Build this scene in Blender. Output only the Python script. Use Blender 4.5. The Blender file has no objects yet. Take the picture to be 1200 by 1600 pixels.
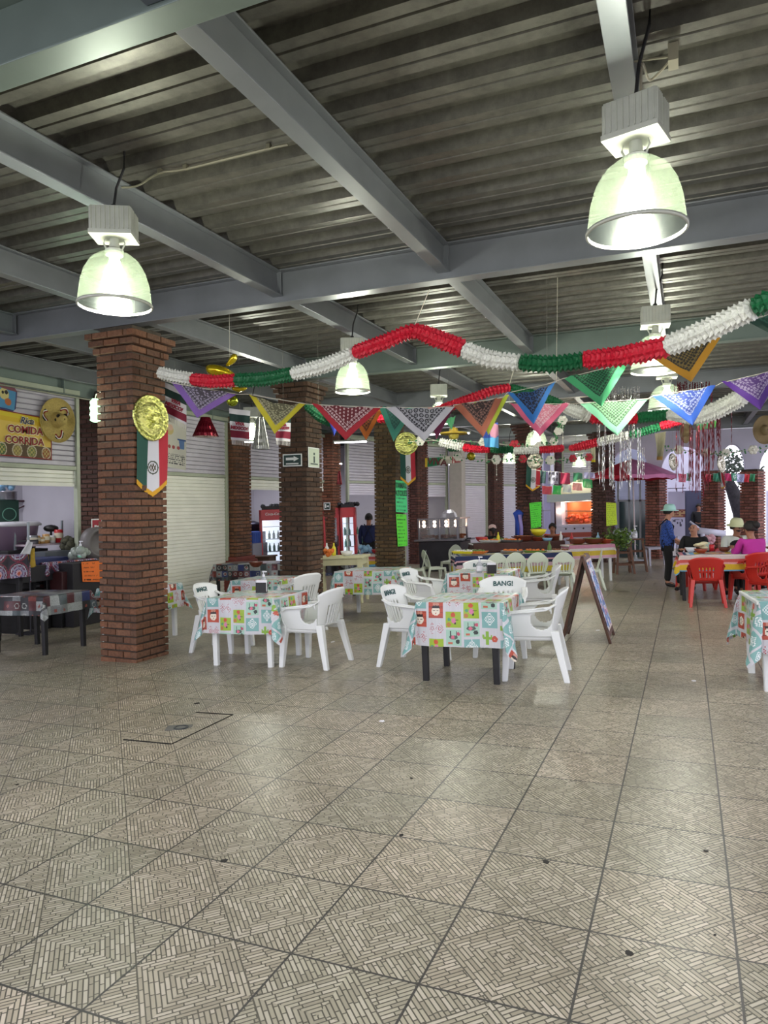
import bpy, math, random
import numpy as np
from mathutils import Vector, Matrix, Euler
random.seed(4)
S = bpy.context.scene
COL = S.collection
PI = math.pi

# ---------------------------------------------------------------- camera, sky, exposure
F_PX, YAW, PITCH, ROLL, CAM_H = 1092.6, .4073, -.0115, -.0094, 1.52
TX, TY = .0373, -.0077            # the patio floor falls gently to the left and away
fwd = Vector((-math.sin(YAW)*math.cos(PITCH), math.cos(YAW)*math.cos(PITCH), math.sin(PITCH)))
r0 = Vector((math.cos(YAW), math.sin(YAW), 0)); u0 = r0.cross(fwd)
rgt = r0*math.cos(ROLL) + u0*math.sin(ROLL); upv = -r0*math.sin(ROLL) + u0*math.cos(ROLL)
cam_d = bpy.data.cameras.new('camera'); cam = bpy.data.objects.new('camera', cam_d); COL.objects.link(cam)
cam.matrix_world = Matrix(((rgt.x, upv.x, -fwd.x, 0), (rgt.y, upv.y, -fwd.y, 0), (rgt.z, upv.z, -fwd.z, CAM_H), (0, 0, 0, 1)))
cam_d.sensor_fit = 'HORIZONTAL'; cam_d.sensor_width = 36; cam_d.lens = 36*F_PX/1200
cam_d.clip_start = .05; cam_d.clip_end = 300
S.camera = cam
S.view_settings.view_transform = 'Standard'; S.view_settings.look = 'None'
S.view_settings.exposure = 0.45; S.view_settings.gamma = 1; S.view_settings.use_curve_mapping = False
S.cycles.use_denoising = True
S.cycles.max_bounces = 8; S.cycles.transparent_max_bounces = 24
S.cycles.sample_clamp_indirect = 6
wd = bpy.data.worlds.new('sky'); S.world = wd; wd.use_nodes = True
wn = wd.node_tree.nodes; wl = wd.node_tree.links
bg = wn['Background']
WORLD_STR = 1.9
tc = wn.new('ShaderNodeTexCoord'); nz = wn.new('ShaderNodeTexNoise'); nz.inputs['Scale'].default_value = 3.0
rmp = wn.new('ShaderNodeValToRGB')
rmp.color_ramp.elements[0].position = .35; rmp.color_ramp.elements[0].color = (.66, .66, .82, 1)
rmp.color_ramp.elements[1].position = .65; rmp.color_ramp.elements[1].color = (.93, .92, 1.0, 1)
wl.new(tc.outputs['Generated'], nz.inputs['Vector']); wl.new(nz.outputs['Fac'], rmp.inputs['Fac'])
wl.new(rmp.outputs['Color'], bg.inputs['Color']); bg.inputs['Strength'].default_value = WORLD_STR

LAMP_W = 62.0                      # power of a near high-bay lamp
LAMP_COL = (1.0, .98, .86)

# ---------------------------------------------------------------- where a photo pixel lies in the place
CAMP = Vector((0, 0, CAM_H))
def ray(x, y): return fwd*F_PX + rgt*(x-600) - upv*(y-800)
def dep(x, y, D): return CAMP + ray(x, y)*(D/F_PX)
def onX(x, y, X): d = ray(x, y); return CAMP + d*(X/d.x)
def onY(x, y, Y): d = ray(x, y); return CAMP + d*(Y/d.y)
def onZ(x, y, Z): d = ray(x, y); return CAMP + d*((Z-CAM_H)/d.z)
def floor_at(x, y, h=0):
    d = ray(x, y); n = Vector((-TX, -TY, 1)); return CAMP + d*((h - n.dot(CAMP))/n.dot(d))
def gz(X, Y): return TX*X + TY*Y
def depth_of(p): return (p - CAMP).dot(fwd)
FT = Matrix.Rotation(0, 4, 'X')
_n = Vector((-TX, -TY, 1)).normalized()
TILT = Vector((0, 0, 1)).rotation_difference(_n).to_matrix().to_4x4()
def on_floor(o, X, Y, rz=0, dz=0, scale=1):
    o.matrix_world = Matrix.Translation((X, Y, gz(X, Y)+dz)) @ TILT @ Matrix.Rotation(rz, 4, 'Z') @ Matrix.Scale(scale, 4)

# ---------------------------------------------------------------- naming helpers
def tag(o, label=None, cat=None, group=None, kind=None):
    if label: o['label'] = label
    if cat: o['category'] = cat
    if group: o['group'] = group
    if kind: o['kind'] = kind
    return o
def thing(name, label, cat, group=None, loc=(0, 0, 0), rz=0):
    o = bpy.data.objects.new(name, None); COL.objects.link(o)
    o.location = loc; o.rotation_euler = (0, 0, rz); o.empty_display_size = .1
    return tag(o, label, cat, group)
def dup(root, label=None, group=None):
    r = root.copy(); COL.objects.link(r)
    for ch in list(root.children):
        c = ch.copy(); COL.objects.link(c); c.parent = r
        for g in list(ch.children):
            d = g.copy(); COL.objects.link(d); d.parent = c
    if label: r['label'] = label
    if group: r['group'] = group
    return r

# ---------------------------------------------------------------- colours and materials
def lin(v): return v/12.92 if v <= .04045 else ((v+.055)/1.055)**2.4
def C(h):
    if isinstance(h, str): return tuple(lin(int(h[i:i+2], 16)/255) for i in (0, 2, 4))
    return tuple(h)
MATS = {}
def mat(name, col='808080', rough=.6, metal=0, emit=0, noise=0, nscale=8, bump=0, spec=.5, alpha=1, trans=0, vcol=False, sheen=0):
    if name in MATS: return MATS[name]
    m = bpy.data.materials.new(name); m.use_nodes = True; MATS[name] = m
    nt = m.node_tree; b = nt.nodes['Principled BSDF']; c = C(col)
    b.inputs['Base Color'].default_value = (*c, 1); b.inputs['Roughness'].default_value = rough
    b.inputs['Metallic'].default_value = metal; b.inputs['Specular IOR Level'].default_value = spec
    b.inputs['Alpha'].default_value = alpha; b.inputs['Transmission Weight'].default_value = trans
    src = None
    if vcol:
        a = nt.nodes.new('ShaderNodeAttribute'); a.attribute_name = 'Col'; src = a.outputs['Color']
        nt.links.new(src, b.inputs['Base Color'])
    if emit:
        b.inputs['Emission Strength'].default_value = emit
        b.inputs['Emission Color'].default_value = (*c, 1)
        if vcol: nt.links.new(src, b.inputs['Emission Color'])
    if noise or bump:
        t = nt.nodes.new('ShaderNodeTexCoord'); n = nt.nodes.new('ShaderNodeTexNoise')
        n.inputs['Scale'].default_value = nscale; n.inputs['Detail'].default_value = 6
        nt.links.new(t.outputs['Object'], n.inputs['Vector'])
        if noise:
            mx = nt.nodes.new('ShaderNodeMix'); mx.data_type = 'RGBA'; mx.blend_type = 'MULTIPLY'
            mx.inputs[0].default_value = 1
            r = nt.nodes.new('ShaderNodeMapRange'); r.inputs[1].default_value = .3; r.inputs[2].default_value = .7
            r.inputs[3].default_value = 1-noise; r.inputs[4].default_value = 1+noise*.4
            nt.links.new(n.outputs['Fac'], r.inputs[0]); nt.links.new(r.outputs[0], mx.inputs[7])
            if src: nt.links.new(src, mx.inputs[6])
            else: mx.inputs[6].default_value = (*c, 1)
            nt.links.new(mx.outputs[2], b.inputs['Base Color'])
        if bump:
            bp = nt.nodes.new('ShaderNodeBump'); bp.inputs['Strength'].default_value = bump; bp.inputs['Distance'].default_value = .02
            nt.links.new(n.outputs['Fac'], bp.inputs['Height']); nt.links.new(bp.outputs[0], b.inputs['Normal'])
    return m

# ---------------------------------------------------------------- mesh builder
class MB:
    def __init__(s): s.v = []; s.f = []; s.c = []; s.mi = []; s.cur = None; s.m = 0
    def add(s, vs, fs):
        n = len(s.v); s.v += [tuple(p) for p in vs]; s.f += [tuple(i+n for i in f) for f in fs]
        s.c += [s.cur]*len(fs); s.mi += [s.m]*len(fs); return s
    def box(s, c, d, rz=0, M=None, taper=1):
        x, y, z = d[0]/2, d[1]/2, d[2]/2
        vs = [Vector((sx*x*(taper if sz < 0 else 1), sy*y*(taper if sz < 0 else 1), sz*z)) for sz in (-1, 1) for sx, sy in ((-1, -1), (1, -1), (1, 1), (-1, 1))]
        R = Matrix.Rotation(rz, 3, 'Z') if M is None else M
        vs = [R @ p + Vector(c) for p in vs]
        return s.add(vs, [(3, 2, 1, 0), (4, 5, 6, 7), (0, 1, 5, 4), (1, 2, 6, 5), (2, 3, 7, 6), (3, 0, 4, 7)])
    def b2(s, lo, hi): return s.box([(a+b)/2 for a, b in zip(lo, hi)], [abs(b-a) for a, b in zip(lo, hi)])
    def rings(s, rs, cap=True, close=True):
        n = len(rs[0]); vs = [p for r in rs for p in r]; fs = []
        for i in range(len(rs)-1):
            for j in range(n if close else n-1):
                k = (j+1) % n; fs.append((i*n+j, i*n+k, (i+1)*n+k, (i+1)*n+j))
        if cap: fs += [tuple(range(n))[::-1], tuple(range((len(rs)-1)*n, len(rs)*n))]
        return s.add(vs, fs)
    def tube(s, pts, r, n=8, cap=True, squash=1):
        pts = [Vector(p) for p in pts]; rs = []; up = Vector((0, 0, 1))
        for i, p in enumerate(pts):
            t = (pts[min(i+1, len(pts)-1)] - pts[max(i-1, 0)]).normalized()
            a = t.cross(up)
            if a.length < .05: a = t.cross(Vector((1, 0, 0)))
            a.normalize(); b = a.cross(t).normalized()
            rr = r[i] if isinstance(r, (list, tuple)) else r
            rs.append([p + a*(math.cos(2*PI*k/n)*rr) + b*(math.sin(2*PI*k/n)*rr*squash) for k in range(n)])
        return s.rings(rs, cap)
    def lathe(s, prof, c=(0, 0, 0), n=20, cap=True, M=None, sx=1, sy=1):
        c = Vector(c); rs = []
        for r, z in prof:
            ring = [Vector((math.cos(2*PI*k/n)*r*sx, math.sin(2*PI*k/n)*r*sy, z)) for k in range(n)]
            if M is not None: ring = [M @ p for p in ring]
            rs.append([p+c for p in ring])
        return s.rings(rs, cap)
    def ball(s, c, r, n=10, sq=(1, 1, 1)):
        m = max(4, n//2); prof = [(max(1e-4, math.sin(PI*i/m))*r, -math.cos(PI*i/m)*r*sq[2]) for i in range(m+1)]
        return s.lathe(prof, c, n, True, None, sq[0], sq[1])
    def grid(s, fn, nu, nv, skip=None, col=None):
        n = len(s.v); k0 = len(s.f)
        for j in range(nv+1):
            for i in range(nu+1): s.v.append(tuple(fn(i/nu, j/nv)))
        for j in range(nv):
            for i in range(nu):
                u, v = (i+.5)/nu, (j+.5)/nv
                if skip and skip(u, v): continue
                a = n+j*(nu+1)+i; s.f.append((a, a+1, a+nu+2, a+nu+1))
                s.c.append(col(u, v) if col else s.cur); s.mi.append(s.m)
        return s
    def prism(s, poly, z0, z1, M=None):       # polygon in xy extruded in z
        n = len(poly); vs = [Vector((x, y, z0)) for x, y in poly]+[Vector((x, y, z1)) for x, y in poly]
        if M is not None: vs = [M @ p for p in vs]
        fs = [tuple(range(n))[::-1], tuple(range(n, 2*n))]+[(i, (i+1) % n, n+(i+1) % n, n+i) for i in range(n)]
        return s.add(vs, fs)
    def mesh(s, name, mats, smooth=False):
        me = bpy.data.meshes.new(name); me.from_pydata(s.v, [], s.f)
        for m in (mats if isinstance(mats, (list, tuple)) else [mats]): me.materials.append(m)
        if any(s.mi): me.polygons.foreach_set('material_index', s.mi)
        if any(c is not None for c in s.c):
            at = me.color_attributes.new('Col', 'FLOAT_COLOR', 'CORNER'); buf = []
            for f, c in zip(s.f, s.c): buf += [*(c or (.5, .5, .5)), 1.0]*len(f)
            at.data.foreach_set('color', buf)
        if smooth: me.polygons.foreach_set('use_smooth', [True]*len(me.polygons))
        me.update(); return me
    def obj(s, name, mats, parent=None, smooth=False, bev=0, solid=0, sub=0, loc=None):
        o = bpy.data.objects.new(name, s.mesh(name, mats, smooth)); COL.objects.link(o)
        if parent: o.parent = parent
        if loc: o.location = loc
        if solid: md = o.modifiers.new('s', 'SOLIDIFY'); md.thickness = solid; md.offset = 0
        if bev: md = o.modifiers.new('b', 'BEVEL'); md.width = bev; md.segments = 2; md.limit_method = 'ANGLE'
        if sub: md = o.modifiers.new('u', 'SUBSURF'); md.levels = sub; md.render_levels = sub
        return o
def recenter(o):
    vs = np.empty(len(o.data.vertices)*3, dtype=np.float64); o.data.vertices.foreach_get('co', vs); vs = vs.reshape(-1, 3)
    c = (vs.min(0)+vs.max(0))/2; vs -= c; o.data.vertices.foreach_set('co', vs.ravel()); o.data.update()
    o.location = Vector(c); return o
def paint_grid(name, P, colors, material, parent=None, smooth=True):
    """P: (nv+1,nu+1,3) points, colors (nv,nu,3) linear face colours, NaN colour = hole"""
    nv, nu = colors.shape[:2]; P = np.asarray(P, float)
    idx = np.arange((nv+1)*(nu+1)).reshape(nv+1, nu+1)
    q = np.stack([idx[:-1, :-1], idx[:-1, 1:], idx[1:, 1:], idx[1:, :-1]], -1).reshape(-1, 4)
    cc = colors.reshape(-1, 3); ok = ~np.isnan(cc[:, 0]); q = q[ok]; cc = cc[ok]
    me = bpy.data.meshes.new(name); me.vertices.add(P.reshape(-1, 3).shape[0]); me.vertices.foreach_set('co', P.ravel())
    me.loops.add(len(q)*4); me.loops.foreach_set('vertex_index', q.ravel().astype(np.int32))
    me.polygons.add(len(q)); me.polygons.foreach_set('loop_start', np.arange(0, len(q)*4, 4, dtype=np.int32))
    me.update(calc_edges=True)
    at = me.color_attributes.new('Col', 'FLOAT_COLOR', 'CORNER')
    buf = np.ones((len(q), 4, 4)); buf[:, :, :3] = cc[:, None, :]; at.data.foreach_set('color', buf.ravel())
    if smooth: me.polygons.foreach_set('use_smooth', [True]*len(q))
    me.materials.append(material); me.validate(); me.update()
    o = bpy.data.objects.new(name, me); COL.objects.link(o)
    if parent: o.parent = parent
    return o
def text(name, s, size, material, parent=None, M=None, bold=0, ext=.0006, align='CENTER', shear=0, sx=1):
    cu = bpy.data.curves.new(name, 'FONT'); cu.body = s; cu.size = size; cu.extrude = ext; cu.offset = bold
    cu.align_x = align; cu.align_y = 'CENTER'; cu.shear = shear; cu.resolution_u = 2
    t = bpy.data.objects.new('tmp', cu); COL.objects.link(t)
    dg = bpy.context.evaluated_depsgraph_get(); me = bpy.data.meshes.new_from_object(t.evaluated_get(dg))
    bpy.data.objects.remove(t); bpy.data.curves.remove(cu)
    me.materials.clear(); me.materials.append(material)
    if M is not None or sx != 1: me.transform((M if M is not None else Matrix()) @ Matrix.Diagonal((sx, 1, 1, 1)))
    me.name = name
    o = bpy.data.objects.new(name, me); COL.objects.link(o)
    if parent: o.parent = parent
    return o
def frame(o, x, z):        # matrix with origin o, x axis, 'up' z (text reads along x, up z)
    x = Vector(x).normalized(); z = Vector(z); n = x.cross(z).normalized(); z = n.cross(x)
    return Matrix(((x.x, z.x, n.x, o[0]), (x.y, z.y, n.y, o[1]), (x.z, z.z, n.z, o[2]), (0, 0, 0, 1)))
# ================================================================ THE SETTING
def nodes(m): return m.node_tree.nodes, m.node_tree.links, m.node_tree.nodes['Principled BSDF']
def math_node(nt, op, a, b=None, c=None):
    n = nt.nodes.new('ShaderNodeMath'); n.operation = op
    for i, v in enumerate((a, b, c)):
        if v is None: continue
        if isinstance(v, (int, float)): n.inputs[i].default_value = v
        else: nt.links.new(v, n.inputs[i])
    return n.outputs[0]
T = .48; TX0, TY0 = -1.6794*T, 4.4068*T
def floor_material():
    m = mat('patio_tile', '8d8776', .5); nt = m.node_tree; N, L, B = nodes(m)
    g = N.new('ShaderNodeNewGeometry'); sp = N.new('ShaderNodeSeparateXYZ'); L.new(g.outputs['Position'], sp.inputs[0])
    M = lambda op, a, b=None, c=None: math_node(nt, op, a, b, c)
    u = M('DIVIDE', M('SUBTRACT', sp.outputs[0], TX0), T); v = M('DIVIDE', M('SUBTRACT', sp.outputs[1], TY0), T)
    iu, iv = M('FLOOR', u), M('FLOOR', v)
    cx = M('SUBTRACT', M('SUBTRACT', u, iu), .5); cy = M('SUBTRACT', M('SUBTRACT', v, iv), .5)
    ax, ay = M('ABSOLUTE', cx), M('ABSOLUTE', cy)
    s = M('ADD', ax, ay)                                  # <.5 inside the diamond
    a = M('ADD', cx, cy); b = M('SUBTRACT', cx, cy)       # axes along the diamond sides
    aa, ab = M('ABSOLUTE', a), M('ABSOLUTE', b)
    big = M('GREATER_THAN', aa, ab); ins = M('LESS_THAN', s, .5)
    # choose stripe coordinate: inside -> the larger one, outside -> the smaller one
    sel = M('ABSOLUTE', M('SUBTRACT', big, M('SUBTRACT', 1, ins)))
    def mixv(f, p, q): return M('ADD', M('MULTIPLY', p, f), M('MULTIPLY', q, M('SUBTRACT', 1, f)))
    st = mixv(sel, a, b); al = mixv(sel, b, a)
    W = .050; k = M('DIVIDE', st, W); ki = M('FLOOR', k); kf = M('SUBTRACT', k, ki)
    wn1 = N.new('ShaderNodeTexWhiteNoise'); wn1.noise_dimensions = '3D'
    cb = N.new('ShaderNodeCombineXYZ'); L.new(ki, cb.inputs[0]); L.new(M('ADD', M('MULTIPLY', iu, 13.7), M('MULTIPLY', sel, 5.1)), cb.inputs[1]); L.new(M('ADD', M('MULTIPLY', iv, 7.3), M('MULTIPLY', ins, 2.2)), cb.inputs[2]); L.new(cb.outputs[0], wn1.inputs[0])
    ba = M('ADD', M('DIVIDE', al, .20), wn1.outputs[0]); bi = M('FLOOR', ba); bf = M('SUBTRACT', ba, bi)
    wn2 = N.new('ShaderNodeTexWhiteNoise'); cb2 = N.new('ShaderNodeCombineXYZ')
    L.new(M('ADD', ki, M('MULTIPLY', iu, 31)), cb2.inputs[0]); L.new(M('ADD', bi, M('MULTIPLY', iv, 17)), cb2.inputs[1]); L.new(M('ADD', sel, M('MULTIPLY', ins, 3)), cb2.inputs[2]); L.new(cb2.outputs[0], wn2.inputs[0])
    # groove masks (1 = brick face)
    e1 = M('MINIMUM', kf, M('SUBTRACT', 1, kf)); e2 = M('MULTIPLY', M('MINIMUM', bf, M('SUBTRACT', 1, bf)), 4.0)
    face = N.new('ShaderNodeMapRange'); face.inputs[1].default_value = .10; face.inputs[2].default_value = .17; L.new(M('MINIMUM', e1, e2), face.inputs[0])
    line = M('MINIMUM', M('SUBTRACT', .5, M('MAXIMUM', ax, ay)), 10)          # distance to tile edge
    grout = N.new('ShaderNodeMapRange'); grout.inputs[1].default_value = .007; grout.inputs[2].default_value = .011; L.new(line, grout.inputs[0])
    dl = M('ABSOLUTE', M('SUBTRACT', s, .5)); dia = N.new('ShaderNodeMapRange'); dia.inputs[1].default_value = .005; dia.inputs[2].default_value = .011; L.new(dl, dia.inputs[0])
    r = N.new('ShaderNodeValToRGB'); el = r.color_ramp.elements
    el[0].color = (*C('989280'), 1); el[1].color = (*C('c0b9a8'), 1); e = r.color_ramp.elements.new(.5); e.color = (*C('aca692'), 1)
    L.new(wn2.outputs[0], r.inputs[0])
    wn3 = N.new('ShaderNodeTexWhiteNoise'); cb3 = N.new('ShaderNodeCombineXYZ'); L.new(iu, cb3.inputs[0]); L.new(iv, cb3.inputs[1]); L.new(cb3.outputs[0], wn3.inputs[0])
    tone = N.new('ShaderNodeMix'); tone.data_type = 'RGBA'; tone.blend_type = 'MULTIPLY'
    tr = N.new('ShaderNodeValToRGB'); tr.color_ramp.elements[0].color = (.86, .87, .82, 1); tr.color_ramp.elements[1].color = (1.06, 1.0, .96, 1)
    L.new(wn3.outputs[0], tr.inputs[0]); L.new(r.outputs[0], tone.inputs[6]); L.new(tr.outputs[0], tone.inputs[7]); tone.inputs[0].default_value = 1
    # soft dirt
    nz = N.new('ShaderNodeTexNoise'); nz.inputs['Scale'].default_value = 1.3; nz.inputs['Detail'].default_value = 8; L.new(g.outputs['Position'], nz.inputs[0])
    dr = N.new('ShaderNodeMapRange'); dr.inputs[1].default_value = .3; dr.inputs[2].default_value = .7; dr.inputs[3].default_value = .78; dr.inputs[4].default_value = 1.08; L.new(nz.outputs['Fac'], dr.inputs[0])
    d2 = N.new('ShaderNodeMix'); d2.data_type = 'RGBA'; d2.blend_type = 'MULTIPLY'; d2.inputs[0].default_value = 1; L.new(tone.outputs[2], d2.inputs[6]); L.new(dr.outputs[0], d2.inputs[7])
    fm = N.new('ShaderNodeMix'); fm.data_type = 'RGBA'; fm.inputs[6].default_value = (*C('4e4b3f'), 1)
    L.new(M('MINIMUM', face.outputs[0], dia.outputs[0]), fm.inputs[0]); L.new(d2.outputs[2], fm.inputs[7])
    fm2 = N.new('ShaderNodeMix'); fm2.data_type = 'RGBA'; fm2.inputs[6].default_value = (*C('3a3935'), 1)
    L.new(grout.outputs[0], fm2.inputs[0]); L.new(fm.outputs[2], fm2.inputs[7]); L.new(fm2.outputs[2], B.inputs['Base Color'])
    bp = N.new('ShaderNodeBump'); bp.inputs['Strength'].default_value = .5; bp.inputs['Distance'].default_value = .004
    L.new(M('MINIMUM', M('MINIMUM', face.outputs[0], dia.outputs[0]), grout.outputs[0]), bp.inputs['Height']); L.new(bp.outputs[0], B.inputs['Normal'])
    rr = N.new('ShaderNodeMapRange'); rr.inputs[3].default_value = .22; rr.inputs[4].default_value = .48; L.new(nz.outputs['Fac'], rr.inputs[0]); L.new(rr.outputs[0], B.inputs['Roughness']); B.inputs['Specular IOR Level'].default_value = .65
    return m
b = MB(); b.grid(lambda u, v: (-16+40*u, -6+46*v, gz(-16+40*u, -6+46*v)), 8, 8)
tag(b.obj('floor', floor_material()), kind='structure')

# ---- steel deck
def deck_material():
    m = mat('galvanised_deck', '6f6e68', .42, .55); nt = m.node_tree; N, L, B = nodes(m)
    g = N.new('ShaderNodeNewGeometry'); nz = N.new('ShaderNodeTexNoise'); nz.inputs['Scale'].default_value = 9; nz.inputs['Detail'].default_value = 8; nz.inputs['Roughness'].default_value = .7
    L.new(g.outputs['Position'], nz.inputs[0])
    r = N.new('ShaderNodeValToRGB'); r.color_ramp.elements[0].position = .3; r.color_ramp.elements[0].color = (*C('57564f'), 1); r.color_ramp.elements[1].position = .7; r.color_ramp.elements[1].color = (*C('76746b'), 1)
    L.new(nz.outputs['Fac'], r.inputs[0]); L.new(r.outputs[0], B.inputs['Base Color'])
    # embossed dimples along the sloping webs
    sp = N.new('ShaderNodeSeparateXYZ'); L.new(g.outputs['Position'], sp.inputs[0]); nn = N.new('ShaderNodeSeparateXYZ'); L.new(g.outputs['True Normal'], nn.inputs[0])
    M = lambda op, a, b=None, c=None: math_node(nt, op, a, b, c)
    web = M('GREATER_THAN', M('ABSOLUTE', nn.outputs[1]), .35)
    fx = M('FRACT', M('DIVIDE', sp.outputs[0], .075)); dim = M('MULTIPLY', M('GREATER_THAN', fx, .55), M('MULTIPLY', web, M('LESS_THAN', M('ABSOLUTE', M('SUBTRACT', sp.outputs[2], 3.969)), .024)))
    h = M('ADD', M('MULTIPLY', dim, 1.0), M('MULTIPLY', nz.outputs['Fac'], .10))
    bp = N.new('ShaderNodeBump'); bp.inputs['Strength'].default_value = .9; bp.inputs['Distance'].default_value = .02; L.new(h, bp.inputs['Height']); L.new(bp.outputs[0], B.inputs['Normal'])
    return m
DZ = 3.93; XR = 4.3           # the roof ends just right of the frame and daylight comes in there
b = MB(); prof = []; y = 1.0
while y < 22.6:
    prof += [(y, DZ), (y+.076, DZ), (y+.080, DZ+.012), (y+.094, DZ+.012), (y+.098, DZ), (y+.174, DZ), (y+.188, DZ+.078), (y+.346, DZ+.078), (y+.36, DZ)]; y += .36
prof2 = [p for i, p in enumerate(prof) if i == 0 or p != prof[i-1]]
for i in range(len(prof2)-1):
    (y0, z0), (y1, z1) = prof2[i], prof2[i+1]
    if abs(y1-y0) < 1e-6: continue
    b.add([(-13, y0, z0), (XR, y0, z0), (XR, y1, z1), (-13, y1, z1)], [(3, 2, 1, 0)])
b.b2((-13, 1, DZ+.082), (XR, 22.6, DZ+.17))
tag(b.obj('ceiling', deck_material()), kind='structure')
b = MB(); b.b2((-13, 22.62, 3.62), (-2.4, 33, 3.75)); tag(b.obj('ceiling', mat('far_soffit', '77757a', .8)), kind='structure')

def roof_z(y):             # underside of the corrugated deck at this y
    f = (y-1.0) % .36; return DZ-.002 if f < .195 or f > .34 else DZ+.076
STEEL = mat('grey_painted_steel', '7e8286', .38, .35, noise=.12, nscale=3)
STEELG = mat('green_grey_painted_steel', '74827a', .4, .3, noise=.12, nscale=3)
def ibeam(mb, along, a0, a1, c, z0, z1, fl, web=.02):
    th = .014
    for (zz0, zz1, w) in ((z0, z0+th, fl), (z1-th, z1, fl), (z0+th, z1-th, web)):
        if along == 'X': mb.b2((a0, c-w/2, zz0), (a1, c+w/2, zz1))
        else: mb.b2((c-w/2, a0, zz0), (c+w/2, a1, zz1))
tn = 1
BEAM_Y = [2.40, 6.25, 10.17, 14.22, 18.27, 22.32]
for y in BEAM_Y:
    b = MB(); ibeam(b, 'X', -13, XR, y, 3.59, 3.93, .15, .016)
    tag(b.obj(f'trim_{tn}', STEELG if y in (2.40, 10.17) else STEEL, bev=.003), kind='structure'); tn += 1
PUR_X = [-9.6, -7.7, -5.8, -3.86, -2.06, -.285, 1.55, 3.4]
for k, x in enumerate(PUR_X):
    b = MB()
    ys = [1.0]+BEAM_Y
    for i in range(len(ys)-1):
        ibeam(b, 'Y', ys[i]+.012, ys[i+1]-.012, x, 3.67, 3.925, .12, .014)
        for yy in (ys[i+1]-.045,): b.b2((x-.055, yy, 3.68), (x+.055, yy+.012, 3.92))
    tag(b.obj(f'trim_{tn}', STEEL, bev=.003), kind='structure'); tn += 1

# ---- brick columns
BR = mat('brick', '6b4a35', .8, vcol=True, noise=.35, nscale=30, bump=.35)
MORT = mat('mortar', '4a4238', .9, noise=.3, nscale=20, bump=.3)
def brick_mesh(name, w, H, cap=True, base='6b432c', var=.32, seed=1, course=.083):
    rnd = random.Random(seed); b = MB(); cb = np.array(C(base))
    b.m = 1; b.b2((-w/2+.028, -w/2+.028, 0), (w/2-.028, w/2-.028, H-.002)); b.m = 0
    n = int(H/course); bl = w/2.35 if w > .5 else w/2.0
    for k in range(n):
        z = k*course; off = 0
        ex = .0
        if cap and k >= n-3: ex = .03*(k-(n-4))
        hw = w/2+ex
        for s in range(4):
            a = s*PI/2; edges = [-hw]
            # alternate courses: half brick first
            L = 2*hw; x = -hw + (bl*.5 if (k+s) % 2 else bl)
            while x < hw-.06: edges.append(x); x += bl
            edges.append(hw)
            for i in range(len(edges)-1):
                j = rnd.uniform(-.004, .005); x0, x1 = edges[i]+.007, edges[i+1]-.007
                if i == 0: x0 = -hw
                if i == len(edges)-2: x1 = hw-.09
                if x1-x0 < .02: continue
                t = rnd.uniform(1-var, 1+var); hue = rnd.uniform(-.08, .08)
                b.cur = tuple(np.clip(cb*t*np.array((1+hue, 1, 1-hue)), 0, 1))
                cx, cy, cz = (x0+x1)/2, -(hw-.045+j), z+course/2
                R = Matrix.Rotation(a, 3, 'Z'); c = R @ Vector((cx, cy, cz))
                b.box(c, (x1-x0, .09, course-.018+rnd.uniform(-.002, .002)), a)
        b.cur = None
    return b.mesh(name, [BR, MORT])
CT = 3.588
def column(name, x, y, w, label, base='6b432c', seed=1, cap=True, top=CT, group=None, rz=0):
    z0 = gz(x, y)-.03; o = bpy.data.objects.new(name, brick_mesh(name, w, top-z0, cap, base, seed=seed)); COL.objects.link(o)
    o.location = (x, y, z0); o.rotation_euler = (0, 0, rz); tag(o, label, 'column', group)
    md = o.modifiers.new('b', 'BEVEL'); md.width = .004; md.segments = 1
    return o
WC = .54
G = 'brick columns holding up the roof'
def corner_col(cx, cy, w, rz, *args, **k):     # by its front right corner
    c = Matrix.Rotation(rz, 2) @ Vector((-w/2, w/2)); column('brick_column', cx+c.x, cy+c.y, w, *args, rz=rz, **k)
corner_col(-5.73, 6.15, WC, 0, 'nearest brick column, wearing a gold medallion and a tricolour pennant', '6a4833', 1)
corner_col(-5.80, 10.2, WC, 0, 'brick column with a green arrow sign on its front', '553f2e', 2)
corner_col(-5.87, 14.28, .52, 0, 'brick column with two green handwritten posters taped to it, one above the other', '57442a', 3)
corner_col(-3.72, 18.3, .50, -.45, 'brick column with a green handwritten poster and a blue jacket hanging from it', '604038', 5)
corner_col(-2.12, 21.2, .50, -.45, 'brick column with a yellow handwritten poster', '553a34', 7)
RZF = -.47
corner_col(-.72, 22.4, .46, RZF, 'brick column right behind the standing woman in blue', '8f5c50', 8, cap=False, top=2.41)
corner_col(.86, 22.4, .50, RZF, 'brick column beside the white hand rail, left of the dark tree trunk', '8f5c50', 9, cap=False, top=2.41)
corner_col(1.87, 22.2, .50, RZF, 'brick column at the right edge, right of the dark leaning tree trunk', '8f5c50', 10, cap=False, top=2.41)
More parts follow.
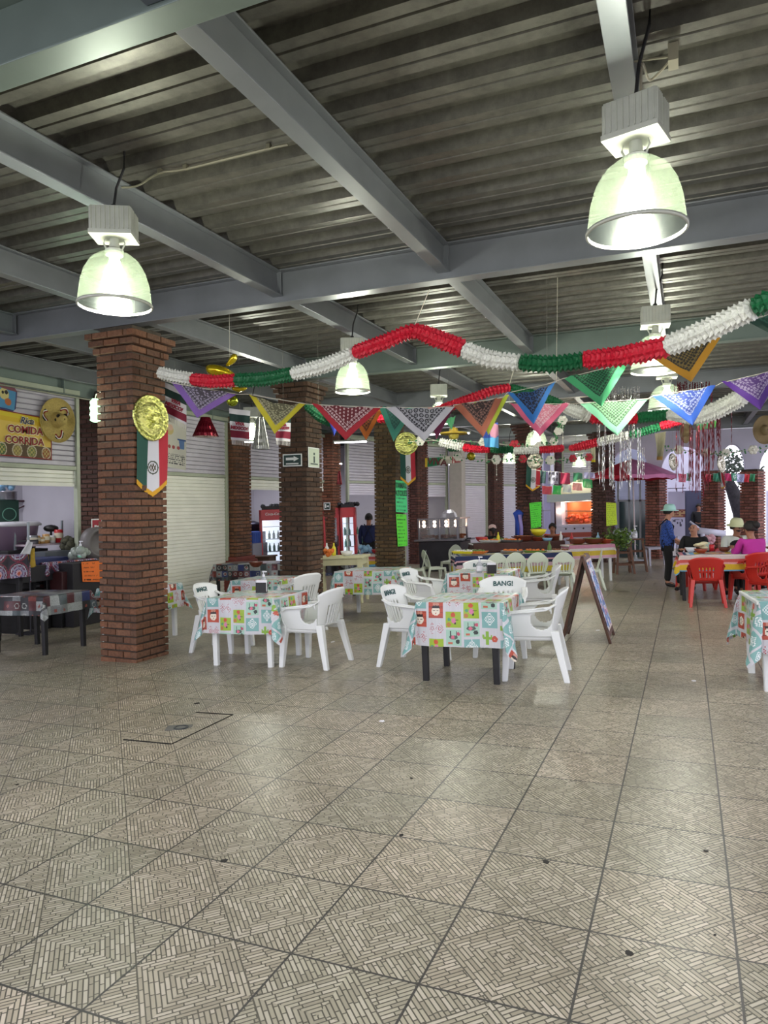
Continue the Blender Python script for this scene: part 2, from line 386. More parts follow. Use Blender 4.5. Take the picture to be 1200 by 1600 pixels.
# shop-front row, which turns to the right after the third shop
P2, P3, P4, P5 = (-9.3, 17.9), (-8.05, 21.45), (-6.4, 25.0), (-4.7, 28.4)
column('brick_column', -9.75-.1, 9.75, .60, 'dark brick column half hidden behind the nearest brick column', '56382c', 11, cap=False)
column('brick_column', -9.80, 13.75, .60, 'brick column standing on a painted red plinth beside the white shutter', '6e4a33', 12, cap=False)
column('brick_column', -9.55, 18.1, .52, 'brick column with a small green exit sign, left of the red fridges', '70452f', 13, cap=False)
corner_col(*P3, .48, RZF, 'brick column between the poster column and the food cart', '633c33', 14, cap=False)
corner_col(*P4, .52, RZF, 'brick column behind the seated person in a pale cap', '5b3b34', 4, cap=False)
corner_col(*P5, .56, RZF, 'brick column with a violet cast between the poster column and the chicken rotisserie', '63434a', 6, cap=False)
# ================================================================ LAMPS
LENS = bpy.data.materials.new('prismatic_lens'); LENS.use_nodes = True
_nt = LENS.node_tree; _nt.nodes.clear()
_o = _nt.nodes.new('ShaderNodeOutputMaterial'); _tr = _nt.nodes.new('ShaderNodeBsdfTransparent'); _tr.inputs[0].default_value = (.96, 1, .95, 1)
_gl = _nt.nodes.new('ShaderNodeBsdfGlossy'); _gl.inputs['Roughness'].default_value = .25; _gl.inputs[0].default_value = (.85, .95, .85, 1)
_tl = _nt.nodes.new('ShaderNodeBsdfTranslucent'); _tl.inputs[0].default_value = (.20, .25, .17, 1)
_m1 = _nt.nodes.new('ShaderNodeMixShader'); _m2 = _nt.nodes.new('ShaderNodeMixShader')
_m1.inputs[0].default_value = .4; _m2.inputs[0].default_value = .84
_nt.links.new(_gl.outputs[0], _m1.inputs[2]); _nt.links.new(_tl.outputs[0], _m1.inputs[1])
_nt.links.new(_m1.outputs[0], _m2.inputs[1]); _nt.links.new(_tr.outputs[0], _m2.inputs[2]); _nt.links.new(_m2.outputs[0], _o.inputs[0])
BULB = mat('lit_bulb', 'fffdf0', .4, emit=55)
CASE = mat('lamp_casing', 'b9bcae', .45, .3, noise=.15)
CABLE = mat('black_cable', '151515', .5)
def lamp(x, y, z, label, power=LAMP_W, rz=.2, d=.47, cable=True, tip=(0, 0), topz=3.81):
    """z = bottom rim of the lens"""
    t = thing('high_bay_lamp', label, 'lamp', 'high bay lamps under the roof', (x, y, z), rz)
    h = .36; R = d/2
    prof = [(R*1.0, 0), (R*.985, .05), (R*.93, .15), (R*.83, .23), (R*.66, .30), (R*.42, .345), (R*.2, h)]
    b = MB(); n = 72; rs = []
    for r, zz in prof: rs.append([Vector((math.cos(2*PI*k/n), math.sin(2*PI*k/n), 0))*(r*(1+(.012 if k % 2 else 0)))+Vector((0, 0, zz)) for k in range(n)])
    b.rings(rs, False); l = b.obj('lens', LENS, t, True)
    b = MB(); b.lathe([(R*1.0, -.006), (R*1.045, -.004), (R*1.045, .012), (R*1.0, .012), (R*1.0, -.006)], n=48, cap=False); b.obj('rim', CASE, t, True)
    b = MB(); b.lathe([(.055, h-.02), (.06, h+.015), (.035, h+.03), (.03, h+.09)], n=20)
    b.tube([(.05, 0, h+.02), (.07, 0, h+.06), (.06, 0, h+.1)], .006); b.tube([(-.05, 0, h+.02), (-.07, 0, h+.06), (-.06, 0, h+.1)], .006)
    b.obj('neck', CASE, t)
    b = MB(); b.lathe([(.03, h-.02), (.035, h-.07), (.055, h-.12), (.06, h-.2), (.045, h-.26), (.015, h-.285)], n=20); b.obj('bulb', BULB, t, True)
    b = MB(); z0 = h+.09
    b.b2((-.13, -.10, z0+.03), (.13, .10, z0+.19)); b.b2((-.14, -.11, z0), (.14, .11, z0+.03))
    for k in range(9): b.b2((-.125+k*.03, -.108, z0+.035), (-.118+k*.03, .108, z0+.185))
    for sy in (-1, 1):
        for k in range(5): b.b2((-.138, sy*(.02+k*.018)-.003, z0+.035), (.138, sy*(.02+k*.018)+.003, z0+.185))
    b.obj('ballast_box', CASE, t, bev=.004)
    b = MB(); zt = roof_z(y+.075*math.sin(rz))-.122-z
    b.tube([(0, 0, z0+.19), (0, 0, z0+.23)], .02)
    b.tube([(0, 0, z0+.22), (.015, .01, (z0+.22+zt)/2), (.07, .0, zt), (.075, .0, zt+.118)], .009)
    b.obj('cable', CABLE, t)
    pl = bpy.data.lights.new('lamp_light', 'POINT'); pl.energy = power; pl.color = LAMP_COL; pl.shadow_soft_size = .07
    lo = bpy.data.objects.new('lamp_light', pl); COL.objects.link(lo); lo.parent = t; lo.location = (0, 0, .06)
    return t
def lamp_px(px, py, X, label, **k):      # px,py: centre of the rim in the photo
    p = onX(px, py, X) if X is not None else None
    return lamp(p.x, p.y, p.z, label, **k)
def lamp_z(px, py, Z, label, **k):
    p = onZ(px, py, Z); return lamp(p.x, p.y, p.z, label, **k)
lamp_z(180, 478, 2.88, 'lit bell lamp hanging above the nearest brick column', rz=.5)
lamp_z(994, 362, 2.88, 'largest lit bell lamp, hanging from the rightmost near beam', rz=-.25)
lamp_z(551, 612, 2.90, 'greenish bell lamp hanging under the white part of the paper garland', rz=.4, power=LAMP_W*.9, d=.42)
lamp_z(1024, 580, 2.84, 'bright bell lamp behind the pink-red stretch of the paper garland', rz=.1)
lamp_z(1042, 640, 2.84, 'bell lamp half hidden behind the blue bandana at right', rz=.1, d=.5)
lamp_z(686, 662, 2.84, 'bell lamp whose ballast box shows above the white bandana', rz=.3, d=.30)
lamp_z(838, 698, 2.75, 'bright bell lamp just under the pink bandana', rz=.2, power=LAMP_W*.9)
lamp_z(905, 729, 2.75, 'small far bell lamp above the second row of cut-paper flags', rz=.2, power=LAMP_W*.8, d=.46)
lamp_z(796, 723, 2.75, 'small far bell lamp left of the silver medallion', rz=.2, power=LAMP_W*.8, d=.4)
lamp_z(394, 690, 2.72, 'bright lamp showing between the VIVA MEXICO cloth and the grey foil bell', rz=.3, d=.30)
# ================================================================ SHOPFRONTS
FRAME = mat('pale_green_frame', 'a9b09a', .5, .2, noise=.1)
LOUV = mat('lavender_white_slats', 'c2bec6', .5, .1, noise=.1, nscale=4)
SHUT = mat('cream_shutter', 'e9eadc', .45, .1, noise=.06, nscale=3)
SHUTV = mat('pale_lilac_shutter', 'd8d4e0', .45, .1, noise=.06, nscale=3)
PLAST = mat('white_plaster', 'bdbac6', .85, noise=.1, nscale=2)
DARKIN = mat('dark_interior', '2a2a2e', .9)
WHITEW = mat('white_arcade_plaster', 'cac8dc', .85, noise=.08, nscale=2)
def line_frame(x0, y0, x1, y1):
    a = Vector((x0, y0, 0)); d = Vector((x1-x0, y1-y0, 0)); L = d.length; d.normalize(); n = Vector((d.y, -d.x, 0))
    return a, d, n, L           # n points to the patio side when walking with the shops on the left
def slats(mb, a, d, n, s0, s1, z0, z1, pitch, dp):
    """horizontal slatted panel"""
    k = max(1, round((z1-z0)/pitch)); p = (z1-z0)/k; prof = []
    for i in range(k): prof += [(0, z0+i*p), (dp, z0+i*p+p*.12), (dp*.9, z0+i*p+p*.86)]
    prof.append((0, z1))
    for (q0, w0), (q1, w1) in zip(prof, prof[1:]):
        A = a+d*s0+n*q0; B_ = a+d*s1+n*q0; C_ = a+d*s1+n*q1; D = a+d*s0+n*q1
        mb.add([(A.x, A.y, w0), (B_.x, B_.y, w0), (C_.x, C_.y, w1), (D.x, D.y, w1)], [(0, 1, 2, 3)])
def seg(mb, a, d, n, s0, s1, z0, z1, q0, q1):
    P = [a+d*s+n*q for s, q in ((s0, q0), (s1, q0), (s1, q1), (s0, q1))]
    mb.add([(p.x, p.y, z) for z in (z0, z1) for p in P], [(0, 1, 2, 3), (7, 6, 5, 4), (0, 4, 5, 1), (1, 5, 6, 2), (2, 6, 7, 3), (3, 7, 4, 0)])
wi = 1
def bay(x0, y0, x1, y1, closed, label, zt=2.17, zs=1.87, ztop=3.45, sm=None, posts=(1, 1)):
    global tn
    a, d, n, L = line_frame(x0, y0, x1, y1); zf = min(gz(x0, y0), gz(x1, y1))-.03
    b = MB(); slats(b, a, d, n, .04, L-.04, zt+.05, ztop, .085, .03); seg(b, a, d, n, 0, L, zt+.05, ztop, -.05, -.01)
    tag(b.obj(f'wall_left_{tn}' if False else 'wall_left', LOUV), kind='structure')
    b = MB(); seg(b, a, d, n, 0, L, zt-.02, zt+.05, -.02, .06); seg(b, a, d, n, 0, L, ztop, ztop+.08, -.04, .09)
    if posts[0]: seg(b, a, d, n, 0, .07, zf, ztop, -.02, .07)
    if posts[1]: seg(b, a, d, n, L-.07, L, zf, ztop, -.02, .07)
    seg(b, a, d, n, 0, L, ztop+.08, 3.60, -.08, -.02)
    tag(b.obj(f'trim_{tn}', FRAME, bev=.004), kind='structure'); tn += 1
    b = MB(); t = thing('roller_shutter', label, 'shutter', 'roller shutters of the shops', (0, 0, 0))
    m0 = a+d*(L/2); t.location = (m0.x, m0.y, zs)
    s = MB(); zb = (gz((x0+x1)/2, (y0+y1)/2)-.02) if closed else zs
    slats(s, a-m0, d, n, .08, L-.08, zb-zs, zt-zs-.02, .075, .02)
    so = s.obj('curtain', sm or SHUT, t)
    s = MB(); seg(s, a-m0, d, n, .08, L-.08, zb-zs, zb-zs+.05, -.02, .03); s.obj('bottom_bar', sm or SHUT, t)
XS = -9.75
bay(XS, 3.6, XS, 9.1, False, 'half raised roller shutter above the cluttered stall at far left', posts=(0, 1))
bay(XS, 10.15, XS, 13.4, True, 'closed cream roller shutter between the nearest brick column and the plinth column')
bay(XS, 14.15, -9.62, 17.95, False, 'raised roller shutter above the single red fridge', zs=1.90)
def on_line(px, A, B_):      # point of the line A-B seen at photo column px
    d = ray(px, 785); a = Vector(A); e = Vector(B_)-a; den = d.x*e.y-d.y*e.x
    t = (a.x*e.y-a.y*e.x)/den; return (d.x*t, d.y*t)
bay(P2[0]+.08, P2[1]+.65, P3[0]-.35, P3[1]-.3, False, 'raised roller shutter above the pair of red fridges', zs=1.80, sm=SHUTV)
q = lambda px, A=P3, B_=P4: on_line(px, (A[0]-.2, A[1]+.2), (B_[0]-.2, B_[1]+.2))
bay(*q(662), *q(698), False, 'raised roller shutter above the lit food cart', zs=1.75, sm=SHUTV, posts=(0, 1))
bay(*q(718), *q(760), True, 'closed lilac roller shutter right of the pale pillar', sm=SHUTV)
q5 = lambda px: q(px, P4, P5)
bay(*q5(780), *q5(812), True, 'closed narrow roller shutter left of the hanging blue jacket', sm=SHUTV)
YB = 26.5
xb = lambda px: onY(px, 780, YB).x
bay(-4.4, YB+1.2, -2.1, YB+1.2, True, 'closed roller shutter behind the chicken rotisserie', sm=SHUTV, zt=2.2)
# pale square pillar
o = MB().b2((-.22, -.22, 0), (.22, .22, 4.1)).obj('plastered_pillar', mat('pale_plaster_pillar', 'b9b2ac', .8, noise=.08), bev=.01)
pp = Vector((*q(707), 0))+Vector((.25, -.2, 0)); o.location = (pp.x, pp.y, gz(pp.x, pp.y)-.02); tag(o, 'pale plastered square pillar right of the lit food cart', 'pillar')
# red painted plinth
pl = mat('red_painted_plinth', '74342a', .6, noise=.25, nscale=5)
b = MB(); b.box((0, 0, .33), (.98, .98, .66)); b.box((0, 0, .70), (.86, .86, .08)); b.box((0, 0, .78), (.78, .78, .09))
o = b.obj('column_plinth', pl, bev=.015); o.location = (-9.85, 13.75, gz(-9.85, 13.75)-.02); tag(o, 'dark red painted plinth at the foot of the brick column', 'plinth')
# header steel beam over the stalls and its conduit
b = MB(); ibeam(b, 'Y', 1, 23, XS+.02, 3.43, 3.92, .16); 
for k in range(14): b.b2((XS+.01, 2+k*1.35, 3.44), (XS+.10, 2.015+k*1.35, 3.91))
tag(b.obj(f'trim_{tn}', STEELG, bev=.003), kind='structure'); tn += 1
b = MB(); b.tube([(XS+.14, 1, 3.40), (XS+.14, 9.3, 3.40)], .014); b.tube([(XS+.14, 7.3, 3.40), (XS+.14, 7.3, 3.80), (XS+.10, 7.1, 3.90)], .012)
b.box((XS+.14, 7.35, 3.40), (.05, .2, .045))
tag(b.obj('conduit_pipe', mat('conduit_metal', 'a7ab98', .4, .6)), 'thin metal conduit running along the green beam at far left', 'pipe')
# interiors
def wallbox(name, lo, hi, m): b = MB(); b.b2(lo, hi); return tag(b.obj(name, m), kind='structure')
TILEW = mat('white_wall_tile', 'c2c0c8', .45, noise=.06, nscale=2, bump=0)
wallbox('wall_back', (-12.35, 1.0, -.8), (-12.2, 23.2, 3.9), TILEW)
for i, yy in enumerate((10.0, 13.9, 18.2, 23.3)): wallbox('wall_partition', (-12.25, yy, -.8), (-9.9 if i < 3 else -7.6, yy+.1, 3.9), TILEW)
wallbox('wall_end', (-10.2, 25.6, -.8), (-7.0, 25.7, 3.6), mat('stall_back_wall', '8f8a90', .8, noise=.1))
b = MB(); a_, d_, n_, L_ = line_frame(*q5(812), P5[0]-.2, P5[1]); seg(b, a_, d_, n_, 0, L_, -.8, 3.6, -.1, 0); tag(b.obj('wall_far', mat('lilac_door_wall', 'a8a4c8', .6, noise=.05)), kind='structure')
YB -= .6; b = MB(); x0 = xb(848); b.b2((x0, YB-.09, -.3), (x0+.05, YB-.03, 3.4)); b.b2((x0+.3, YB-.12, -.3), (x0+.42, YB-.02, 3.4)); b.b2((x0, YB-.09, 1.2), (x0+.35, YB-.03, 1.25))
tag(b.obj('door_1', mat('pale_metal_frame', 'b9b6d4', .4, .4)), kind='structure')
# far right: white arcade with arches, rooms and daylight beyond
def arch_wall(name, cols, y, zsp, zap, zt, th):
    """white wall with arched openings between the column centres"""
    b = MB()
    for (x0, x1) in zip(cols, cols[1:]):
        n = 20; c = (x0+x1)/2; hw = (x1-x0)/2-.18; pts = []
        for k in range(n+1):
            a = PI-PI*k/n; pts.append((c+math.cos(a)*hw, zsp+math.sin(a)*(zap-zsp)))
        pts = [(x0, zsp)]+pts+[(x1, zsp)]
        for (p, q) in zip(pts, pts[1:]):
            if abs(p[0]-q[0]) > 1e-5:
                for yy, o in ((y, 1), (y+th, -1)):
                    f = [(p[0], yy, p[1]), (q[0], yy, q[1]), (q[0], yy, zt), (p[0], yy, zt)]
                    b.add(f, [(0, 1, 2, 3) if o == 1 else (3, 2, 1, 0)])
            b.add([(p[0], y, p[1]), (p[0], y+th, p[1]), (q[0], y+th, q[1]), (q[0], y, q[1])], [(0, 1, 2, 3)])
    return tag(b.obj(name, WHITEW), kind='structure')
arch_wall('wall_right', [-2.3, -.84, .74, 1.75, 3.3], 22.38, 2.40, 3.15, 3.585, .45)
wallbox('wall_beyond', (-2.6, 28.2, -1), (1.25, 28.4, 4.5), WHITEW)
b = MB(); b.b2((-.1, 28.1, -.4), (.55, 28.2, 1.9)); b.b2((.02, 28.05, -.4), (.42, 28.12, 1.75)); tag(b.obj('door_2', mat('dark_doorway', '3b3d55', .6)), kind='structure')
wallbox('wall_beyond', (2.9, 31, -1), (9, 31.2, 1.9), WHITEW)
# glazed dark partition
GL = mat('teal_dark_glass', '4b6268', .12, trans=.35, spec=.8, noise=.3, nscale=1.5)
b = MB(); x0, x1 = onY(966, 800, 23.3).x, onY(1018, 800, 23.3).x; b.b2((x0, 23.3, -.3), (x1, 23.34, 1.55)); tag(b.obj('window_1', GL), kind='structure')
b = MB()
for k in range(4): xx = x0+(x1-x0)*k/3; b.b2((xx-.03, 23.26, -.3), (xx+.03, 23.38, 2.2))
b.b2((x0, 23.26, 1.52), (x1, 23.38, 1.58)); tag(b.obj('window_frame', mat('pale_window_frame', '9aa0a8', .5, .3)), kind='structure')
wallbox('wall_beyond', (x0-.6, 25.5, -.6), (x1+.2, 25.6, 3.6), mat('grey_blue_wall', '8a8ea6', .8, noise=.15, nscale=2))
# fluorescent tubes in the shops
TUBE = mat('fluorescent_tube', 'f2f0ff', .4, emit=9)
def tubelight(x, y, z, L, rz, label, power=18, col=(.93, .92, 1), top=None):
    t = thing('tube_light', label, 'lamp', 'fluorescent tubes in the shops', (x, y, z), rz)
    b = MB(); b.tube([(-L/2, 0, 0), (L/2, 0, 0)], .018, 10); b.obj('tube', TUBE, t)
    b = MB(); b.b2((-L/2-.03, -.05, .02), (L/2+.03, .05, .06)); b.b2((-L/2-.03, -.03, -.02), (-L/2, .03, .03)); b.b2((L/2, -.03, -.02), (L/2+.03, .03, .03))
    b.b2((-.01, -.01, .06), (.01, .01, (top or roof_z(y))-z)); b.obj('fixture', CASE, t)
    l = bpy.data.lights.new('tube_glow', 'AREA'); l.shape = 'RECTANGLE'; l.size = L; l.size_y = .06; l.energy = power; l.color = col
    lo = bpy.data.objects.new('tube_glow', l); COL.objects.link(lo); lo.parent = t; lo.location = (0, 0, -.03)
tubelight(-11.2, 7.5, 2.9, 1.2, PI/2, 'tube light inside the cluttered stall at far left', 40)
tubelight(-11.0, 16.2, 2.9, 1.2, PI/2, 'tube light inside the shop with the single red fridge', 30)
tubelight(-10.8, 20.8, 2.9, 1.2, PI/2, 'tube light inside the shop with the pair of red fridges', 34)
tubelight(-7.9, 23.9, 2.9, 1.0, 0, 'tube light inside the shop behind the food cart', 10, top=3.61)
p = onY(702, 678, 18.9); tubelight(p.x, p.y, p.z, 1.15, .15, 'bright tube light above the cut-paper VIVA banner', 14)
p = onY(548, 691, 17.4); tubelight(p.x, p.y, p.z, .95, .1, 'slim tube light under the dark red bandana', 14)
# ================================================================ PAINTING CLOTH (weave and print are colours of the cloth itself)
VC = mat('printed_cloth', '808080', .75, vcol=True)
VCG = mat('printed_oilcloth', '808080', .32, vcol=True, spec=.5)
VCP = mat('printed_paper', '808080', .7, vcol=True)
def A3(h): return np.array(C(h))
def blank(nv, nu, h): a = np.empty((nv, nu, 3)); a[:] = A3(h); return a
def put(a, m, h): a[m] = A3(h)
def hsh(i, j, s=0): return (np.sin(i*12.9898+j*78.233+s*37.719)*43758.5453) % 1.0
def motif_print(U, V):
    """white oilcloth with squares, cactuses, birds and stepped diamonds"""
    P = .165; iu = np.floor(U/P); V = V+.5*P*(iu % 2); iv = np.floor(V/P); x = (U/P-iu)-.5; y = (V/P-iv)-.5
    a = blank(*U.shape, 'd0d0d4'); k = ((iu*3+iv*5) % 8).astype(int); r = np.hypot(x, y); sq = np.maximum(abs(x), abs(y)) < .43
    n = hsh(np.floor(U/.006), 0, 1); a *= (1-.06*n)[..., None]
    d = abs(x)*1.25+abs(y)
    m0 = (k == 0) | (k == 5) | (k == 7)
    put(a, m0 & sq, '7fb0ac'); st = (np.floor(y*14)/14); ds = abs(x)*1.2+abs(st)
    put(a, m0 & sq & (ds < .36) & (ds > .29), 'e6eceb'); put(a, m0 & sq & (ds < .22) & (ds > .16), 'e6eceb'); put(a, m0 & sq & (ds < .09), 'e6eceb')
    m = k == 1; put(a, m & sq, '9dba2e'); put(a, m & (np.hypot(x+.02, y-.26) < .13), 'c8502f'); put(a, m & (np.hypot(x*1.2-.02, (y+.05)) < .16), 'd77fa2')
    put(a, m & (np.hypot(x+.28, y+.28) < .12), 'b97b3a'); put(a, m & (abs(x-.2) < .1) & (abs(y+.02) < .02), '3a4a20'); put(a, m & (np.hypot(x-.1, y+.22) < .06), '30302e'); put(a, m & (np.hypot(x+.25, y) < .09), '4f9a72')
    m = k == 2; put(a, m & (((abs(x+.15) < .09) & (abs(y) < .36)) | ((abs(x+.15) < .26) & (abs(y-.02) < .07)) | ((abs(abs(x+.15)-.22) < .05) & (y > 0) & (y < .2))), '87b23c'); put(a, m & (np.hypot(x-.26, y+.02) < .17), 'c4543c'); put(a, m & (np.hypot(x-.26, y+.02) < .05), 'd88a74')
    m = k == 3; put(a, m & sq, 'b9492f'); put(a, m & sq & (abs((y*12) % 1-.5) < .08), '8a3324'); put(a, m & (np.hypot(x*1.05, y+.05) < .25), 'e9dfcb'); put(a, m & (np.hypot(x*1.05, y-.1) < .24) & (y > .1), '2b1d1a')
    put(a, m & (np.hypot(abs(x)-.09, y-.33) < .09), 'c98d78'); put(a, m & (abs(abs(x)-.1) < .06) & (abs(y+.02) < .018), '2b1d1a'); put(a, m & (np.hypot(x, y+.17) < .035), 'b03328')
    m = k == 4; put(a, m & sq, 'a7cdb9'); put(a, m & (np.hypot((x+.02)*.9, (y-.02)*1.9) < .22), '55665c'); put(a, m & (abs(abs(x+.02)-.17) < .025) & (y > 0) & (y < .36), '3c4a42')
    put(a, m & (np.hypot(x-.26, y-.22) < .1), 'c0506a'); put(a, m & (np.hypot(x+.06, y-.02) < .1), 'd86c86'); put(a, m & (np.hypot(x-.22, y+.2) < .12), '2f3a36'); put(a, m & (abs(x+.2) < .12) & (abs(y+.3) < .06), 'c56a50')
    m = k == 6; dd = abs(abs(x)-.22)*1.3+abs(y)*.95
    put(a, m & (dd < .3) & (dd > .24), 'b34b52'); put(a, m & (dd < .14) & (dd > .09), 'b34b52'); put(a, m & (dd < .3) & (dd > .24) & ((np.floor(U/.008)+np.floor(V/.008)) % 2 == 0), 'dcdde2')
    m = k == 77; put(a, m & (abs(x+.2) < .17) & (abs(y) < .3), '8fbcb8'); put(a, m & (np.hypot((x-.2)*1.1, y) < .2), '6d9d34'); put(a, m & (abs(x+.2) < .17) & (abs(y-.3) < .04), '6ea19c')
    return a*.86
def dark_print(U, V):
    P = .13; iu, iv = np.floor(U/P), np.floor(V/P); x = (U/P-iu)-.5; y = (V/P-iv)-.5; h = hsh(iu, iv, 3); a = blank(*U.shape, '232427')
    for lo, hi, c in ((0, .2, '8d9290'), (.2, .32, '6b6f70'), (.32, .44, '4a1f22'), (.44, .54, '26305c'), (.54, .66, '3e4a4c'), (.66, .72, '6a3029')): put(a, (h >= lo) & (h < hi), c)
    r = np.hypot(x, y); put(a, (r < .3) & (r > .2) & (hsh(iu, iv, 9) > .5), '8a8d88'); put(a, (r < .15) & (hsh(iu, iv, 7) > .5), '7c4038')
    a *= (.85+.3*hsh(np.floor(U/.01), np.floor(V/.01)))[..., None]; return a
def stripes(pal):
    tot = sum(w for w, _ in pal)
    def f(U, V):
        t = (V % tot); a = blank(*U.shape, pal[0][1]); acc = 0
        for w, c in pal: put(a, (t >= acc) & (t < acc+w), c); acc += w
        a *= (.93+.1*hsh(np.floor(U/.01), np.floor(V/.008)))[..., None]; return a
    return f
def cloth(name, w, d, over, paint, label, cat='tablecloth', material=None, res=.012, seed=1, group=None, corner=1.0, flare=.10, overx=None):
    """cloth lying over a table top w x d with overhang 'over'; origin at the table-top centre"""
    ox = over if overx is None else overx
    hx, hy = w/2, d/2; LX, LY = hx+ox, hy+over
    nu, nv = int(2*LX/res), int(2*LY/res)
    s = np.linspace(-LX, LX, nu+1); t = np.linspace(-LY, LY, nv+1); Sx, Ty = np.meshgrid(s, t)
    ex = np.maximum(abs(Sx)-hx, 0); ey = np.maximum(abs(Ty)-hy, 0); drop = np.hypot(ex, ey)
    rnd = np.random.RandomState(seed); ph = rnd.rand(6)*6
    X = np.clip(Sx, -hx, hx); Y = np.clip(Ty, -hy, hy); phi = np.arctan2(ey, ex)
    c2 = np.sin(2*phi)                                   # 1 on the corner fold
    peri = np.where(ex > ey, Ty, Sx)
    wave = .012*np.sin(peri*9+ph[0])+.008*np.sin(peri*21+ph[1])
    out = .012+drop*(flare*.5+flare*2.2*c2**2)+wave*np.minimum(drop/.15, 1)
    fold = .035*np.sin(phi*8)*np.minimum(drop/.2, 1)*c2
    X = X+np.sign(Sx)*(np.cos(phi)*out*(drop > 0)-np.sin(phi)*fold); Y = Y+np.sign(Ty)*(np.sin(phi)*out*(drop > 0)+np.cos(phi)*fold)
    Z = .004+.0015*np.sin(Sx*23+ph[2])*np.sin(Ty*19+ph[3])-np.where(drop > 0, np.sqrt(np.maximum(drop**2-(flare*drop)**2, 0))*(1-.12*c2*corner), 0)
    P = np.stack([X, Y, Z], -1); off = seed*.37 if getattr(paint, '__name__', '') in ('motif_print', 'dark_print', 'embroider') else 0
    U = (s[:-1]+s[1:])/2; V = (t[:-1]+t[1:])/2; UU, VV = np.meshgrid(U+5+off, V+5+off)
    o = paint_grid(name, P, paint(UU, VV), material or VCG)
    o.data.name = name
    if label: tag(o, label, cat, group)
    return o

# ================================================================ TABLES AND CHAIRS
WP = mat('white_plastic', 'dfe2e0', .35, spec=.5, noise=.04, nscale=3)
CP = mat('cream_plastic', 'd3dccb', .38, spec=.5, noise=.04, nscale=3)
RP = mat('red_plastic', 'c22e26', .36, spec=.5, noise=.06, nscale=3)
BP = mat('black_plastic', '131316', .35, spec=.5)
INK = mat('dark_teal_print', '1d4c4c', .5)
def plastic_table(name, w, d, h, m, label, group=None, leg=.07, inset=.03):
    t = thing(name, label, 'table', group)
    b = MB(); b.box((0, 0, h-.015), (w, d, .03)); b.box((0, 0, h-.05), (w-.06, d-.06, .05)); b.obj('tabletop', m, t, bev=.008)
    for sx in (-1, 1):
        for sy in (-1, 1):
            b = MB(); x = sx*(w/2-inset-leg/2); y = sy*(d/2-inset-leg/2)
            b.rings([[Vector((x+a*leg/2*k, y+c*leg/2*k, z)) for a, c in ((-1, -1), (1, -1), (1, 1), (-1, 1))] for z, k in ((-.01, .78), (.25, .85), (h-.05, 1.0))])
            b.obj('leg', m, t, bev=.010)
    return t
def leg_bm(p0, p1, w0, w1, d0, d1):
    b = MB(); rs = []
    for k in range(5):
        f = k/4; c = Vector(p0).lerp(Vector(p1), f); w = w0+(w1-w0)*f; d = d0+(d1-d0)*f
        rs.append([c+Vector((a*w/2, e*d/2, 0)) for a, e in ((-1, -1), (1, -1), (1, 1), (-1, 1))])
    b.rings(rs); return b
def armchair(name, m, label, group=None, word=True, slots='low'):
    """faces +Y; origin on the floor"""
    t = thing(name, label, 'chair', group)
    b = MB()
    def seat(u, v):
        x = (u-.5)*(.46-.05*(1-v)); y = -.20+.43*v; return (x, y, .425-.022*math.cos((u-.5)*PI)*math.sin(v*PI)-(.03*max(0, v-.88)/.12))
    b.grid(seat, 14, 12); b.grid(lambda u, v: ((u-.5)*.46, .225, .40-.06*v), 14, 2)
    for s in (-1, 1): b.grid(lambda u, v, s=s: (s*(.205+.025*u), -.2+.43*u, .42-.055*v), 8, 2)
    b.obj('seat', m, t, True, solid=.008)
    # backrest: one curved shell with vertical slots low down
    def back(u, v):
        a = (u-.5)*2; zz = .42+.40*v-.055*abs(a)**3*(v > .2)*v
        wd = .20+.065*v; y = -.205-.13*v+.10*a*a*(.35+.65*v)
        return (a*wd, y, zz)
    def slot(u, v): return (.10 < v < .55) and (int(u*27) % 3 == 1) and .2 < u < .8
    if slots == 'grid': slot = lambda u, v: ((.12 < v < .34) or (.42 < v < .60)) and (int(u*27) % 3 == 1) and .24 < u < .76
    b = MB(); b.grid(back, 27, 14, slot); bk = b.obj('backrest', m, t, True, solid=.009)
    b = MB()
    for k in range(27):
        pass
    if word:
        M = frame((0, -.300, .735), (-1, 0, 0), (0, -.325, 1))
        w = text('printed_word', 'BANG!', .075, INK, bk, M, .002, .003)
        for vv in w.data.vertices: vv.co.y += .088*(vv.co.x/.25)**2
    for s in (-1, 1):
        def arm(u, v, s=s):      # u along, v across
            # from the back corner sweeping forward then turning down to the front leg
            P = [(.25, -.235, .705), (.265, -.14, .655), (.272, .02, .640), (.268, .16, .630), (.258, .225, .595), (.25, .235, .50), (.242, .228, .42)]
            q = u*(len(P)-1); i = min(int(q), len(P)-2); f = q-i; p = [P[i][k]*(1-f)+P[i+1][k]*f for k in range(3)]
            wdt = .065 if u < .62 else .065+.05*(u-.62)/.38
            if u < .62: return (s*(p[0]-.01+(v-.5)*wdt), p[1], p[2]-.012*abs(v-.5)*2)
            g = (u-.62)/.38; return (s*(p[0]+(v-.5)*wdt*(1-g)-.0), p[1]-(v-.5)*wdt*g*.9*(1)+0, p[2]-.006)
        b = MB(); b.grid(arm, 24, 4)
        def side(u, v, s=s):     # panel closing arm to seat at the front, open behind
            y = -.19+.42*u; zt = .68-.05*u; return (s*(.225+.04*v), y, .40+(zt-.40)*v)
        b.grid(side, 40, 26, lambda u, v: (((u-.22)/.24)**2+((v-.60)/.36)**2 < 1))
        b.obj('armrest', m, t, True, solid=.009)
        leg_bm((s*.262, .25, 0), (s*.225, .215, .43), .048, .075, .05, .075).obj('leg', m, t, bev=.008)
        leg_bm((s*.262, -.30, 0), (s*.205, -.205, .45), .045, .065, .05, .075).obj('leg', m, t, bev=.006)
    return t
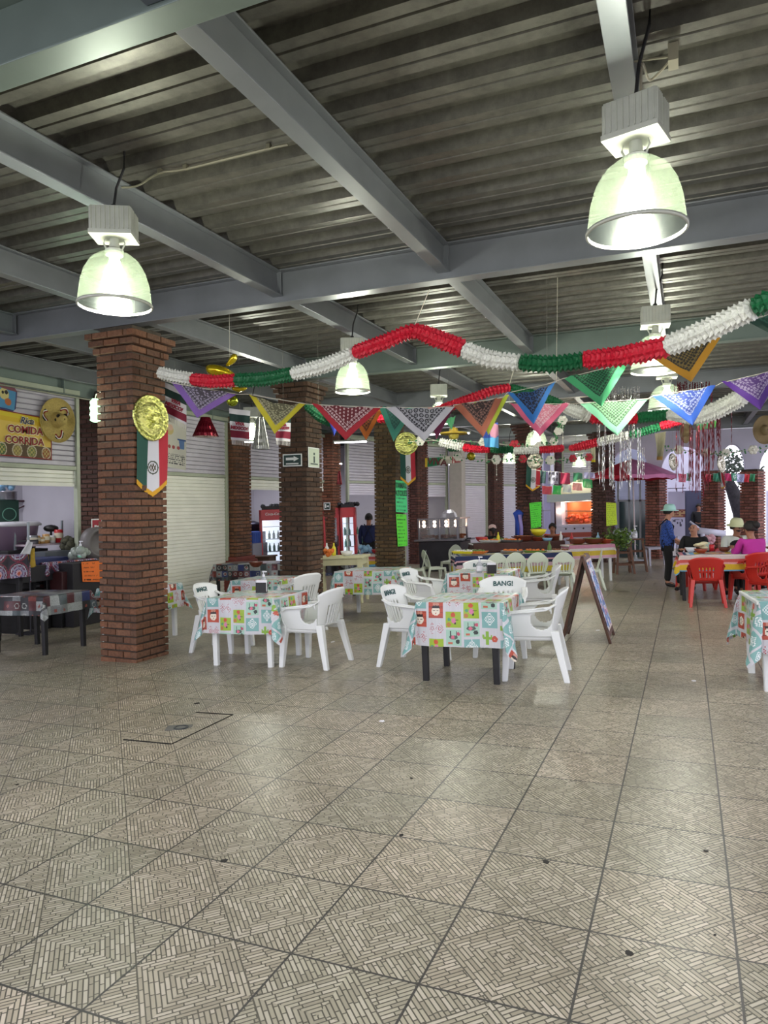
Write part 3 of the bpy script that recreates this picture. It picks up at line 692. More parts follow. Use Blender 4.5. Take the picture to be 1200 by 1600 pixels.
def fanchair(name, m, label, group=None):
    """armless stacking chair, round-topped back with fan slats; faces +Y"""
    t = thing(name, label, 'chair', group)
    b = MB(); b.grid(lambda u, v: ((u-.5)*.42, -.19+.41*v, .44-.018*math.cos((u-.5)*PI)*math.sin(v*PI)-.03*max(0, v-.88)/.12), 14, 12)
    b.grid(lambda u, v: ((u-.5)*.42, .215, .41-.05*v), 12, 2)
    for s in (-1, 1): b.grid(lambda u, v, s=s: (s*.21, -.19+.41*u, .435-.05*v), 8, 2)
    b.obj('seat', m, t, True, solid=.008)
    def back(u, v):
        a = (u-.5)*2; zt = .90-.17*a*a; zz = .44+(zt-.44)*v
        wd = .17+.055*min(1, v*1.6); return (a*wd, -.19-.10*v+.03*a*a, zz)
    def hole(u, v):
        if v < .06 or v > .62: return False
        if u < .13 or u > .87: return False
        lim = .62-.16*(1-abs(u-.5)*2.4); 
        if v > max(.46, lim+.02): return False
        return int((u-.13)/.74*15) % 3 != 1
    b = MB(); b.grid(back, 30, 26, hole); b.obj('backrest', m, t, True, solid=.010)
    for s in (-1, 1):
        leg_bm((s*.225, .235, 0), (s*.19, .20, .44), .04, .055, .042, .055).obj('leg', m, t, bev=.006)
        leg_bm((s*.24, -.31, 0), (s*.185, -.195, .46), .04, .055, .042, .055).obj('leg', m, t, bev=.006)
    return t
PROTO = {}
def place_chair(kind, px, py, rz, label, group='white armchairs around the printed-cloth tables', XY=None, scale=1):
    p = floor_at(px, py) if XY is None else Vector((XY[0], XY[1], 0))
    if kind not in PROTO:
        if kind == 'arm': t = armchair('plastic_armchair', WP, label, group)
        elif kind == 'armcream': t = armchair('plastic_armchair', CP, label, group, word=False)
        elif kind == 'armred': t = armchair('plastic_armchair', RP, label, group, word=False, slots='grid')
        elif kind == 'fan': t = fanchair('plastic_chair', CP, label, group)
        PROTO[kind] = t
    else:
        t = dup(PROTO[kind], label, group)
    on_floor(t, p.x, p.y, rz, scale=scale); return t
def table_at(X, Y, rz, w, d, h, m, label, paint=None, clabel=None, over=.33, seed=1, res=.012, name='plastic_table', cmat=None, flare=.10, overx=None, cg='printed tablecloths'):
    t = plastic_table(name, w, d, h, m, label, 'small square tables')
    on_floor(t, X, Y, rz)
    if paint:
        c = cloth('tablecloth', w, d, over, paint, clabel, seed=seed, res=res, material=cmat, flare=flare, overx=overx, group=cg)
        on_floor(c, X, Y, rz, dz=h); return t, c
    return t, None
# ---- the seating, nearest first
H_T = .735
table_at(-1.90, 6.46, .02, .80, .78, H_T, BP, 'black-legged plastic table in front, between the two nearest white chairs', motif_print, 'printed tablecloth with cactuses and diamonds on the nearest black-legged table', seed=2, res=.006, over=.40)
G1 = 'white armchairs around the nearest table'
place_chair('arm', 0, 0, PI/2+.12, 'white armchair right of the nearest table, facing left', G1, (-1.30, 6.55))
place_chair('arm', 0, 0, -PI/2-.12, 'white armchair left of the nearest table, facing right', G1, (-2.58, 6.80))
place_chair('arm', 0, 0, PI+.12, 'white armchair behind the nearest table, its printed back to the viewer', G1, (-1.84, 7.50))
G2 = 'white armchairs around the second table'
table_at(-4.40, 6.62, .06, .80, .78, H_T, WP, 'white plastic table just right of the nearest brick column', motif_print, 'printed tablecloth on the white table just right of the nearest column', seed=5, res=.007, over=.38)
place_chair('arm', 0, 0, PI/2-.05, 'white armchair right of the table beside the nearest column', G2, (-3.66, 6.58))
place_chair('arm', 0, 0, -PI/2+.1, 'white armchair left of the table beside the nearest column', G2, (-5.22, 7.1))
p = floor_at(545, 985); 
table_at(-4.55, 10.1, .02, .95, .8, H_T, WP, 'white plastic table in front of the poster column', motif_print, 'printed tablecloth on the table in front of the poster column', seed=7, res=.01, over=.36)
table_at(-2.6, 9.55, .02, .85, .75, H_T, WP, 'white plastic table carrying the soap bottle, behind the nearest table', motif_print, 'printed tablecloth under the soap bottle behind the nearest table', seed=9, res=.01)
G3 = 'white armchairs around the soap-bottle table'
place_chair('arm', 0, 0, -PI/2-.1, 'white armchair left of the soap-bottle table', G3, (-3.3, 9.1))
place_chair('arm', 0, 0, PI, 'white armchair behind the soap-bottle table, its back cut by the cloth', G3, (-2.95, 10.4))
place_chair('arm', 0, 0, PI/2+.25, 'white armchair right of the soap-bottle table, left of the sandwich board', G3, (-1.82, 9.4))
table_at(-6.95, 7.55, .05, .8, .75, H_T, WP, 'white plastic table half hidden left of the nearest column', motif_print, 'printed tablecloth on the table half hidden left of the nearest column', seed=11, res=.01)
place_chair('arm', 0, 0, -PI/2+.5, 'white armchair left of the nearest column, under the orange sign', G2, (-7.55, 8.05))
table_at(-5.55, 8.6, .05, .75, .75, H_T, WP, 'white plastic table just behind the nearest column on its right', motif_print, 'printed tablecloth just behind the nearest column on its right', seed=12, res=.01)
place_chair('arm', 0, 0, PI/2-.3, 'white armchair behind the nearest column on its right', G2, (-5.0, 8.5))
table_at(-7.75, 6.6, .03, .95, .75, H_T, BP, 'black-legged table at the far left edge', dark_print, 'dark patchwork tablecloth at the far left edge', seed=14, res=.012, over=.24)
table_at(-7.9, 12.2, .03, 2.0, .8, H_T, BP, 'long table between the plinth column and the nearest column', dark_print, 'dark patchwork tablecloth on the long table in front of the white shutter', seed=15, res=.014, over=.34)
table_at(-6.55, 12.4, .03, .9, .8, H_T+.03, BP, 'table left of the arrow-sign column', dark_print, 'dark patchwork tablecloth left of the arrow-sign column', seed=16, res=.014, over=.30)
# ================================================================ HANGING DECORATION
CORD = mat('thin_cord', 'c9c4b4', .7); FISH = mat('thin_grey_string', '77766e', .7); DCORD = mat('dark_cord', '3a3834', .7)
def crom(pts, k=8):
    out = []; n = len(pts)
    for i in range(n-1):
        p0, p1, p2, p3 = pts[max(i-1, 0)], pts[i], pts[i+1], pts[min(i+2, n-1)]
        for j in range(k):
            t = j/k; out.append(.5*((2*p1)+(p2-p0)*t+(2*p0-5*p1+4*p2-p3)*t*t+(3*p1-p0-3*p2+p3)*t**3))
    out.append(pts[-1]); return out
def cord(name, pix, label, r=.003, m=None, cat='cord', k=6):
    b = MB(); b.tube(crom([dep(*p) for p in pix], k), r, 5); o = recenter(b.obj(name, m or CORD)); return tag(o, label, cat)
def hang(o, P, top=None):      # a thin string from the thing up to the roof deck
    b = MB(); p = Vector(P)-Vector(o.location); b.tube([p, p+Vector((0, 0, (top or roof_z(P[1]))-P[2]))], .0013, 4); b.obj('string', FISH, o)
GR = {c: mat(f'{c}_tissue_paper', h, .55, noise=.25, nscale=60, spec=.4) for c, h in dict(white='d5d6cf', red='c01630', green='0f5a34', dimgreen='1c6a40').items()}
def paper_garland(label, segs, strings=()):
    """segs: list of (colour, [(px,py,depth,radius px)...]) consecutive"""
    t = thing('paper_garland', label, 'garland', 'ruffled tissue-paper garlands'); rnd = random.Random(len(label))
    c0 = dep(*segs[0][1][0][:3]); t.location = c0
    for col, pts in segs:
        path = crom([dep(x, y, D) for x, y, D, r in pts], 10); L = sum((q-p).length for p, q in zip(path, path[1:]))
        n = max(6, int(L/.014)); b = MB(); rs = []; acc = [0]
        for p, q in zip(path, path[1:]): acc.append(acc[-1]+(q-p).length)
        rads = [r*D/F_PX for x, y, D, r in pts]; up = Vector((0, 0, 1))
        for i in range(n+1):
            s = L*i/n; j = max(k for k in range(len(acc)) if acc[k] <= s+1e-9); j = min(j, len(path)-2)
            f = (s-acc[j])/max(1e-6, acc[j+1]-acc[j]); p = path[j].lerp(path[j+1], f); tan = (path[j+1]-path[j]).normalized()
            a = tan.cross(up).normalized(); e = a.cross(tan); g = i/n*(len(rads)-1); g0 = min(int(g), len(rads)-2); R = rads[g0]+(rads[g0+1]-rads[g0])*(g-g0)
            k1 = 1.0 if i % 3 == 0 else (.84 if i % 3 == 1 else .70); ring = []
            if i in (0, n): k1 = .55
            for k in range(18):
                an = 2*PI*k/18; rr = R*k1*(1+(.10 if k % 2 else -.08)+rnd.uniform(-.07, .07)); ring.append(p-c0+a*math.cos(an)*rr+e*math.sin(an)*rr+tan*rnd.uniform(-.004, .004))
            rs.append(ring)
        b.rings(rs); o = b.obj(f'{col}_section', GR[col], t); o['label'] = f'{col} tissue-paper section'
    if 'thin' in label: hang(t, dep(*segs[0][1][1][:3])); hang(t, dep(*segs[-1][1][1][:3]))
    if strings:
        b = MB()
        for (x0, y0, D0), (x1, y1, D1) in strings: b.tube([dep(x0, y0, D0)-c0, dep(x1, y1, D1)-c0], .004, 5)
        b.obj('hanging_string', CORD, t)
    return t
paper_garland('thick white, red and green paper garland sagging across the front from the nearest column', [
    ('white', [(249, 582, 8.0, 10), (275, 588, 7.9, 10), (301, 592, 7.8, 10)]), ('red', [(301, 593, 7.8, 10), (335, 596, 7.6, 10), (369, 594, 7.5, 11)]),
    ('green', [(369, 594, 7.5, 11), (415, 592, 7.3, 11), (457, 584, 7.1, 11)]), ('white', [(457, 584, 7.1, 11), (505, 572, 6.9, 12), (554, 552, 6.7, 12)]),
    ('red', [(554, 551, 6.7, 12), (600, 535, 6.5, 12), (645, 518, 6.4, 12), (685, 530, 6.3, 14), (724, 545, 6.2, 15)]),
    ('white', [(724, 546, 6.2, 14), (765, 561, 6.1, 14), (812, 566, 6.0, 13)]), ('green', [(812, 566, 6.0, 14), (860, 569, 5.9, 14), (912, 563, 5.8, 14)]),
    ('red', [(912, 562, 5.8, 15), (975, 556, 5.6, 16), (1043, 541, 5.3, 17)]), ('white', [(1043, 541, 5.3, 17), (1105, 516, 5.0, 18), (1176, 482, 4.7, 18)]),
    ('green', [(1176, 481, 4.7, 17), (1210, 466, 4.6, 18)])], [((645, 516, 6.4), (671, 452, 6.40)), ])
paper_garland('green, red and white paper garland running behind the row of bandanas', [
    ('green', [(478, 634, 9.5, 6), (500, 650, 9.4, 9), (520, 660, 9.3, 9)]), ('red', [(590, 655, 9, 7), (660, 648, 8.8, 7), (735, 623, 8.4, 8), (768, 611, 8.3, 8), (797, 606, 8.3, 7)]),
    ('green', [(797, 606, 8.3, 7), (850, 622, 8.6, 8), (880, 636, 8.8, 8)]), ('white', [(880, 636, 8.8, 8), (905, 645, 9, 10), (922, 652, 9, 10)]), ('red', [(922, 652, 9, 10), (960, 655, 9.0, 9), (995, 654, 9.0, 9)]), ('dimgreen', [(995, 653, 9.0, 9), (1025, 650, 9, 9), (1045, 648, 9, 9)]),
    ('white', [(1045, 648, 9, 9), (1100, 648, 8.4, 13), (1150, 625, 8.0, 14), (1162, 618, 7.9, 14)])], [((795, 604, 8.3), (806, 566, 8.2)), ((1160, 618, 7.9), (1195, 596, 7.6))])
paper_garland('thin paper garland lowest of all, in front of the tall pale pillar', [
    ('white', [(686, 690, 12.5, 7), (705, 695, 12.5, 7), (724, 699, 12.5, 7)]), ('red', [(724, 699, 12.4, 7), (745, 702, 12.3, 6), (766, 702, 12.2, 6)]),
    ('green', [(766, 702, 12.2, 6), (785, 703, 12.2, 6), (803, 703, 12.1, 6)]), ('white', [(803, 704, 12.1, 6), (822, 704, 12, 6), (842, 703, 12, 6)]),
    ('red', [(842, 703, 12, 6), (862, 702, 11.9, 6), (881, 700, 11.8, 6)])], [((686, 690, 12.5), (640, 676, 13))])
paper_garland('thin paper garland rising to the right behind the mint-green bandana', [
    ('red', [(890, 700, 11.6, 5), (900, 699, 11.6, 7), (934, 691, 11.4, 7)]), ('white', [(934, 691, 11.4, 7), (960, 685, 11.2, 7), (984, 680, 11, 7)]),
    ('dimgreen', [(984, 680, 11, 7), (1010, 673, 10.9, 7), (1032, 667, 10.8, 7)]), ('red', [(1032, 666, 10.8, 7), (1048, 661, 10.7, 7), (1064, 657, 10.6, 7)])], [((1064, 657, 10.6), (1095, 645, 10.2))])

def tri_dist(X, Y, A, B):
    dx, dy = B[0]-A[0], B[1]-A[1]; return abs((X-A[0])*dy-(Y-A[1])*dx)/math.hypot(dx, dy)
BAN = []
def line_through(name, pts, label, cat='cord', r=.004):
    b = MB(); b.tube(pts, r, 5); return tag(recenter(b.obj(name, CORD)), label, cat)
def bandana(label, p1, p2, pa, D1, D2, base, inner, ink, style='paisley', bw=.068, sag=.02, seed=1, fold=0):
    P1, P2 = dep(*p1, D1), dep(*p2, D2); A = dep(*pa, (D1+D2)/2-.06); c0 = (P1+P2)/2
    ex = (P2-P1).normalized(); W = (P2-P1).length; nn = ex.cross(Vector((0, 0, 1))).normalized()
    av = A-P1; ax = av.dot(ex); ay = (av-ex*ax).length; N = 110; M_ = 80
    u = np.linspace(0, 1, N+1); v = np.linspace(0, 1, M_+1)**.9; U, V = np.meshgrid(u, v)
    X = U*W*(1-V)+ax*V; Y = ay*V
    rnd = np.random.RandomState(seed); ph = rnd.rand(4)*6
    bil = .030*np.sin(U*PI)*np.sin((1-V)*PI*.6+.4)+.012*np.sin(X*22+ph[0])*(1-V*.4)+.010*np.sin(Y*16+X*9+ph[1])
    sg = -sag*np.sin(U*PI)*(1-V)+.008*np.sin(U*19+ph[2])*(1-V)
    dn = (A-P1-ex*ax)/max(ay, 1e-6)
    P = np.empty((M_+1, N+1, 3))
    for k in range(3): P[..., k] = (P1[k]-c0[k])+ex[k]*X+dn[k]*Y+nn[k]*bil*(1 if nn.y < 0 else -1)+(0, 0, 1)[k]*sg
    dn_ = Vector(dn)
    Xc = (X[:-1, :-1]+X[1:, 1:])/2; Yc = (Y[:-1, :-1]+Y[1:, 1:])/2
    d = np.minimum(tri_dist(Xc, Yc, (0, 0), (ax, ay)), tri_dist(Xc, Yc, (W, 0), (ax, ay)))
    col = blank(M_, N, base); ins = d > bw; put(col, ins, inner)
    q = np.floor(Xc/.010), np.floor(Yc/.010)
    if style == 'paisley':
        m = ins & (((np.sin(Xc*105+3*np.sin(Yc*60))*np.sin(Yc*95+2*np.sin(Xc*50))) > .2)); put(col, m, ink)
    elif style == 'grid': put(col, ins & ((np.floor(Xc/.018)+np.floor(Yc/.018)) % 2 == 0), ink)
    elif style == 'rings':
        gx, gy = (Xc/.058) % 1-.5, (Yc/.058) % 1-.5; r = np.hypot(gx, gy); put(col, ins & (r < .42) & (r > .22), ink); put(col, ins & (r < .1), ink)
    elif style == 'dots':
        gx, gy = (Xc/.042) % 1-.5, ((Yc/.042)+.5*np.floor(Xc/.042)) % 1-.5; put(col, ins & (np.hypot(gx*1.4, gy) < .3), ink)
    band = (d > bw+.018) & (d < bw+.055); put(col, band, inner); put(col, band & (np.sin(Xc*130)*np.sin(Yc*130) > .1), ink)
    for e in (bw+.006, bw+.062): put(col, (d > e) & (d < e+.006), ink)
    o = paint_grid('bandana', P, col*.62, VC); o.location = c0
    BAN.append((P1+dn_*.008, P2+dn_*.008)); return tag(o, label, 'bandana', 'paisley bandanas hung as bunting')
bandana('lilac bandana beside the nearest column, grey paisley centre', (268, 597), (372, 615), (308, 653), 7.6, 7.9, '8a63b8', '4a4452', 'a49cb4', seed=1)
bandana('yellow bandana with a grey patterned centre', (388, 615), (478, 630), (429, 678), 7.9, 8.1, 'd9cd2c', '6a684e', 'b4b08c', sag=.06, seed=2)
bandana('small royal blue bandana tip showing left of the dark red bandana', (508, 640), (540, 642), (522, 682), 9.2, 9.2, '2f46b0', '2a3a90', '4a5cc0', bw=.05, seed=3)
bandana('orange bandana peeking out right of the dark red one', (545, 640), (600, 637), (572, 688), 8.5, 8.5, 'e07a22', 'b3642a', '5a3018', bw=.05, seed=4)
bandana('dark red bandana with white dots, left of the teal one', (487, 631), (598, 636), (540, 688), 7.6, 7.6, 'b3162b', '6a1020', 'd8b8ba', 'dots', seed=5)
bandana('teal green bandana between the dark red and the white one', (592, 635), (648, 636), (615, 690), 8.2, 8.2, '4fae90', '4a8a78', '356a5e', bw=.06, seed=6)
bandana('maroon bandana edge behind the right side of the white one', (668, 638), (712, 632), (682, 687), 8.1, 8.1, '7c1f4e', '6a2a48', '8c5a6c', bw=.08, seed=7)
bandana('white bandana with black ring pattern, left of the brown one', (603, 636), (710, 635), (663, 690), 7.5, 7.5, 'cdccd2', 'a9a9b0', '26272e', 'rings', seed=8)
bandana('lime yellow bandana edge right of the brown one', (740, 628), (795, 617), (763, 680), 8.0, 8.0, 'c9dd3c', '9a9c40', '5f6030', bw=.05, seed=9)
bandana('orange and brown bandana left of the bright blue one', (708, 632), (786, 620), (755, 683), 7.7, 7.7, 'd07c5c', '3c2a26', '9a7466', 'paisley', bw=.07, seed=10)
bandana('pink bandana behind the bright blue one', (796, 630), (891, 630), (843, 682), 8.2, 8.2, 'e8688e', 'e58aa0', 'f2c0cc', seed=11)
bandana('bright blue bandana with black triangles, its corner flicked up', (792, 613), (869, 596), (834, 663), 7.6, 7.6, '2b7fd0', '2f5a94', '0c1220', 'rings', seed=12, sag=.05)
bandana('darker green bandana just above the mint-green one', (881, 590), (983, 565), (940, 635), 7.4, 7.2, '54c983', '3f9a66', '24523a', 'grid', seed=13)
bandana('mint-green bandana hanging lowest right of the centre', (906, 629), (1013, 622), (964, 681), 7.7, 7.6, '9aeaba', '90c894', '4a6a4c', 'grid', seed=14)
bandana('mustard yellow bandana with a black chequered centre', (1018, 560), (1132, 519), (1080, 597), 6.6, 6.4, 'e2a52a', '8f7a44', '39362e', 'grid', seed=15)
bandana('blue bandana with white paisley under the roof at right', (1018, 618), (1118, 602), (1082, 665), 7.6, 7.4, '3a6cd6', '3a50a4', 'a8b4dc', seed=16)
bandana('purple bandana at the right edge, white patterned border', (1127, 597), (1226, 574), (1188, 641), 7.4, 7.2, '5d2c96', '5a3a80', 'a898bc', seed=17)
bandana('dark green bandana corner at the top right edge', (1166, 499), (1245, 480), (1214, 528), 6.2, 6.0, '164436', '1f4f40', '3a6a5a', seed=18)
bandana('small green pennant between the maroon and brown bandanas', (690, 652), (712, 650), (706, 672), 11, 11, '7fe6a0', '8af0aa', '6ad08c', bw=.3, seed=19)
def ban_line(idx, first, last, label):
    line_through('bunting_line', [first]+[q for k in idx for q in BAN[k]]+[last], label)
ban_line((0, 1, 4, 7, 9, 11), onX(254, 594, -5.735), BAN[11][1]+Vector((.02, 0, roof_z(BAN[11][1].y)-BAN[11][1].z)), 'cord carrying the front row of bandanas from the nearest column')
ban_line((3, 5, 6, 8, 10, 13, 15, 16), BAN[2][0]+Vector((-.1, 0, 0)), dep(1240, 568, 7.1), 'cord carrying the pink, mint-green, blue and purple bandanas')
ban_line((12, 14, 17), dep(855, 600, 7.5), dep(1260, 474, 5.9), 'cord carrying the mustard yellow bandana')
hang(bpy.data.objects['bunting_line.001'], BAN[2][0]+Vector((-.1, 0, 0))); hang(bpy.data.objects['bunting_line.002'], dep(855, 600, 7.5)); hang(bpy.data.objects['bandana.018'], dep(701, 652, 11))
# ---- painted panels on walls and strings
def quad_panel(name, corners, painter, label, cat, group=None, n=(60, 60), wave=0, seed=0, material=None, ph=0):
    TL, TR, BR_, BL = [Vector(c) for c in corners]; c0 = (TL+TR+BR_+BL)/4; u = np.linspace(0, 1, n[0]+1); v = np.linspace(0, 1, n[1]+1); U, V = np.meshgrid(u, v)
    nn = (TR-TL).cross(BL-TL).normalized(); P = np.empty((n[1]+1, n[0]+1, 3)); w = wave*np.sin(U*8+seed+V*3)*(.3+V)
    for k in range(3): P[..., k] = TL[k]*(1-U)*(1-V)+TR[k]*U*(1-V)+BR_[k]*U*V+BL[k]*(1-U)*V-c0[k]-nn[k]*w
    uc = (u[1:]+u[:-1])/2; vc = (v[1:]+v[:-1])/2; UC, VCc = np.meshgrid(uc, vc)
    o = paint_grid(name, P, painter(UC, VCc), material or VC); o.location = c0
    if cat in ('pennant', 'flag', 'cloth', 'ribbon', 'banner') and group != 'cut-paper flags' and 'nearest column' not in label.replace('beside the nearest column', '') and 'far left' not in label: hang(o, (TL+TR)/2)
    return tag(o, label, cat, group)
def pennant_paint(U, V):
    a = blank(*U.shape, 'ccccd4'); put(a, U < .36, '1f4f44'); put(a, U > .70, 'b02334')
    edge = .80+.18*(1-abs(U-.5)*2); put(a, V > edge-.07, 'cf9a1c'); r = np.hypot((U-.52)*1.0, (V-.56)*1.6)
    put(a, (r < .16) & (r > .125), '4a5248'); put(a, (r < .10) & (np.sin(U*90)*np.sin(V*70) > -.2), '4d4636'); a[V > edge] = np.nan; return a
def fringe_flag(U, V):
    a = blank(*U.shape, 'cfcdd2'); put(a, (V > .14) & (V < .36), '14332e'); put(a, (V > .60) & (V < .80), '7a1530'); put(a, V > .86, 'c9c6c0')
    a[(V > .88) & (np.sin(U*75) > .1)] = np.nan; return a
XC = -5.73
pX = lambda x, y, X=XC+.012: onX(x, y, X)
quad_panel('tricolour_pennant', [pX(214, 668), pX(262, 672), pX(262, 778), pX(212, 778)], pennant_paint, 'tricolour pennant with gold fringe under the gold medallion on the nearest column', 'pennant', 'tricolour pennants', (70, 110), .012)
GOLD = mat('embossed_gold_foil', 'cdd07c', .24, .95, bump=1.0, nscale=26); GOLD2 = mat('embossed_silver_foil', 'cfcbb8', .22, .95, bump=1.0, nscale=26)
def medallion(c, nrm, R, label, m=GOLD, cat='medallion'):
    b = MB(); prof = [(R*.001, .024), (R*.25, .026), (R*.5, .03), (R*.66, .022), (R*.70, .014), (R*.74, .022), (R*.9, .02), (R*.95, .026), (R, .012), (R*.985, 0), (R*.001, 0)]
    q = Vector((0, 0, 1)).rotation_difference(Vector(nrm).normalized()).to_matrix()
    rs = []
    for r, z in prof: rs.append([q @ Vector((math.cos(2*PI*k/48)*r, math.sin(2*PI*k/48)*r, z+(.006*(k % 2) if r > R*.9 else 0))) for k in range(48)])
    b.rings(rs, False)
    for k in range(24):            # raised letters of the rim
        a = 2*PI*k/24; b.box(q @ Vector((math.cos(a)*R*.82, math.sin(a)*R*.82, .024)), (R*.07, R*.07, R*.05), 0, q @ Matrix.Rotation(a, 3, 'Z'))
    rnd = random.Random(5)         # relief of the centre
    for k in range(26):
        a = rnd.uniform(0, 2*PI); r = rnd.uniform(0, R*.52); b.ball(q @ Vector((math.cos(a)*r, math.sin(a)*r, .026)), R*rnd.uniform(.05, .12), 8, (1.4, .8, .6))
    o = b.obj('foil_medallion', m, None, True); o.location = c
    if 'nearest' not in label: hang(o, Vector(c)+Vector((0, 0, R*.9)))
    return tag(o, label, cat, 'round foil medallions')
medallion(onX(235, 653, XC+.014), (1, -.08, .03), .27, 'big round gold foil medallion on the nearest column')
p = dep(635, 693, 15.0); medallion(p, (.35, -1, 0), .25, 'round gold foil medallion near the top of the poster column')
quad_panel('tricolour_pennant', [dep(625, 700, 15.02), dep(648, 702, 15.0), dep(650, 760, 15.0), dep(626, 760, 15.02)], pennant_paint, 'tricolour pennant hanging beside the poster column', 'pennant', 'tricolour pennants', (50, 90), .02, 1)
p = dep(836, 721, 17.6); medallion(p, (.1, -1, .1), .20, 'silvery foil medallion above the middle pennant', GOLD2)
quad_panel('tricolour_pennant', [dep(823, 725, 17.7), dep(845, 727, 17.6), dep(843, 769, 17.6), dep(821, 768, 17.7)], pennant_paint, 'tricolour pennant above the green poster in the middle distance', 'pennant', 'tricolour pennants', (50, 90), .02, 2)
p = dep(1051, 722, 15); medallion(p, (1, -.45, .1), .19, 'foil medallion seen edge-on left of the red tinsel', GOLD2)
p = dep(1126, 725, 15); medallion(p, (1, -.45, .1), .19, 'foil medallion seen edge-on right of the red tinsel', GOLD2)
quad_panel('tricolour_pennant', [dep(1122, 738, 15.2), dep(1129, 738, 15.0), dep(1133, 766, 15.0), dep(1126, 762, 15.2)], pennant_paint, 'tricolour pennant seen almost edge-on right of the red tinsel', 'pennant', 'tricolour pennants', (30, 50), .02, 2)
RED_T = mat('maroon_lettering', '8e2236', .7)
def viva(corn, label, D):
    o = quad_panel('fringed_flag', [dep(x, y, D) for x, y in corn], fringe_flag, label, 'flag', 'fringed VIVA MEXICO cloths', (60, 90), .015, 1)
    TL, TR, BR_, BL = [dep(x, y, D) for x, y in corn]; c = (TL+TR)/2*.53+(BL+BR_)/2*.47; w = (TR-TL).length
    nn = (TR-TL).cross(BL-TL).normalized(); nn = nn if nn.dot(CAMP-c) > 0 else -nn; up = (TL-BL)
    text('printed_word', 'VIVA\nMEXICO!', w*.2, RED_T, o, Matrix.Translation(-Vector(o.location)) @ frame(c+nn*.02, TR-TL, up), .004, .002); return o
viva([(257, 597), (291, 612), (291, 672), (257, 655)], 'fringed VIVA MEXICO cloth behind the lilac bandana', 8.6)
viva([(358, 638), (391, 642), (389, 697), (361, 694)], 'fringed VIVA MEXICO cloth between the lilac and yellow bandanas', 9.4)
viva([(430, 640), (455, 641), (453, 697), (431, 695)], 'fringed cloth half hidden behind the yellow bandana', 9.4)
def cartoon(U, V):
    a = blank(*U.shape, 'cdcbb8'); put(a, np.hypot((U-.2)*1.0, (V-.25)*2) < .2, 'c9b878'); put(a, np.hypot((U-.25), (V-.2)*2) < .12, 'd8b49a')
    put(a, (abs(U-.78) < .12-.1*(V-.5)) & (abs(V-.5) < .09), '5f7fa8'); put(a, (abs(U-.78) < .2) & (abs(V-.41) < .015), '44608c')
    for x in (.2, .4, .62): put(a, np.hypot(U-x, (V-.58)*2) < .07, 'a8504a')
    put(a, (V > .72) & (V < .92) & (abs((V*26) % 1-.5) < .25) & (hsh(np.floor(U*26), np.floor(V*26)) > .35) & (U > .06) & (U < .94), '3a3a3c'); return a
quad_panel('printed_banner', [dep(258, 650, 10.6), dep(291, 658, 10.8), dep(291, 735, 10.8), dep(258, 729, 10.6)], cartoon, 'white banner with a cartoon figure and a blue bin beside the nearest column', 'banner', None, (60, 120), .01)
# shop banner at far left
XW = XS+.06
def banner_paint(U, V):
    a = blank(*U.shape, 'd6b32a'); put(a, V < .12, 'd9c22c'); put(a, (V > .22) & (V < .70), 'dfbf58'); put(a, (V > .70), '5c4a30')
    for i, c in enumerate(('7a6a3a', 'b9503a', '4f6b3a', '8a7a45', '6b7a48', '93502f')):
        x = .08+i*.17; r = np.hypot((U-x)*2.6, (V-.85)*1.0); put(a, r < .15, 'c2b79a'); put(a, r < .12, c); put(a, (r < .10) & (np.sin(U*160)*np.sin(V*60) > 0), 'b5a862')
    e = (U < .012) | (U > .988) | (V < .025) | (V > .975); put(a, e, '8a2a20'); return a
bn = quad_panel('shop_banner', [onX(-62, 627, XW), onX(81, 655, XW), onX(81, 719, XW), onX(-62, 706, XW)], banner_paint, 'yellow banner reading Rica COMIDA CORRIDA above the far left stall', 'banner', None, (160, 80), 0, 0, VCP)
def wtext(s, px, py, hpx, m, parent, **k):
    p = onX(px, py, XW+.012); sz = hpx*depth_of(p)/F_PX/.72
    return text('printed_word', s, sz, m, parent, Matrix.Translation(-Vector(parent.location)) @ frame(p, (0, 1, 0), (0, 0, 1)), **k)
HALO = mat('cream_outline', 'e6dcb0', .7); MRN = mat('dark_red_lettering', '8a1c1c', .7); NVY = mat('navy_lettering', '1c2a55', .7)
wtext('COMIDA', 40, 672.5, 11.5, HALO, bn, bold=.016, ext=.001); wtext('CORRIDA', 39, 689, 11.5, HALO, bn, bold=.016, ext=.001); wtext('Rica', 42, 658, 10.5, HALO, bn, bold=.012, ext=.001, shear=.3)
XW += .010
wtext('COMIDA', 40, 672.5, 11.5, MRN, bn, bold=.003, ext=.001); wtext('CORRIDA', 39, 689, 11.5, MRN, bn, bold=.003, ext=.001); wtext('Rica', 42, 658, 10.5, NVY, bn, bold=.001, ext=.001, shear=.3)
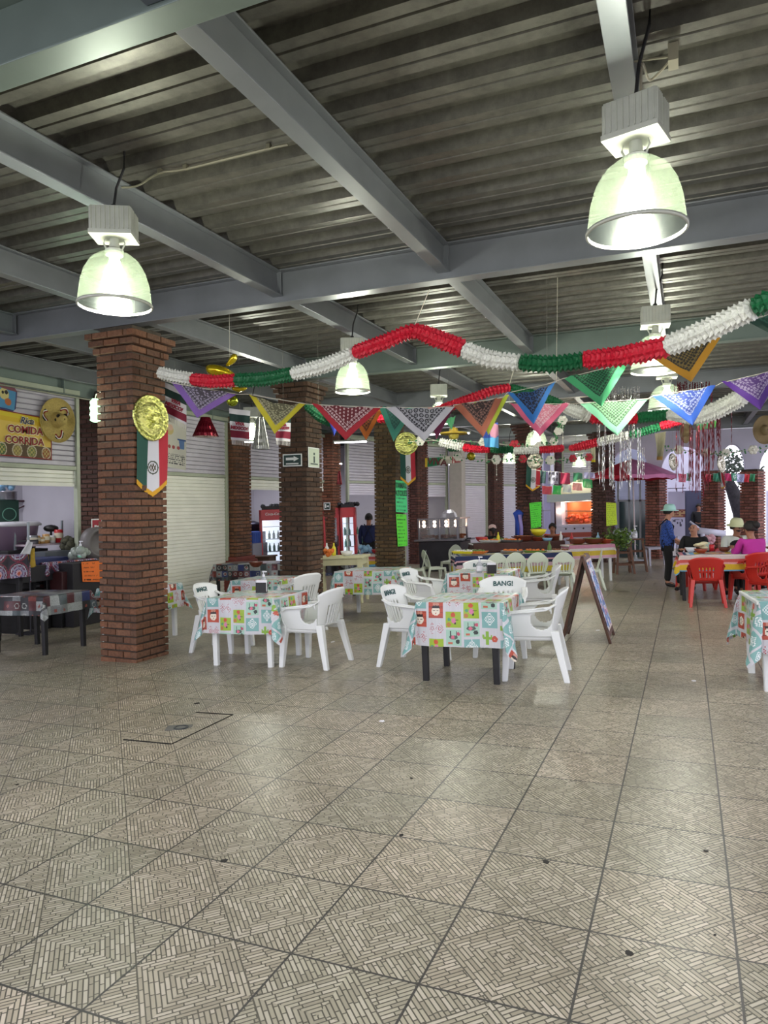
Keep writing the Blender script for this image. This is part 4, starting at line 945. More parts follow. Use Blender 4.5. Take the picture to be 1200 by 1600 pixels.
# sombreros
STRAW = mat('straw', 'b9a45c', .8, noise=.2, nscale=40, bump=.2)
def sombrero(c, nrm, R, label, tall=.26, m=STRAW, oval=1.25, deco=True, up=(0, 0, 1)):
    t = thing('sombrero', label, 'hat', 'straw hats hung as decoration', c); nrm = Vector(nrm).normalized(); q = frame((0, 0, 0), Vector(up).cross(nrm), up).to_3x3()
    b = MB(); b.lathe([(R, .05), (R*.98, .035), (R*.75, .0), (R*.36, -.01), (R*.34, .03), (R*.27, tall*.6), (R*.16, tall), (R*.03, tall*1.03)], n=40, M=q, sx=1/oval**.5, sy=oval**.5, cap=False)
    b.obj('hat_body', m, t, True, solid=.012)
    if deco:
        for cc, off in ((MRN, 0), (mat('white_braid', 'dcdcd4', .7), .022), (mat('black_braid', '16181a', .7), .044)):
            b = MB()
            for a0 in (.4, 2.5, 4.6):
                b.tube([q @ Vector((math.cos(a0+k*.09)*(R*.62+off+.05*math.sin(k*.5))/oval**.5, math.sin(a0+k*.09)*(R*.62+off+.05*math.sin(k*.5))*oval**.5, .012)) for k in range(9)], .011, 6)
            b.obj('braid', cc, t)
        b = MB(); rnd = random.Random(2)
        for k in range(14): b.ball(q @ Vector((rnd.uniform(-.07, .07), rnd.uniform(-.08, .08), tall*.62+rnd.uniform(-.06, .05))), .035, 6)
        b.obj('hat_band_ornament', mat('black_sequins', '18181a', .4), t)
    else: hang(t, c)
    return t
p = onX(88, 657, XW+.05); sombrero(p, (1, -.25, .1), .33, 'big straw sombrero with tricolour braid on the yellow banner')
p = dep(1194, 672, 13.5); sombrero(p, (.2, -1, .2), .24, 'straw hat hanging at the right edge beside the paper flags', .16, mat('old_straw', '8d7a58', .85, noise=.2), 1.3, False)
p = dep(1068, 676, 12.5); sombrero(p, (.9, -.6, 0), .16, 'small straw hat hanging left of the red tinsel', .12, MATS['old_straw'], 1.4, False)
# cartoon cut-out
def cut(U, V):
    a = blank(*U.shape, '3b3a66'); r = np.maximum(abs(U-.5), abs(V-.5)); put(a, r < .44, '4c8ab0'); put(a, np.hypot(U-.42, V-.38) < .22, 'c9bd7c'); put(a, np.hypot(U-.36, V-.34) < .06, '222222'); put(a, np.hypot(U-.52, V-.3) < .08, '2a2a2a')
    put(a, np.hypot(U-.6, V-.66) < .14, 'b56a3a'); put(a, (V < .18), '7a4a52'); a[(abs(U-.5)*.9+abs(V-.5) > .80)] = np.nan; return a
quad_panel('paper_cutout', [onX(-8, 595, XW+.03), onX(27, 606, XW+.03), onX(25, 645, XW+.03), onX(-8, 636, XW+.03)], cut, 'bright blue cardboard cut-out above the yellow banner at far left', 'cutout', None, (60, 60), .01)
# signs
GSG = mat('dark_green_sign', '15362f', .5); WSG = mat('white_sign_print', 'e2e6e0', .5); LSG = mat('photoluminescent_sign', 'c8d4bd', .5); RSG = mat('red_sign', 'a32030', .5)
def sign(o, xa, w, h, label, draw, base=GSG, cat='sign'):
    t = thing('safety_sign', label, cat, 'safety signs on the columns', o); q = frame((0, 0, 0), xa, (0, 0, 1))
    b = MB(); b.prism([(-w/2-.02, -h/2-.02), (w/2+.02, -h/2-.02), (w/2+.02, h/2+.02), (-w/2-.02, h/2+.02)], 0, .006, q); b.obj('border', WSG, t)
    b = MB(); b.prism([(-w/2, -h/2), (w/2, -h/2), (w/2, h/2), (-w/2, h/2)], .004, .010, q); b.obj('plate', base, t)
    b = MB()
    for poly in draw: b.prism(poly, .009, .014, q)
    b.obj('symbol', WSG if base is not LSG else GSG, t); return t
p = onY(457, 719, 10.18); sign(p, (1, 0, 0), .33, .17, 'green sign with a white arrow pointing right', [[(-.12, .0), (.03, .0), (.03, -.022), (.13, .022), (.03, .066), (.03, .044), (-.12, .044)], [(-.12, -.07), (.12, -.07), (.12, -.05), (-.12, -.05)]])
p = onX(490, 715, -5.785); sign(p, (0, 1, 0), .34, .30, 'pale sign with a small figure on the right face of the arrow-sign column', [[(-.02, -.09), (.02, -.09), (.02, .02), (-.02, .02)], [(-.02, .04), (.02, .04), (.02, .08), (-.02, .08)], [(-.12, -.12), (.12, -.12), (.12, -.10), (-.12, -.10)]], LSG)
p = onY(511, 791, 17.8); sign(p, (1, 0, 0), .17, .17, 'small green exit sign left of the red fridges', [[(-.06, -.05), (-.02, -.05), (-.02, .06), (-.06, .06)], [(0, -.015), (.035, -.015), (.035, -.04), (.07, .0), (.035, .04), (.035, .015), (0, .015)]])
p = onX(104, 767, -12.1); p = onX(103, 768, -12.15); sign(p, (0, 1, 0), .22, .16, 'green first-aid sign with a white cross inside the far left stall', [[(.0, -.012), (.08, -.012), (.08, .016), (0, .016)], [(.026, -.04), (.054, -.04), (.054, .045), (.026, .045)], [(-.07, -.04), (-.055, -.04), (-.055, .04), (-.07, .04)]])
p = onX(151, 824, -9.5); sign(p, (0, 1, 0), .20, .26, 'red extinguisher sign on the dark column at left', [[(-.06, -.1), (-.01, -.1), (-.01, .04), (-.06, .04)], [(.0, .0), (.06, .0), (.06, .03), (0, .03)]], RSG)
# handwritten posters
def scrib(base, ink, rows, seed, big=0):
    def f(U, V):
        a = blank(*U.shape, base); r = V*rows; row = np.floor(r); fr = r-row; h = hsh(np.floor(U*34), row, seed)
        m = (abs(fr-.5) < .20) & (h > .38) & (U > .07) & (U < .07+.86*(.6+.4*hsh(row, 2, seed))) & (np.sin(U*190+row*5)*np.cos(V*330) > -.25); put(a, m & (V > big), ink); return a
    return f
def fplane(px, py, A, n):    # plane through A with normal n
    d = ray(px, py); n = Vector(n); return CAMP+d*((Vector(A)-CAMP).dot(n)/d.dot(n))
pA = (-5.87+.025, 14.28, 0)
def poster(corn, A, n, base, ink, rows, seed, label, big=0):
    o = quad_panel('handwritten_poster', [fplane(x, y, A, n) for x, y in corn], scrib(base, ink, rows, seed, big), label, 'poster', 'handwritten menu posters', (70, 130), .008, seed, VCP); return o
o1 = poster([(618, 750), (635, 752), (636, 801), (619, 800)], pA, (1, -.15, 0), '4fdc8a', '1d5c3c', 8, 3, 'mint green handwritten poster, upper of the two on the poster column', .45)
c = fplane(627, 765, (pA[0]+.02, pA[1], 0), (1, -.15, 0)); text('handwriting', 'TAMAL\nATOLES', .17, mat('green_marker', '1d5c3c', .6), o1, Matrix.Translation(-Vector(o1.location)) @ frame(c, (.15, 1, 0), (0, 0, 1)), .004, .001, sx=.9)
poster([(619, 803), (635, 804), (637, 853), (621, 854)], pA, (1, -.15, 0), '62e03e', '23701f', 9, 5, 'bright green handwritten poster, lower of the two on the poster column')
nR = Matrix.Rotation(-.45, 3, 'Z') @ Vector((1, 0, 0))
poster([(827, 786), (846, 784), (846, 823), (830, 826)], Vector((-3.72, 18.3, 0))+nR*.03, nR, '5ce838', '2a8a24', 12, 7, 'green handwritten poster on the column with the blue jacket')
poster([(947, 785), (963, 786), (964, 820), (948, 822)], Vector((-2.12, 21.2, 0))+nR*.03, nR, 'd0ef38', '7f9a26', 12, 9, 'yellow handwritten poster on the column above the vegetables')
# VIVA letter banner
def viva_b(U, V):
    a = blank(*U.shape, 'd4cfc0'); put(a, U < .42, '1f8058'); put(a, U < .07, 'd0b030'); put(a, U > .75, 'b05a5a'); return a
vb = quad_panel('letter_banner', [dep(664, 716, 15), dep(720, 712, 15), dep(720, 722, 15), dep(664, 730, 15)], viva_b, 'cut-paper banner with the word VIVA in front of the far shutters', 'banner', None, (60, 20), .05)
c = dep(683, 722, 14.85); text('printed_word', 'VIVA', .20, mat('dark_maroon_ink', '5c2026', .7), vb, Matrix.Translation(-Vector(vb.location)) @ frame(c, rgt-upv*.1, (0, 0, 1)), .006, .002)
# cut-paper flags
def picado(seed, base, ink=None):
    def f(U, V):
        a = blank(*U.shape, base); m = (np.sin(U*40+seed)*np.sin(V*34+seed*2) > .62) & (abs(U-.5) < .42) & (abs(V-.5) < .42)
        if ink: put(a, (abs(np.sin(U*9)*np.cos(V*7+seed)) > .55) & (abs(U-.5) < .4) & (abs(V-.5) < .42), ink)
        a[m] = np.nan; a[(V > .95) & (np.sin(U*50) > .2)] = np.nan; return a
    return f
ORD = ['leftmost', 'second', 'third', 'fourth', 'fifth', 'sixth', 'seventh', 'eighth', 'ninth']
def flagrow(rowname, D, items):
    pts = [dep(items[0][0]-14, items[0][2]-2, D)]+[dep(x, y+.5+(x == x1), D) for x0, x1, y, *_ in items for x in (x0, x1)]+[dep(items[-1][1]+14, items[-1][2]-2, D)]
    ln = line_through('bunting_line', pts, f'cord of the {rowname} of cut-paper flags' if 'row in' not in rowname else 'cord of the cut-paper flags in front of the white arches')
    for q in (pts[0], pts[-1]): hang(ln, q, None if q.y < 22 else 3.62)
    for i, (x0, x1, y0, y1, h, nm, ink) in enumerate(items):
        lab = f'{nm} cut-paper flag in the {rowname}'
        quad_panel('cut_paper_flag', [dep(x0, y0, D), dep(x1, y0+1, D), dep(x1, y1, D), dep(x0, y1-1, D)], picado(i+1, h, ink), lab, 'flag', 'cut-paper flags', (24, 26), .03, i, VCP)
flagrow('upper middle row', 15.6, [(844, 853, 735, 756, '2a4f48', 'dark green', None), (856, 873, 736, 757, 'b6b4c2', 'black-printed white', '55535c'), (876, 891, 738, 757, 'c02a54', 'crimson', None), (896, 910, 738, 754, '2f8a5a', 'green', None), (913, 929, 737, 748, 'b4b0d6', 'lilac white', None)])
flagrow('lower middle row', 15.2, [(847, 862, 759, 773, 'd23a36', 'red', None), (864, 877, 758, 773, '33c45a', 'bright green', None), (880, 893, 757, 770, 'dfe6e2', 'white', None), (895, 909, 754, 767, 'e07a84', 'pink', None), (911, 925, 748, 763, '2fae5c', 'deep green', None)])
flagrow('row in front of the white arches', 19, [(1060, 1072, 740, 754, 'd6405c', 'red', None), (1073, 1080, 739, 752, '3a9a6a', 'green', None), (1102, 1111, 740, 753, 'd84860', 'rosy red', None), (1115, 1124, 739, 753, '3f9c7e', 'blue green', None), (1133, 1142, 739, 752, 'e0447e', 'hot pink', None), (1143, 1151, 739, 752, '58b092', 'pale green', None), (1150, 1163, 740, 754, 'b8bce6', 'pale lilac', None), (1163, 1171, 740, 754, 'e04050', 'scarlet', None), (1172, 1180, 740, 753, '2f9a6a', 'deep green', None)])
def lime(U, V): a = blank(*U.shape, '7fe8a4'); put(a, U > .8, '7ce22c'); put(a, np.sin(U*60) > .75, '5cc88a'); return a
quad_panel('fabric_strip', [dep(1085, 655, 13), dep(1121, 644, 13), dep(1120, 667, 13), dep(1088, 673, 13)], lime, 'pale green cloth strip behind the red tinsel', 'cloth', None, (60, 30), .04)
def blu(U, V): a = blank(*U.shape, '3a5cb8'); put(a, V > .55, '5aa8d8'); put(a, np.hypot(U-.75, V-.3) < .3, 'c88aa0'); return a
quad_panel('fabric_strip', [dep(752, 668, 12), dep(778, 660, 12), dep(780, 700, 12), dep(757, 698, 12)], blu, 'blue and pink cloth hanging behind the brown bandana', 'cloth', None, (30, 30), .04)
def tan(U, V): a = blank(*U.shape, 'a5a084'); put(a, V > .86, 'b08c50'); return a
quad_panel('fabric_strip', [dep(1023, 678, 12), dep(1040, 674, 12), dep(1037, 720, 12), dep(1026, 718, 12)], tan, 'beige cloth strip hanging left of the small straw hat', 'cloth', None, (20, 30), .04)
quad_panel('fabric_strip', [dep(923, 698, 14), dep(930, 698, 14), dep(931, 722, 14), dep(924, 722, 14)], lambda U, V: np.where((V > .85)[..., None], A3('d0c020'), A3('c4c2a0')), 'narrow cream ribbon with a yellow end above the yellow-poster column', 'ribbon', None, (8, 20), .02)
# tinsel curtains
RT = mat('red_foil_tinsel', '5a0c1a', .35, .6); ST = mat('silver_foil_tinsel', 'b9b9b4', .2, .9)
def tinsel(label, m, strands, D, seed, wpx=1.0):
    rnd = random.Random(seed); b = MB(); c0 = dep(strands[0][0], strands[0][1], D)
    for (x, y0, y1, n, sp) in strands:
        for k in range(n):
            xx = x+rnd.uniform(-sp, sp); dd = D+rnd.uniform(-.25, .25); P, Q = dep(xx, y0+rnd.uniform(-3, 3), dd), dep(xx+rnd.uniform(-1.5, 1.5), y1-rnd.uniform(0, (y1-y0)*.35), dd)
            N = 14; w = wpx*.5*D/F_PX; ring = []
            for i in range(N+1):
                p = P.lerp(Q, i/N)-c0; a = i*1.1+k; o = Vector((math.cos(a), math.sin(a), 0))*w; ring.append([p-o, p+o])
            b.rings(ring, False, False)
    o = b.obj('tinsel_curtain', m); o.location = c0
    hang(o, c0); return tag(o, label, 'tinsel', kind='stuff')
tinsel('dark red foil tinsel hanging in long strands at right', RT, [(1058, 665, 775, 3, 1.5), (1066, 650, 780, 5, 2), (1080, 668, 780, 12, 3), (1090, 665, 782, 14, 4), (1100, 660, 782, 12, 4), (1108, 655, 770, 8, 2), (1114, 650, 740, 8, 2), (1124, 640, 720, 9, 2), (1143, 636, 710, 2, .6), (1113, 610, 690, 4, 2), (1120, 640, 700, 5, 2)], 11, 3)
tinsel('short red foil tinsel bunched above the blue bandana', RT, [(x, 598, 622, 9, 5) for x in (1058, 1070, 1082, 1094, 1106)], 8.6, 5, 1.6)
tinsel('silver foil tinsel hanging in front of the red parasol', ST, [(937, 612, 765, 3, 1), (943, 690, 770, 5, 2), (952, 690, 765, 6, 2), (958, 690, 770, 8, 2), (972, 640, 765, 5, 3), (984, 690, 768, 10, 2.5), (998, 670, 768, 8, 2.5), (990, 640, 700, 4, 3), (978, 690, 760, 6, 4), (1004, 700, 765, 3, 3)], 10.5, 7)
tinsel('short silver foil tinsel behind the two green bandanas', ST, [(x, 606, 634, 9, 4) for x in (948, 956, 964, 972, 980, 988, 996)]+[(x, 655, 700, 4, 3) for x in (935, 945, 975, 985)], 9.2, 9)
# foil bells, balloon, ornaments
def bell(px, py, D, h, R, m, label, tiers=3):
    c = dep(px, py, D); b = MB(); prof = [(.02, 0)]
    for i in range(tiers*2+1): f = i/(tiers*2); prof.append((R*(.35+.65*f)*(1.0 if i % 2 else .9), -h*f))
    prof.append((R*.2, -h*.98)); b.lathe(prof, n=24, cap=False)
    for k in range(24): a = 2*PI*k/24; b.tube([(math.cos(a)*R*(.33+.68*f), math.sin(a)*R*(.33+.68*f), -h*f) for f in (0, .5, 1)], .004, 4)
    o = b.obj('foil_bell', m); o.location = c; hang(o, c); return tag(o, label, 'bell', 'hanging honeycomb bells')
bell(321, 652, 9.4, .26, .17, mat('maroon_foil', '7a1428', .25, .6), 'maroon foil bell hanging under the lilac bandana')
bell(407, 652, 9.2, .42, .11, mat('grey_foil', '8a8c86', .3, .6), 'grey foil bell hanging under the yellow bandana', 5)
bell(530, 736, 13, .25, .05, mat('dark_red_foil', '6a1e26', .25, .6), 'narrow dark red ornament hanging in front of the red fridges', 2)
t = thing('foil_balloon', 'yellow foil balloon above the red stretch of the paper garland', 'balloon', None, dep(345, 580, 8.1)); YF = mat('yellow_foil', 'c9b322', .2, .7, bump=.15, nscale=14)
def blob(name, pts, r, m, par, sq=.55):
    b = MB(); b.tube(pts, r, 16, True, sq); return b.obj(name, m, par, True, sub=1)
w_ = 8.1/F_PX; R3 = lambda x, y: rgt*(x*w_)-upv*(y*w_)
blob('body', [R3(-22, -8), R3(-18, -2), R3(-4, 0), R3(14, 5), R3(25, 10)], [.03, .13, .145, .11, .02], YF, t); blob('tail', [R3(8, -8), R3(14, -12), R3(20, -20), R3(24, -27)], [.02, .05, .09, .04], YF, t); blob('fin', [R3(16, 26), R3(28, 30), R3(42, 26)], [.03, .07, .02], YF, t)
b = MB(); b.tube([R3(0, 10), R3(22, 30)], .01, 6); b.tube([R3(14, -20), R3(14, -20)+Vector((0, 0, roof_z(t.location.y+R3(14, -20).y)-t.location.z-R3(14, -20).z))], .003, 4); b.obj('string', CORD, t)
def bauble(px, py, D, r, m, label):
    b = MB(); b.ball((0, 0, 0), r, 18); o = b.obj('hanging_bauble', m, None, True); o.location = dep(px, py, D); hang(o, o.location); return tag(o, label, 'bauble', 'shiny hanging baubles')
bauble(363, 626, 8.2, .07, mat('green_gold_foil', '9aa834', .15, .9), 'shiny green-gold bauble right of the lilac bandana')
bauble(736, 713, 14, .085, mat('yellow_speckled_foil', 'b9a828', .3, .6, noise=.8, nscale=30), 'yellow speckled bauble at the end of the VIVA banner')
t = thing('hanging_figure', 'small yellow and green figure hanging under the maroon bandana', 'figure', None, dep(709, 680, 13))
b = MB(); b.ball((0, 0, 0), .10, 14, (1, 1, 1)); b.obj('head', mat('ochre_felt', 'a8963a', .9, noise=.4, nscale=30), t, True); b = MB(); b.lathe([(.05, -.08), (.11, -.14), (.13, -.24), (.10, -.30)], n=14); b.obj('body', mat('green_felt', '2f6a48', .9), t, True)
b = MB(); b.lathe([(.26, .02), (.25, .05), (.09, .06), (.07, .13), (.02, .15)], n=18); b.obj('hat', mat('mustard_felt', 'b99a3a', .9), t); hang(t, t.location)
# leafy strings with white flowers
LEAF = mat('plastic_leaves', '2f7a44', .5, noise=.3); PET = mat('white_petals', 'e2e0d4', .6); RPET = mat('red_petals', 'c03040', .6)
def flower_string(label, pix, every, seed, reds=.1, pend=True):
    rnd = random.Random(seed); path = crom([dep(*p) for p in pix], 14); c0 = path[0].copy(); t = thing('flower_garland', label, 'garland', 'leafy strings with white flowers', c0)
    b = MB(); b.tube([p-c0 for p in path], .006, 5); b.obj('string', CORD, t); b = MB()
    for p in path[::2]:
        for k in range(3):
            a = rnd.uniform(0, 6.3); q = p-c0+Vector((rnd.uniform(-.05, .05), rnd.uniform(-.05, .05), rnd.uniform(-.05, .03))); e = Vector((math.cos(a), rnd.uniform(-.4, .4), math.sin(a)))*.05; s = Vector((-math.sin(a), 0, math.cos(a)))*.018
            b.add([q, q+e*.5+s, q+e, q+e*.5-s], [(0, 1, 2, 3)])
    b.obj('leaves', LEAF, t)
    for i, p in enumerate(path[every//2::every]):
        b = MB(); q = p-c0; r = rnd.uniform(.07, .10)
        for k in range(6):
            a = PI/3*k; b.ball(q+Vector((math.cos(a)*r*.6, -.02, math.sin(a)*r*.6)), r*.5, 8, (1, .4, 1))
        b.ball(q+Vector((0, -.04, 0)), r*.35, 8); b.obj('flower', RPET if rnd.random() < reds*.4 else PET, t, True)
        if pend and i % 2: 
            b = MB(); b.tube([q, q+Vector((0, 0, -.3-rnd.random()*.3))], .004, 4)
            for k in range(4): b.ball(q+Vector((0, 0, -.1*k-.1)), .014, 6)
            b.obj('bead_drop', PET, t)
flower_string('leafy string of white flowers in front of the bright far lamp', [(640, 690, 13), (700, 688, 13), (760, 692, 13), (820, 697, 12.8), (860, 694, 12.5), (872, 675, 12.2), (880, 655, 12)], 11, 3)
flower_string('lower leafy string of white flowers with red blooms above the flags', [(690, 712, 14), (760, 718, 14), (810, 717, 14), (860, 719, 14), (900, 716, 14), (925, 714, 14)], 12, 5, .3)
flower_string('leafy string of white flowers at the right edge in front of the arches', [(1040, 700, 14), (1085, 706, 14), (1120, 708, 14), (1150, 706, 14), (1200, 700, 14)], 14, 8, .4, False)
# red parasol
t = thing('market_parasol', 'red and pink market parasol hung with silver tinsel', 'parasol', None, floor_at(993, 878)); base = Vector(t.location); D = depth_of(base); hp = onY(985, 722, base.y).z-base.z
RF_ = mat('red_parasol_fabric', 'c31f3c', .7, noise=.2, nscale=4); PF = mat('pink_parasol_fabric', 'd884b4', .7, noise=.2, nscale=4)
b = MB(); b.tube([(0, 0, 0), (-.07, 0, hp+.1)], .022, 10); b.obj('pole', mat('pale_parasol_pole', 'c9bdc4', .5), t); b = MB(); b.lathe([(.26, 0), (.24, .06), (.06, .09), (.04, .2)], n=20); b.obj('base', mat('grey_base', '9aa0a4', .7), t)
for k in range(8):
    b = MB(); a0, a1 = k*PI/4, (k+1)*PI/4; Rr = 1.18
    def pan(u, v, a0=a0, a1=a1): a = a0+(a1-a0)*u; r = Rr*v*(1-.05*math.sin(u*PI)*v); return (math.cos(a)*r-.07, math.sin(a)*r, hp+.08-.46*v**1.3-.03*math.sin(u*PI)*v)
    b.grid(pan, 6, 8); b.grid(lambda u, v, a0=a0, a1=a1: (math.cos(a0+(a1-a0)*u)*Rr*(1-.05*math.sin(u*PI))-.07, math.sin(a0+(a1-a0)*u)*Rr*(1-.05*math.sin(u*PI)), hp-.38-.03*math.sin(u*PI)-.12*v*(1-.3*math.sin(u*PI*2)**2)), 6, 1)
    b.obj('canopy_panel', PF if k in (6, 7) else RF_, t, True)
# ================================================================ PEOPLE
SKIN = mat('brown_skin', '9a6a52', .6, noise=.08, nscale=20); SKIN2 = mat('light_brown_skin', 'b5836a', .6, noise=.08, nscale=20)
HAIR = mat('black_hair', '17120f', .7, noise=.3, nscale=60)
def skin_mesh(name, nodes_, edges, m, parent, sub=2, root=0):
    me = bpy.data.meshes.new(name); me.from_pydata([n[:3] for n in nodes_], edges, []); me.materials.append(m)
    o = bpy.data.objects.new(name, me); COL.objects.link(o); o.parent = parent
    md = o.modifiers.new('skin', 'SKIN'); md.use_smooth_shade = True; md.branch_smoothing = .6
    sv = me.skin_vertices[0].data
    for i, n in enumerate(nodes_):
        r = n[3]; sv[i].radius = r if isinstance(r, tuple) else (r, r)
    sv[root].use_root = True
    md = o.modifiers.new('u', 'SUBSURF'); md.levels = sub; md.render_levels = sub
    return o
def person(label, pose, skin, shirt, trousers, hair='short', hat=None, sleeve='long', shoes=None, extra=None, group=None):
    """pose: joints in metres, figure faces +Y"""
    t = thing('person', label, 'person', group); J = {k: Vector(v) for k, v in pose.items()}
    nd, ed, ix = [], [], {}
    def N(k, p, r): ix[k] = len(nd); nd.append((p[0], p[1], p[2], r))
    def E(a, b): ed.append((ix[a], ix[b]))
    pel, ch, nk, hd = J['pelvis'], J['chest'], J['neck'], J['head']
    N('pel', pel, (.135, .10)); N('waist', pel.lerp(ch, .5), (.125, .095)); N('ch', ch, (.145, .105)); N('nb', ch.lerp(nk, .75), (.075, .065)); N('nk', nk, (.052, .052))
    up = (hd-nk).normalized(); N('jaw', nk.lerp(hd, .45)+Vector(J['look'])*.022, (.062, .068)); N('hd', hd, (.076, .092)); N('top', hd+up*.075, (.055, .066))
    for a, b in (('pel', 'waist'), ('waist', 'ch'), ('ch', 'nb'), ('nb', 'nk'), ('nk', 'jaw'), ('jaw', 'hd'), ('hd', 'top')): E(a, b)
    for s in 'LR':
        sh, el, wr = J['shoulder'+s], J['elbow'+s], J['wrist'+s]; fd = (wr-el).normalized()
        N('s'+s, sh, .052); N('u'+s, sh.lerp(el, .5), .044); N('e'+s, el, .036); N('w'+s, wr, .025); N('p'+s, wr+fd*.06, (.036, .018)); E('nb', 's'+s) if False else E('ch', 's'+s); E('s'+s, 'u'+s); E('u'+s, 'e'+s); E('e'+s, 'w'+s); E('w'+s, 'p'+s)
        sd = fd.cross(Vector((0, 0, 1))); sd = sd.normalized() if sd.length > .1 else Vector((1, 0, 0)); dn = Vector((0, 0, -1))
        for k in range(4):
            o = sd*((k-1.5)*.018); L = (.055, .066, .062, .048)[k]; N(f'f{s}{k}', wr+fd*.095+o, .0085); N(f'g{s}{k}', wr+fd*(.095+L*.55)+o+dn*.006, .008); N(f'h{s}{k}', wr+fd*(.095+L*.9)+o+dn*.022, .007); E('p'+s, f'f{s}{k}'); E(f'f{s}{k}', f'g{s}{k}'); E(f'g{s}{k}', f'h{s}{k}')
        sg = 1 if s == 'L' else -1; N('t'+s, wr+fd*.045+sd*.036*sg, .010); N('v'+s, wr+fd*.085+sd*.052*sg, .009); E('p'+s, 't'+s); E('t'+s, 'v'+s)
        if 'knee'+s in J:
            hp, kn, an, to = J['hip'+s], J['knee'+s], J['ankle'+s], J['toe'+s]
            N('hp'+s, hp, .085); N('th'+s, hp.lerp(kn, .5), .073); N('kn'+s, kn, .056); N('ca'+s, kn.lerp(an, .4), .052); N('an'+s, an, .036); N('to'+s, to, (.036, .028))
            for a, b in (('pel', 'hp'+s), ('hp'+s, 'th'+s), ('th'+s, 'kn'+s), ('kn'+s, 'ca'+s), ('ca'+s, 'an'+s), ('an'+s, 'to'+s)): E(a, b)
    skin_mesh('body', nd, ed, skin, t)
    # shirt
    nd, ed, ix = [], [], {}; fat = extra.get('fat', 1) if extra else 1
    N('pel', pel-Vector((0, 0, (extra or {}).get('tail', .02))), (.165*fat, .13*fat)); N('waist', pel.lerp(ch, .5), (.155*fat, .125*fat)); N('ch', ch, (.17*fat, .13*fat)); N('nb', ch.lerp(nk, .70), (.095, .085)); E('pel', 'waist'); E('waist', 'ch'); E('ch', 'nb')
    for s in 'LR':
        sh, el, wr = J['shoulder'+s], J['elbow'+s], J['wrist'+s]; N('s'+s, sh, .068); N('u'+s, sh.lerp(el, .55), .060); N('e'+s, el, .052); E('ch', 's'+s); E('s'+s, 'u'+s); E('u'+s, 'e'+s)
        if sleeve == 'long': N('w'+s, el.lerp(wr, .85), .040); E('e'+s, 'w'+s)
        elif sleeve == 'half': N('w'+s, el.lerp(wr, .30), .048); E('e'+s, 'w'+s)
    skin_mesh('shirt', nd, ed, shirt, t)
    if 'kneeL' in J and trousers:
        nd, ed, ix = [], [], {}; N('pel', pel-Vector((0, 0, .01)), (.10*fat**.4, .10*fat**.6))
        for s in 'LR':
            hp, kn, an = J['hip'+s], J['knee'+s], J['ankle'+s]; N('hp'+s, hp, .088); N('th'+s, hp.lerp(kn, .5), .088); N('kn'+s, kn, .070); N('an'+s, kn.lerp(an, .93), .055)
            for a, b in (('pel', 'hp'+s), ('hp'+s, 'th'+s), ('th'+s, 'kn'+s), ('kn'+s, 'an'+s)): E(a, b)
        skin_mesh('trousers', nd, ed, trousers, t)
        for s in 'LR':
            an, to = J['ankle'+s], J['toe'+s]; d = (to-an).normalized(); nd = [(*(an+Vector((0, 0, -.015))-d*.03), .046), (*(an.lerp(to, .5)+Vector((0, 0, -.01))), (.048, .04)), (*(to+d*.02), (.042, .03))]
            skin_mesh('shoe', nd, [(0, 1), (1, 2)], shoes or mat('black_shoe', '0e0e10', .5), t)
    # face: nose, ears, eyes, mouth
    lk = Vector(J['look']).normalized(); rt = lk.cross(up).normalized(); u2 = rt.cross(lk)
    b = MB(); b.tube([hd+lk*.088+u2*.01, hd+lk*.112-u2*.028, hd+lk*.088-u2*.036], [.007, .014, .008], 8); 
    for sg in (-1, 1): b.ball(hd+rt*.080*sg-u2*.01, .024, 8, (.5, .8, 1.2))
    b.obj('nose_and_ears', skin, t, True)
    b = MB()
    for sg in (-1, 1): b.ball(hd+lk*.088+rt*.031*sg+u2*.012, .010, 8); b.box(hd+lk*.092+rt*.032*sg+u2*.034, (.032, .01, .007), math.atan2(rt.y, rt.x))
    b.obj('eyes_and_brows', HAIR, t)
    b = MB(); b.box(hd+lk*.090-u2*.055, (.045, .012, .009), math.atan2(rt.y, rt.x)); b.obj('mouth', mat('lips', '7a3f38', .5), t)
    if hair:
        q = frame((0, 0, 0), rt, u2).to_3x3() if False else Matrix((rt, lk, u2)).transposed()
        b = MB(); zc = .2 if hair == 'short' else .0
        def cap_(u, v):
            a = 2*PI*u; th = v*(PI*.62); front = max(0, math.sin(a)); th *= (1-.42*front); r = .1
            return hd+q @ Vector((math.cos(a)*math.sin(th)*.092, math.sin(a)*math.sin(th)*.108-.006, math.cos(th)*.115+.02))
        b.grid(cap_, 24, 10)
        if hair == 'bun': b.ball(hd+q @ Vector((0, -.10, .07)), .055, 12)
        if hair == 'pony': b.tube([hd+q @ Vector((0, -.09, .04)), hd+q @ Vector((0, -.15, -.02)), hd+q @ Vector((0, -.13, -.18))], [.04, .045, .015], 10)
        if hair == 'bob': b.tube([hd+q @ Vector((0, -.05, .02)), hd+q @ Vector((0, -.075, -.06)), hd+q @ Vector((0, -.06, -.13))], [.075, .075, .045], 12)
        b.obj('hair', HAIR, t, True, solid=.012)
    if hat:
        kind, hm = hat; q = Matrix((rt, lk, u2)).transposed(); b = MB()
        if kind == 'brim': b.lathe([(.155, -.008), (.15, .006), (.108, .012), (.104, .03), (.095, .09), (.07, .125), (.02, .13)], hd+u2*.045, 28, True, q, 1, 1.12)
        elif kind == 'cap': b.lathe([(.102, 0), (.105, .03), (.085, .085), (.04, .11), (.005, .115)], hd+u2*.035, 24, True, q, 1, 1.08); b.box(hd+lk*.13+u2*.04, (.12, .09, .01), math.atan2(rt.y, rt.x))
        o = b.obj('hat', hm, t, True); o['label'] = 'hat'
    return t
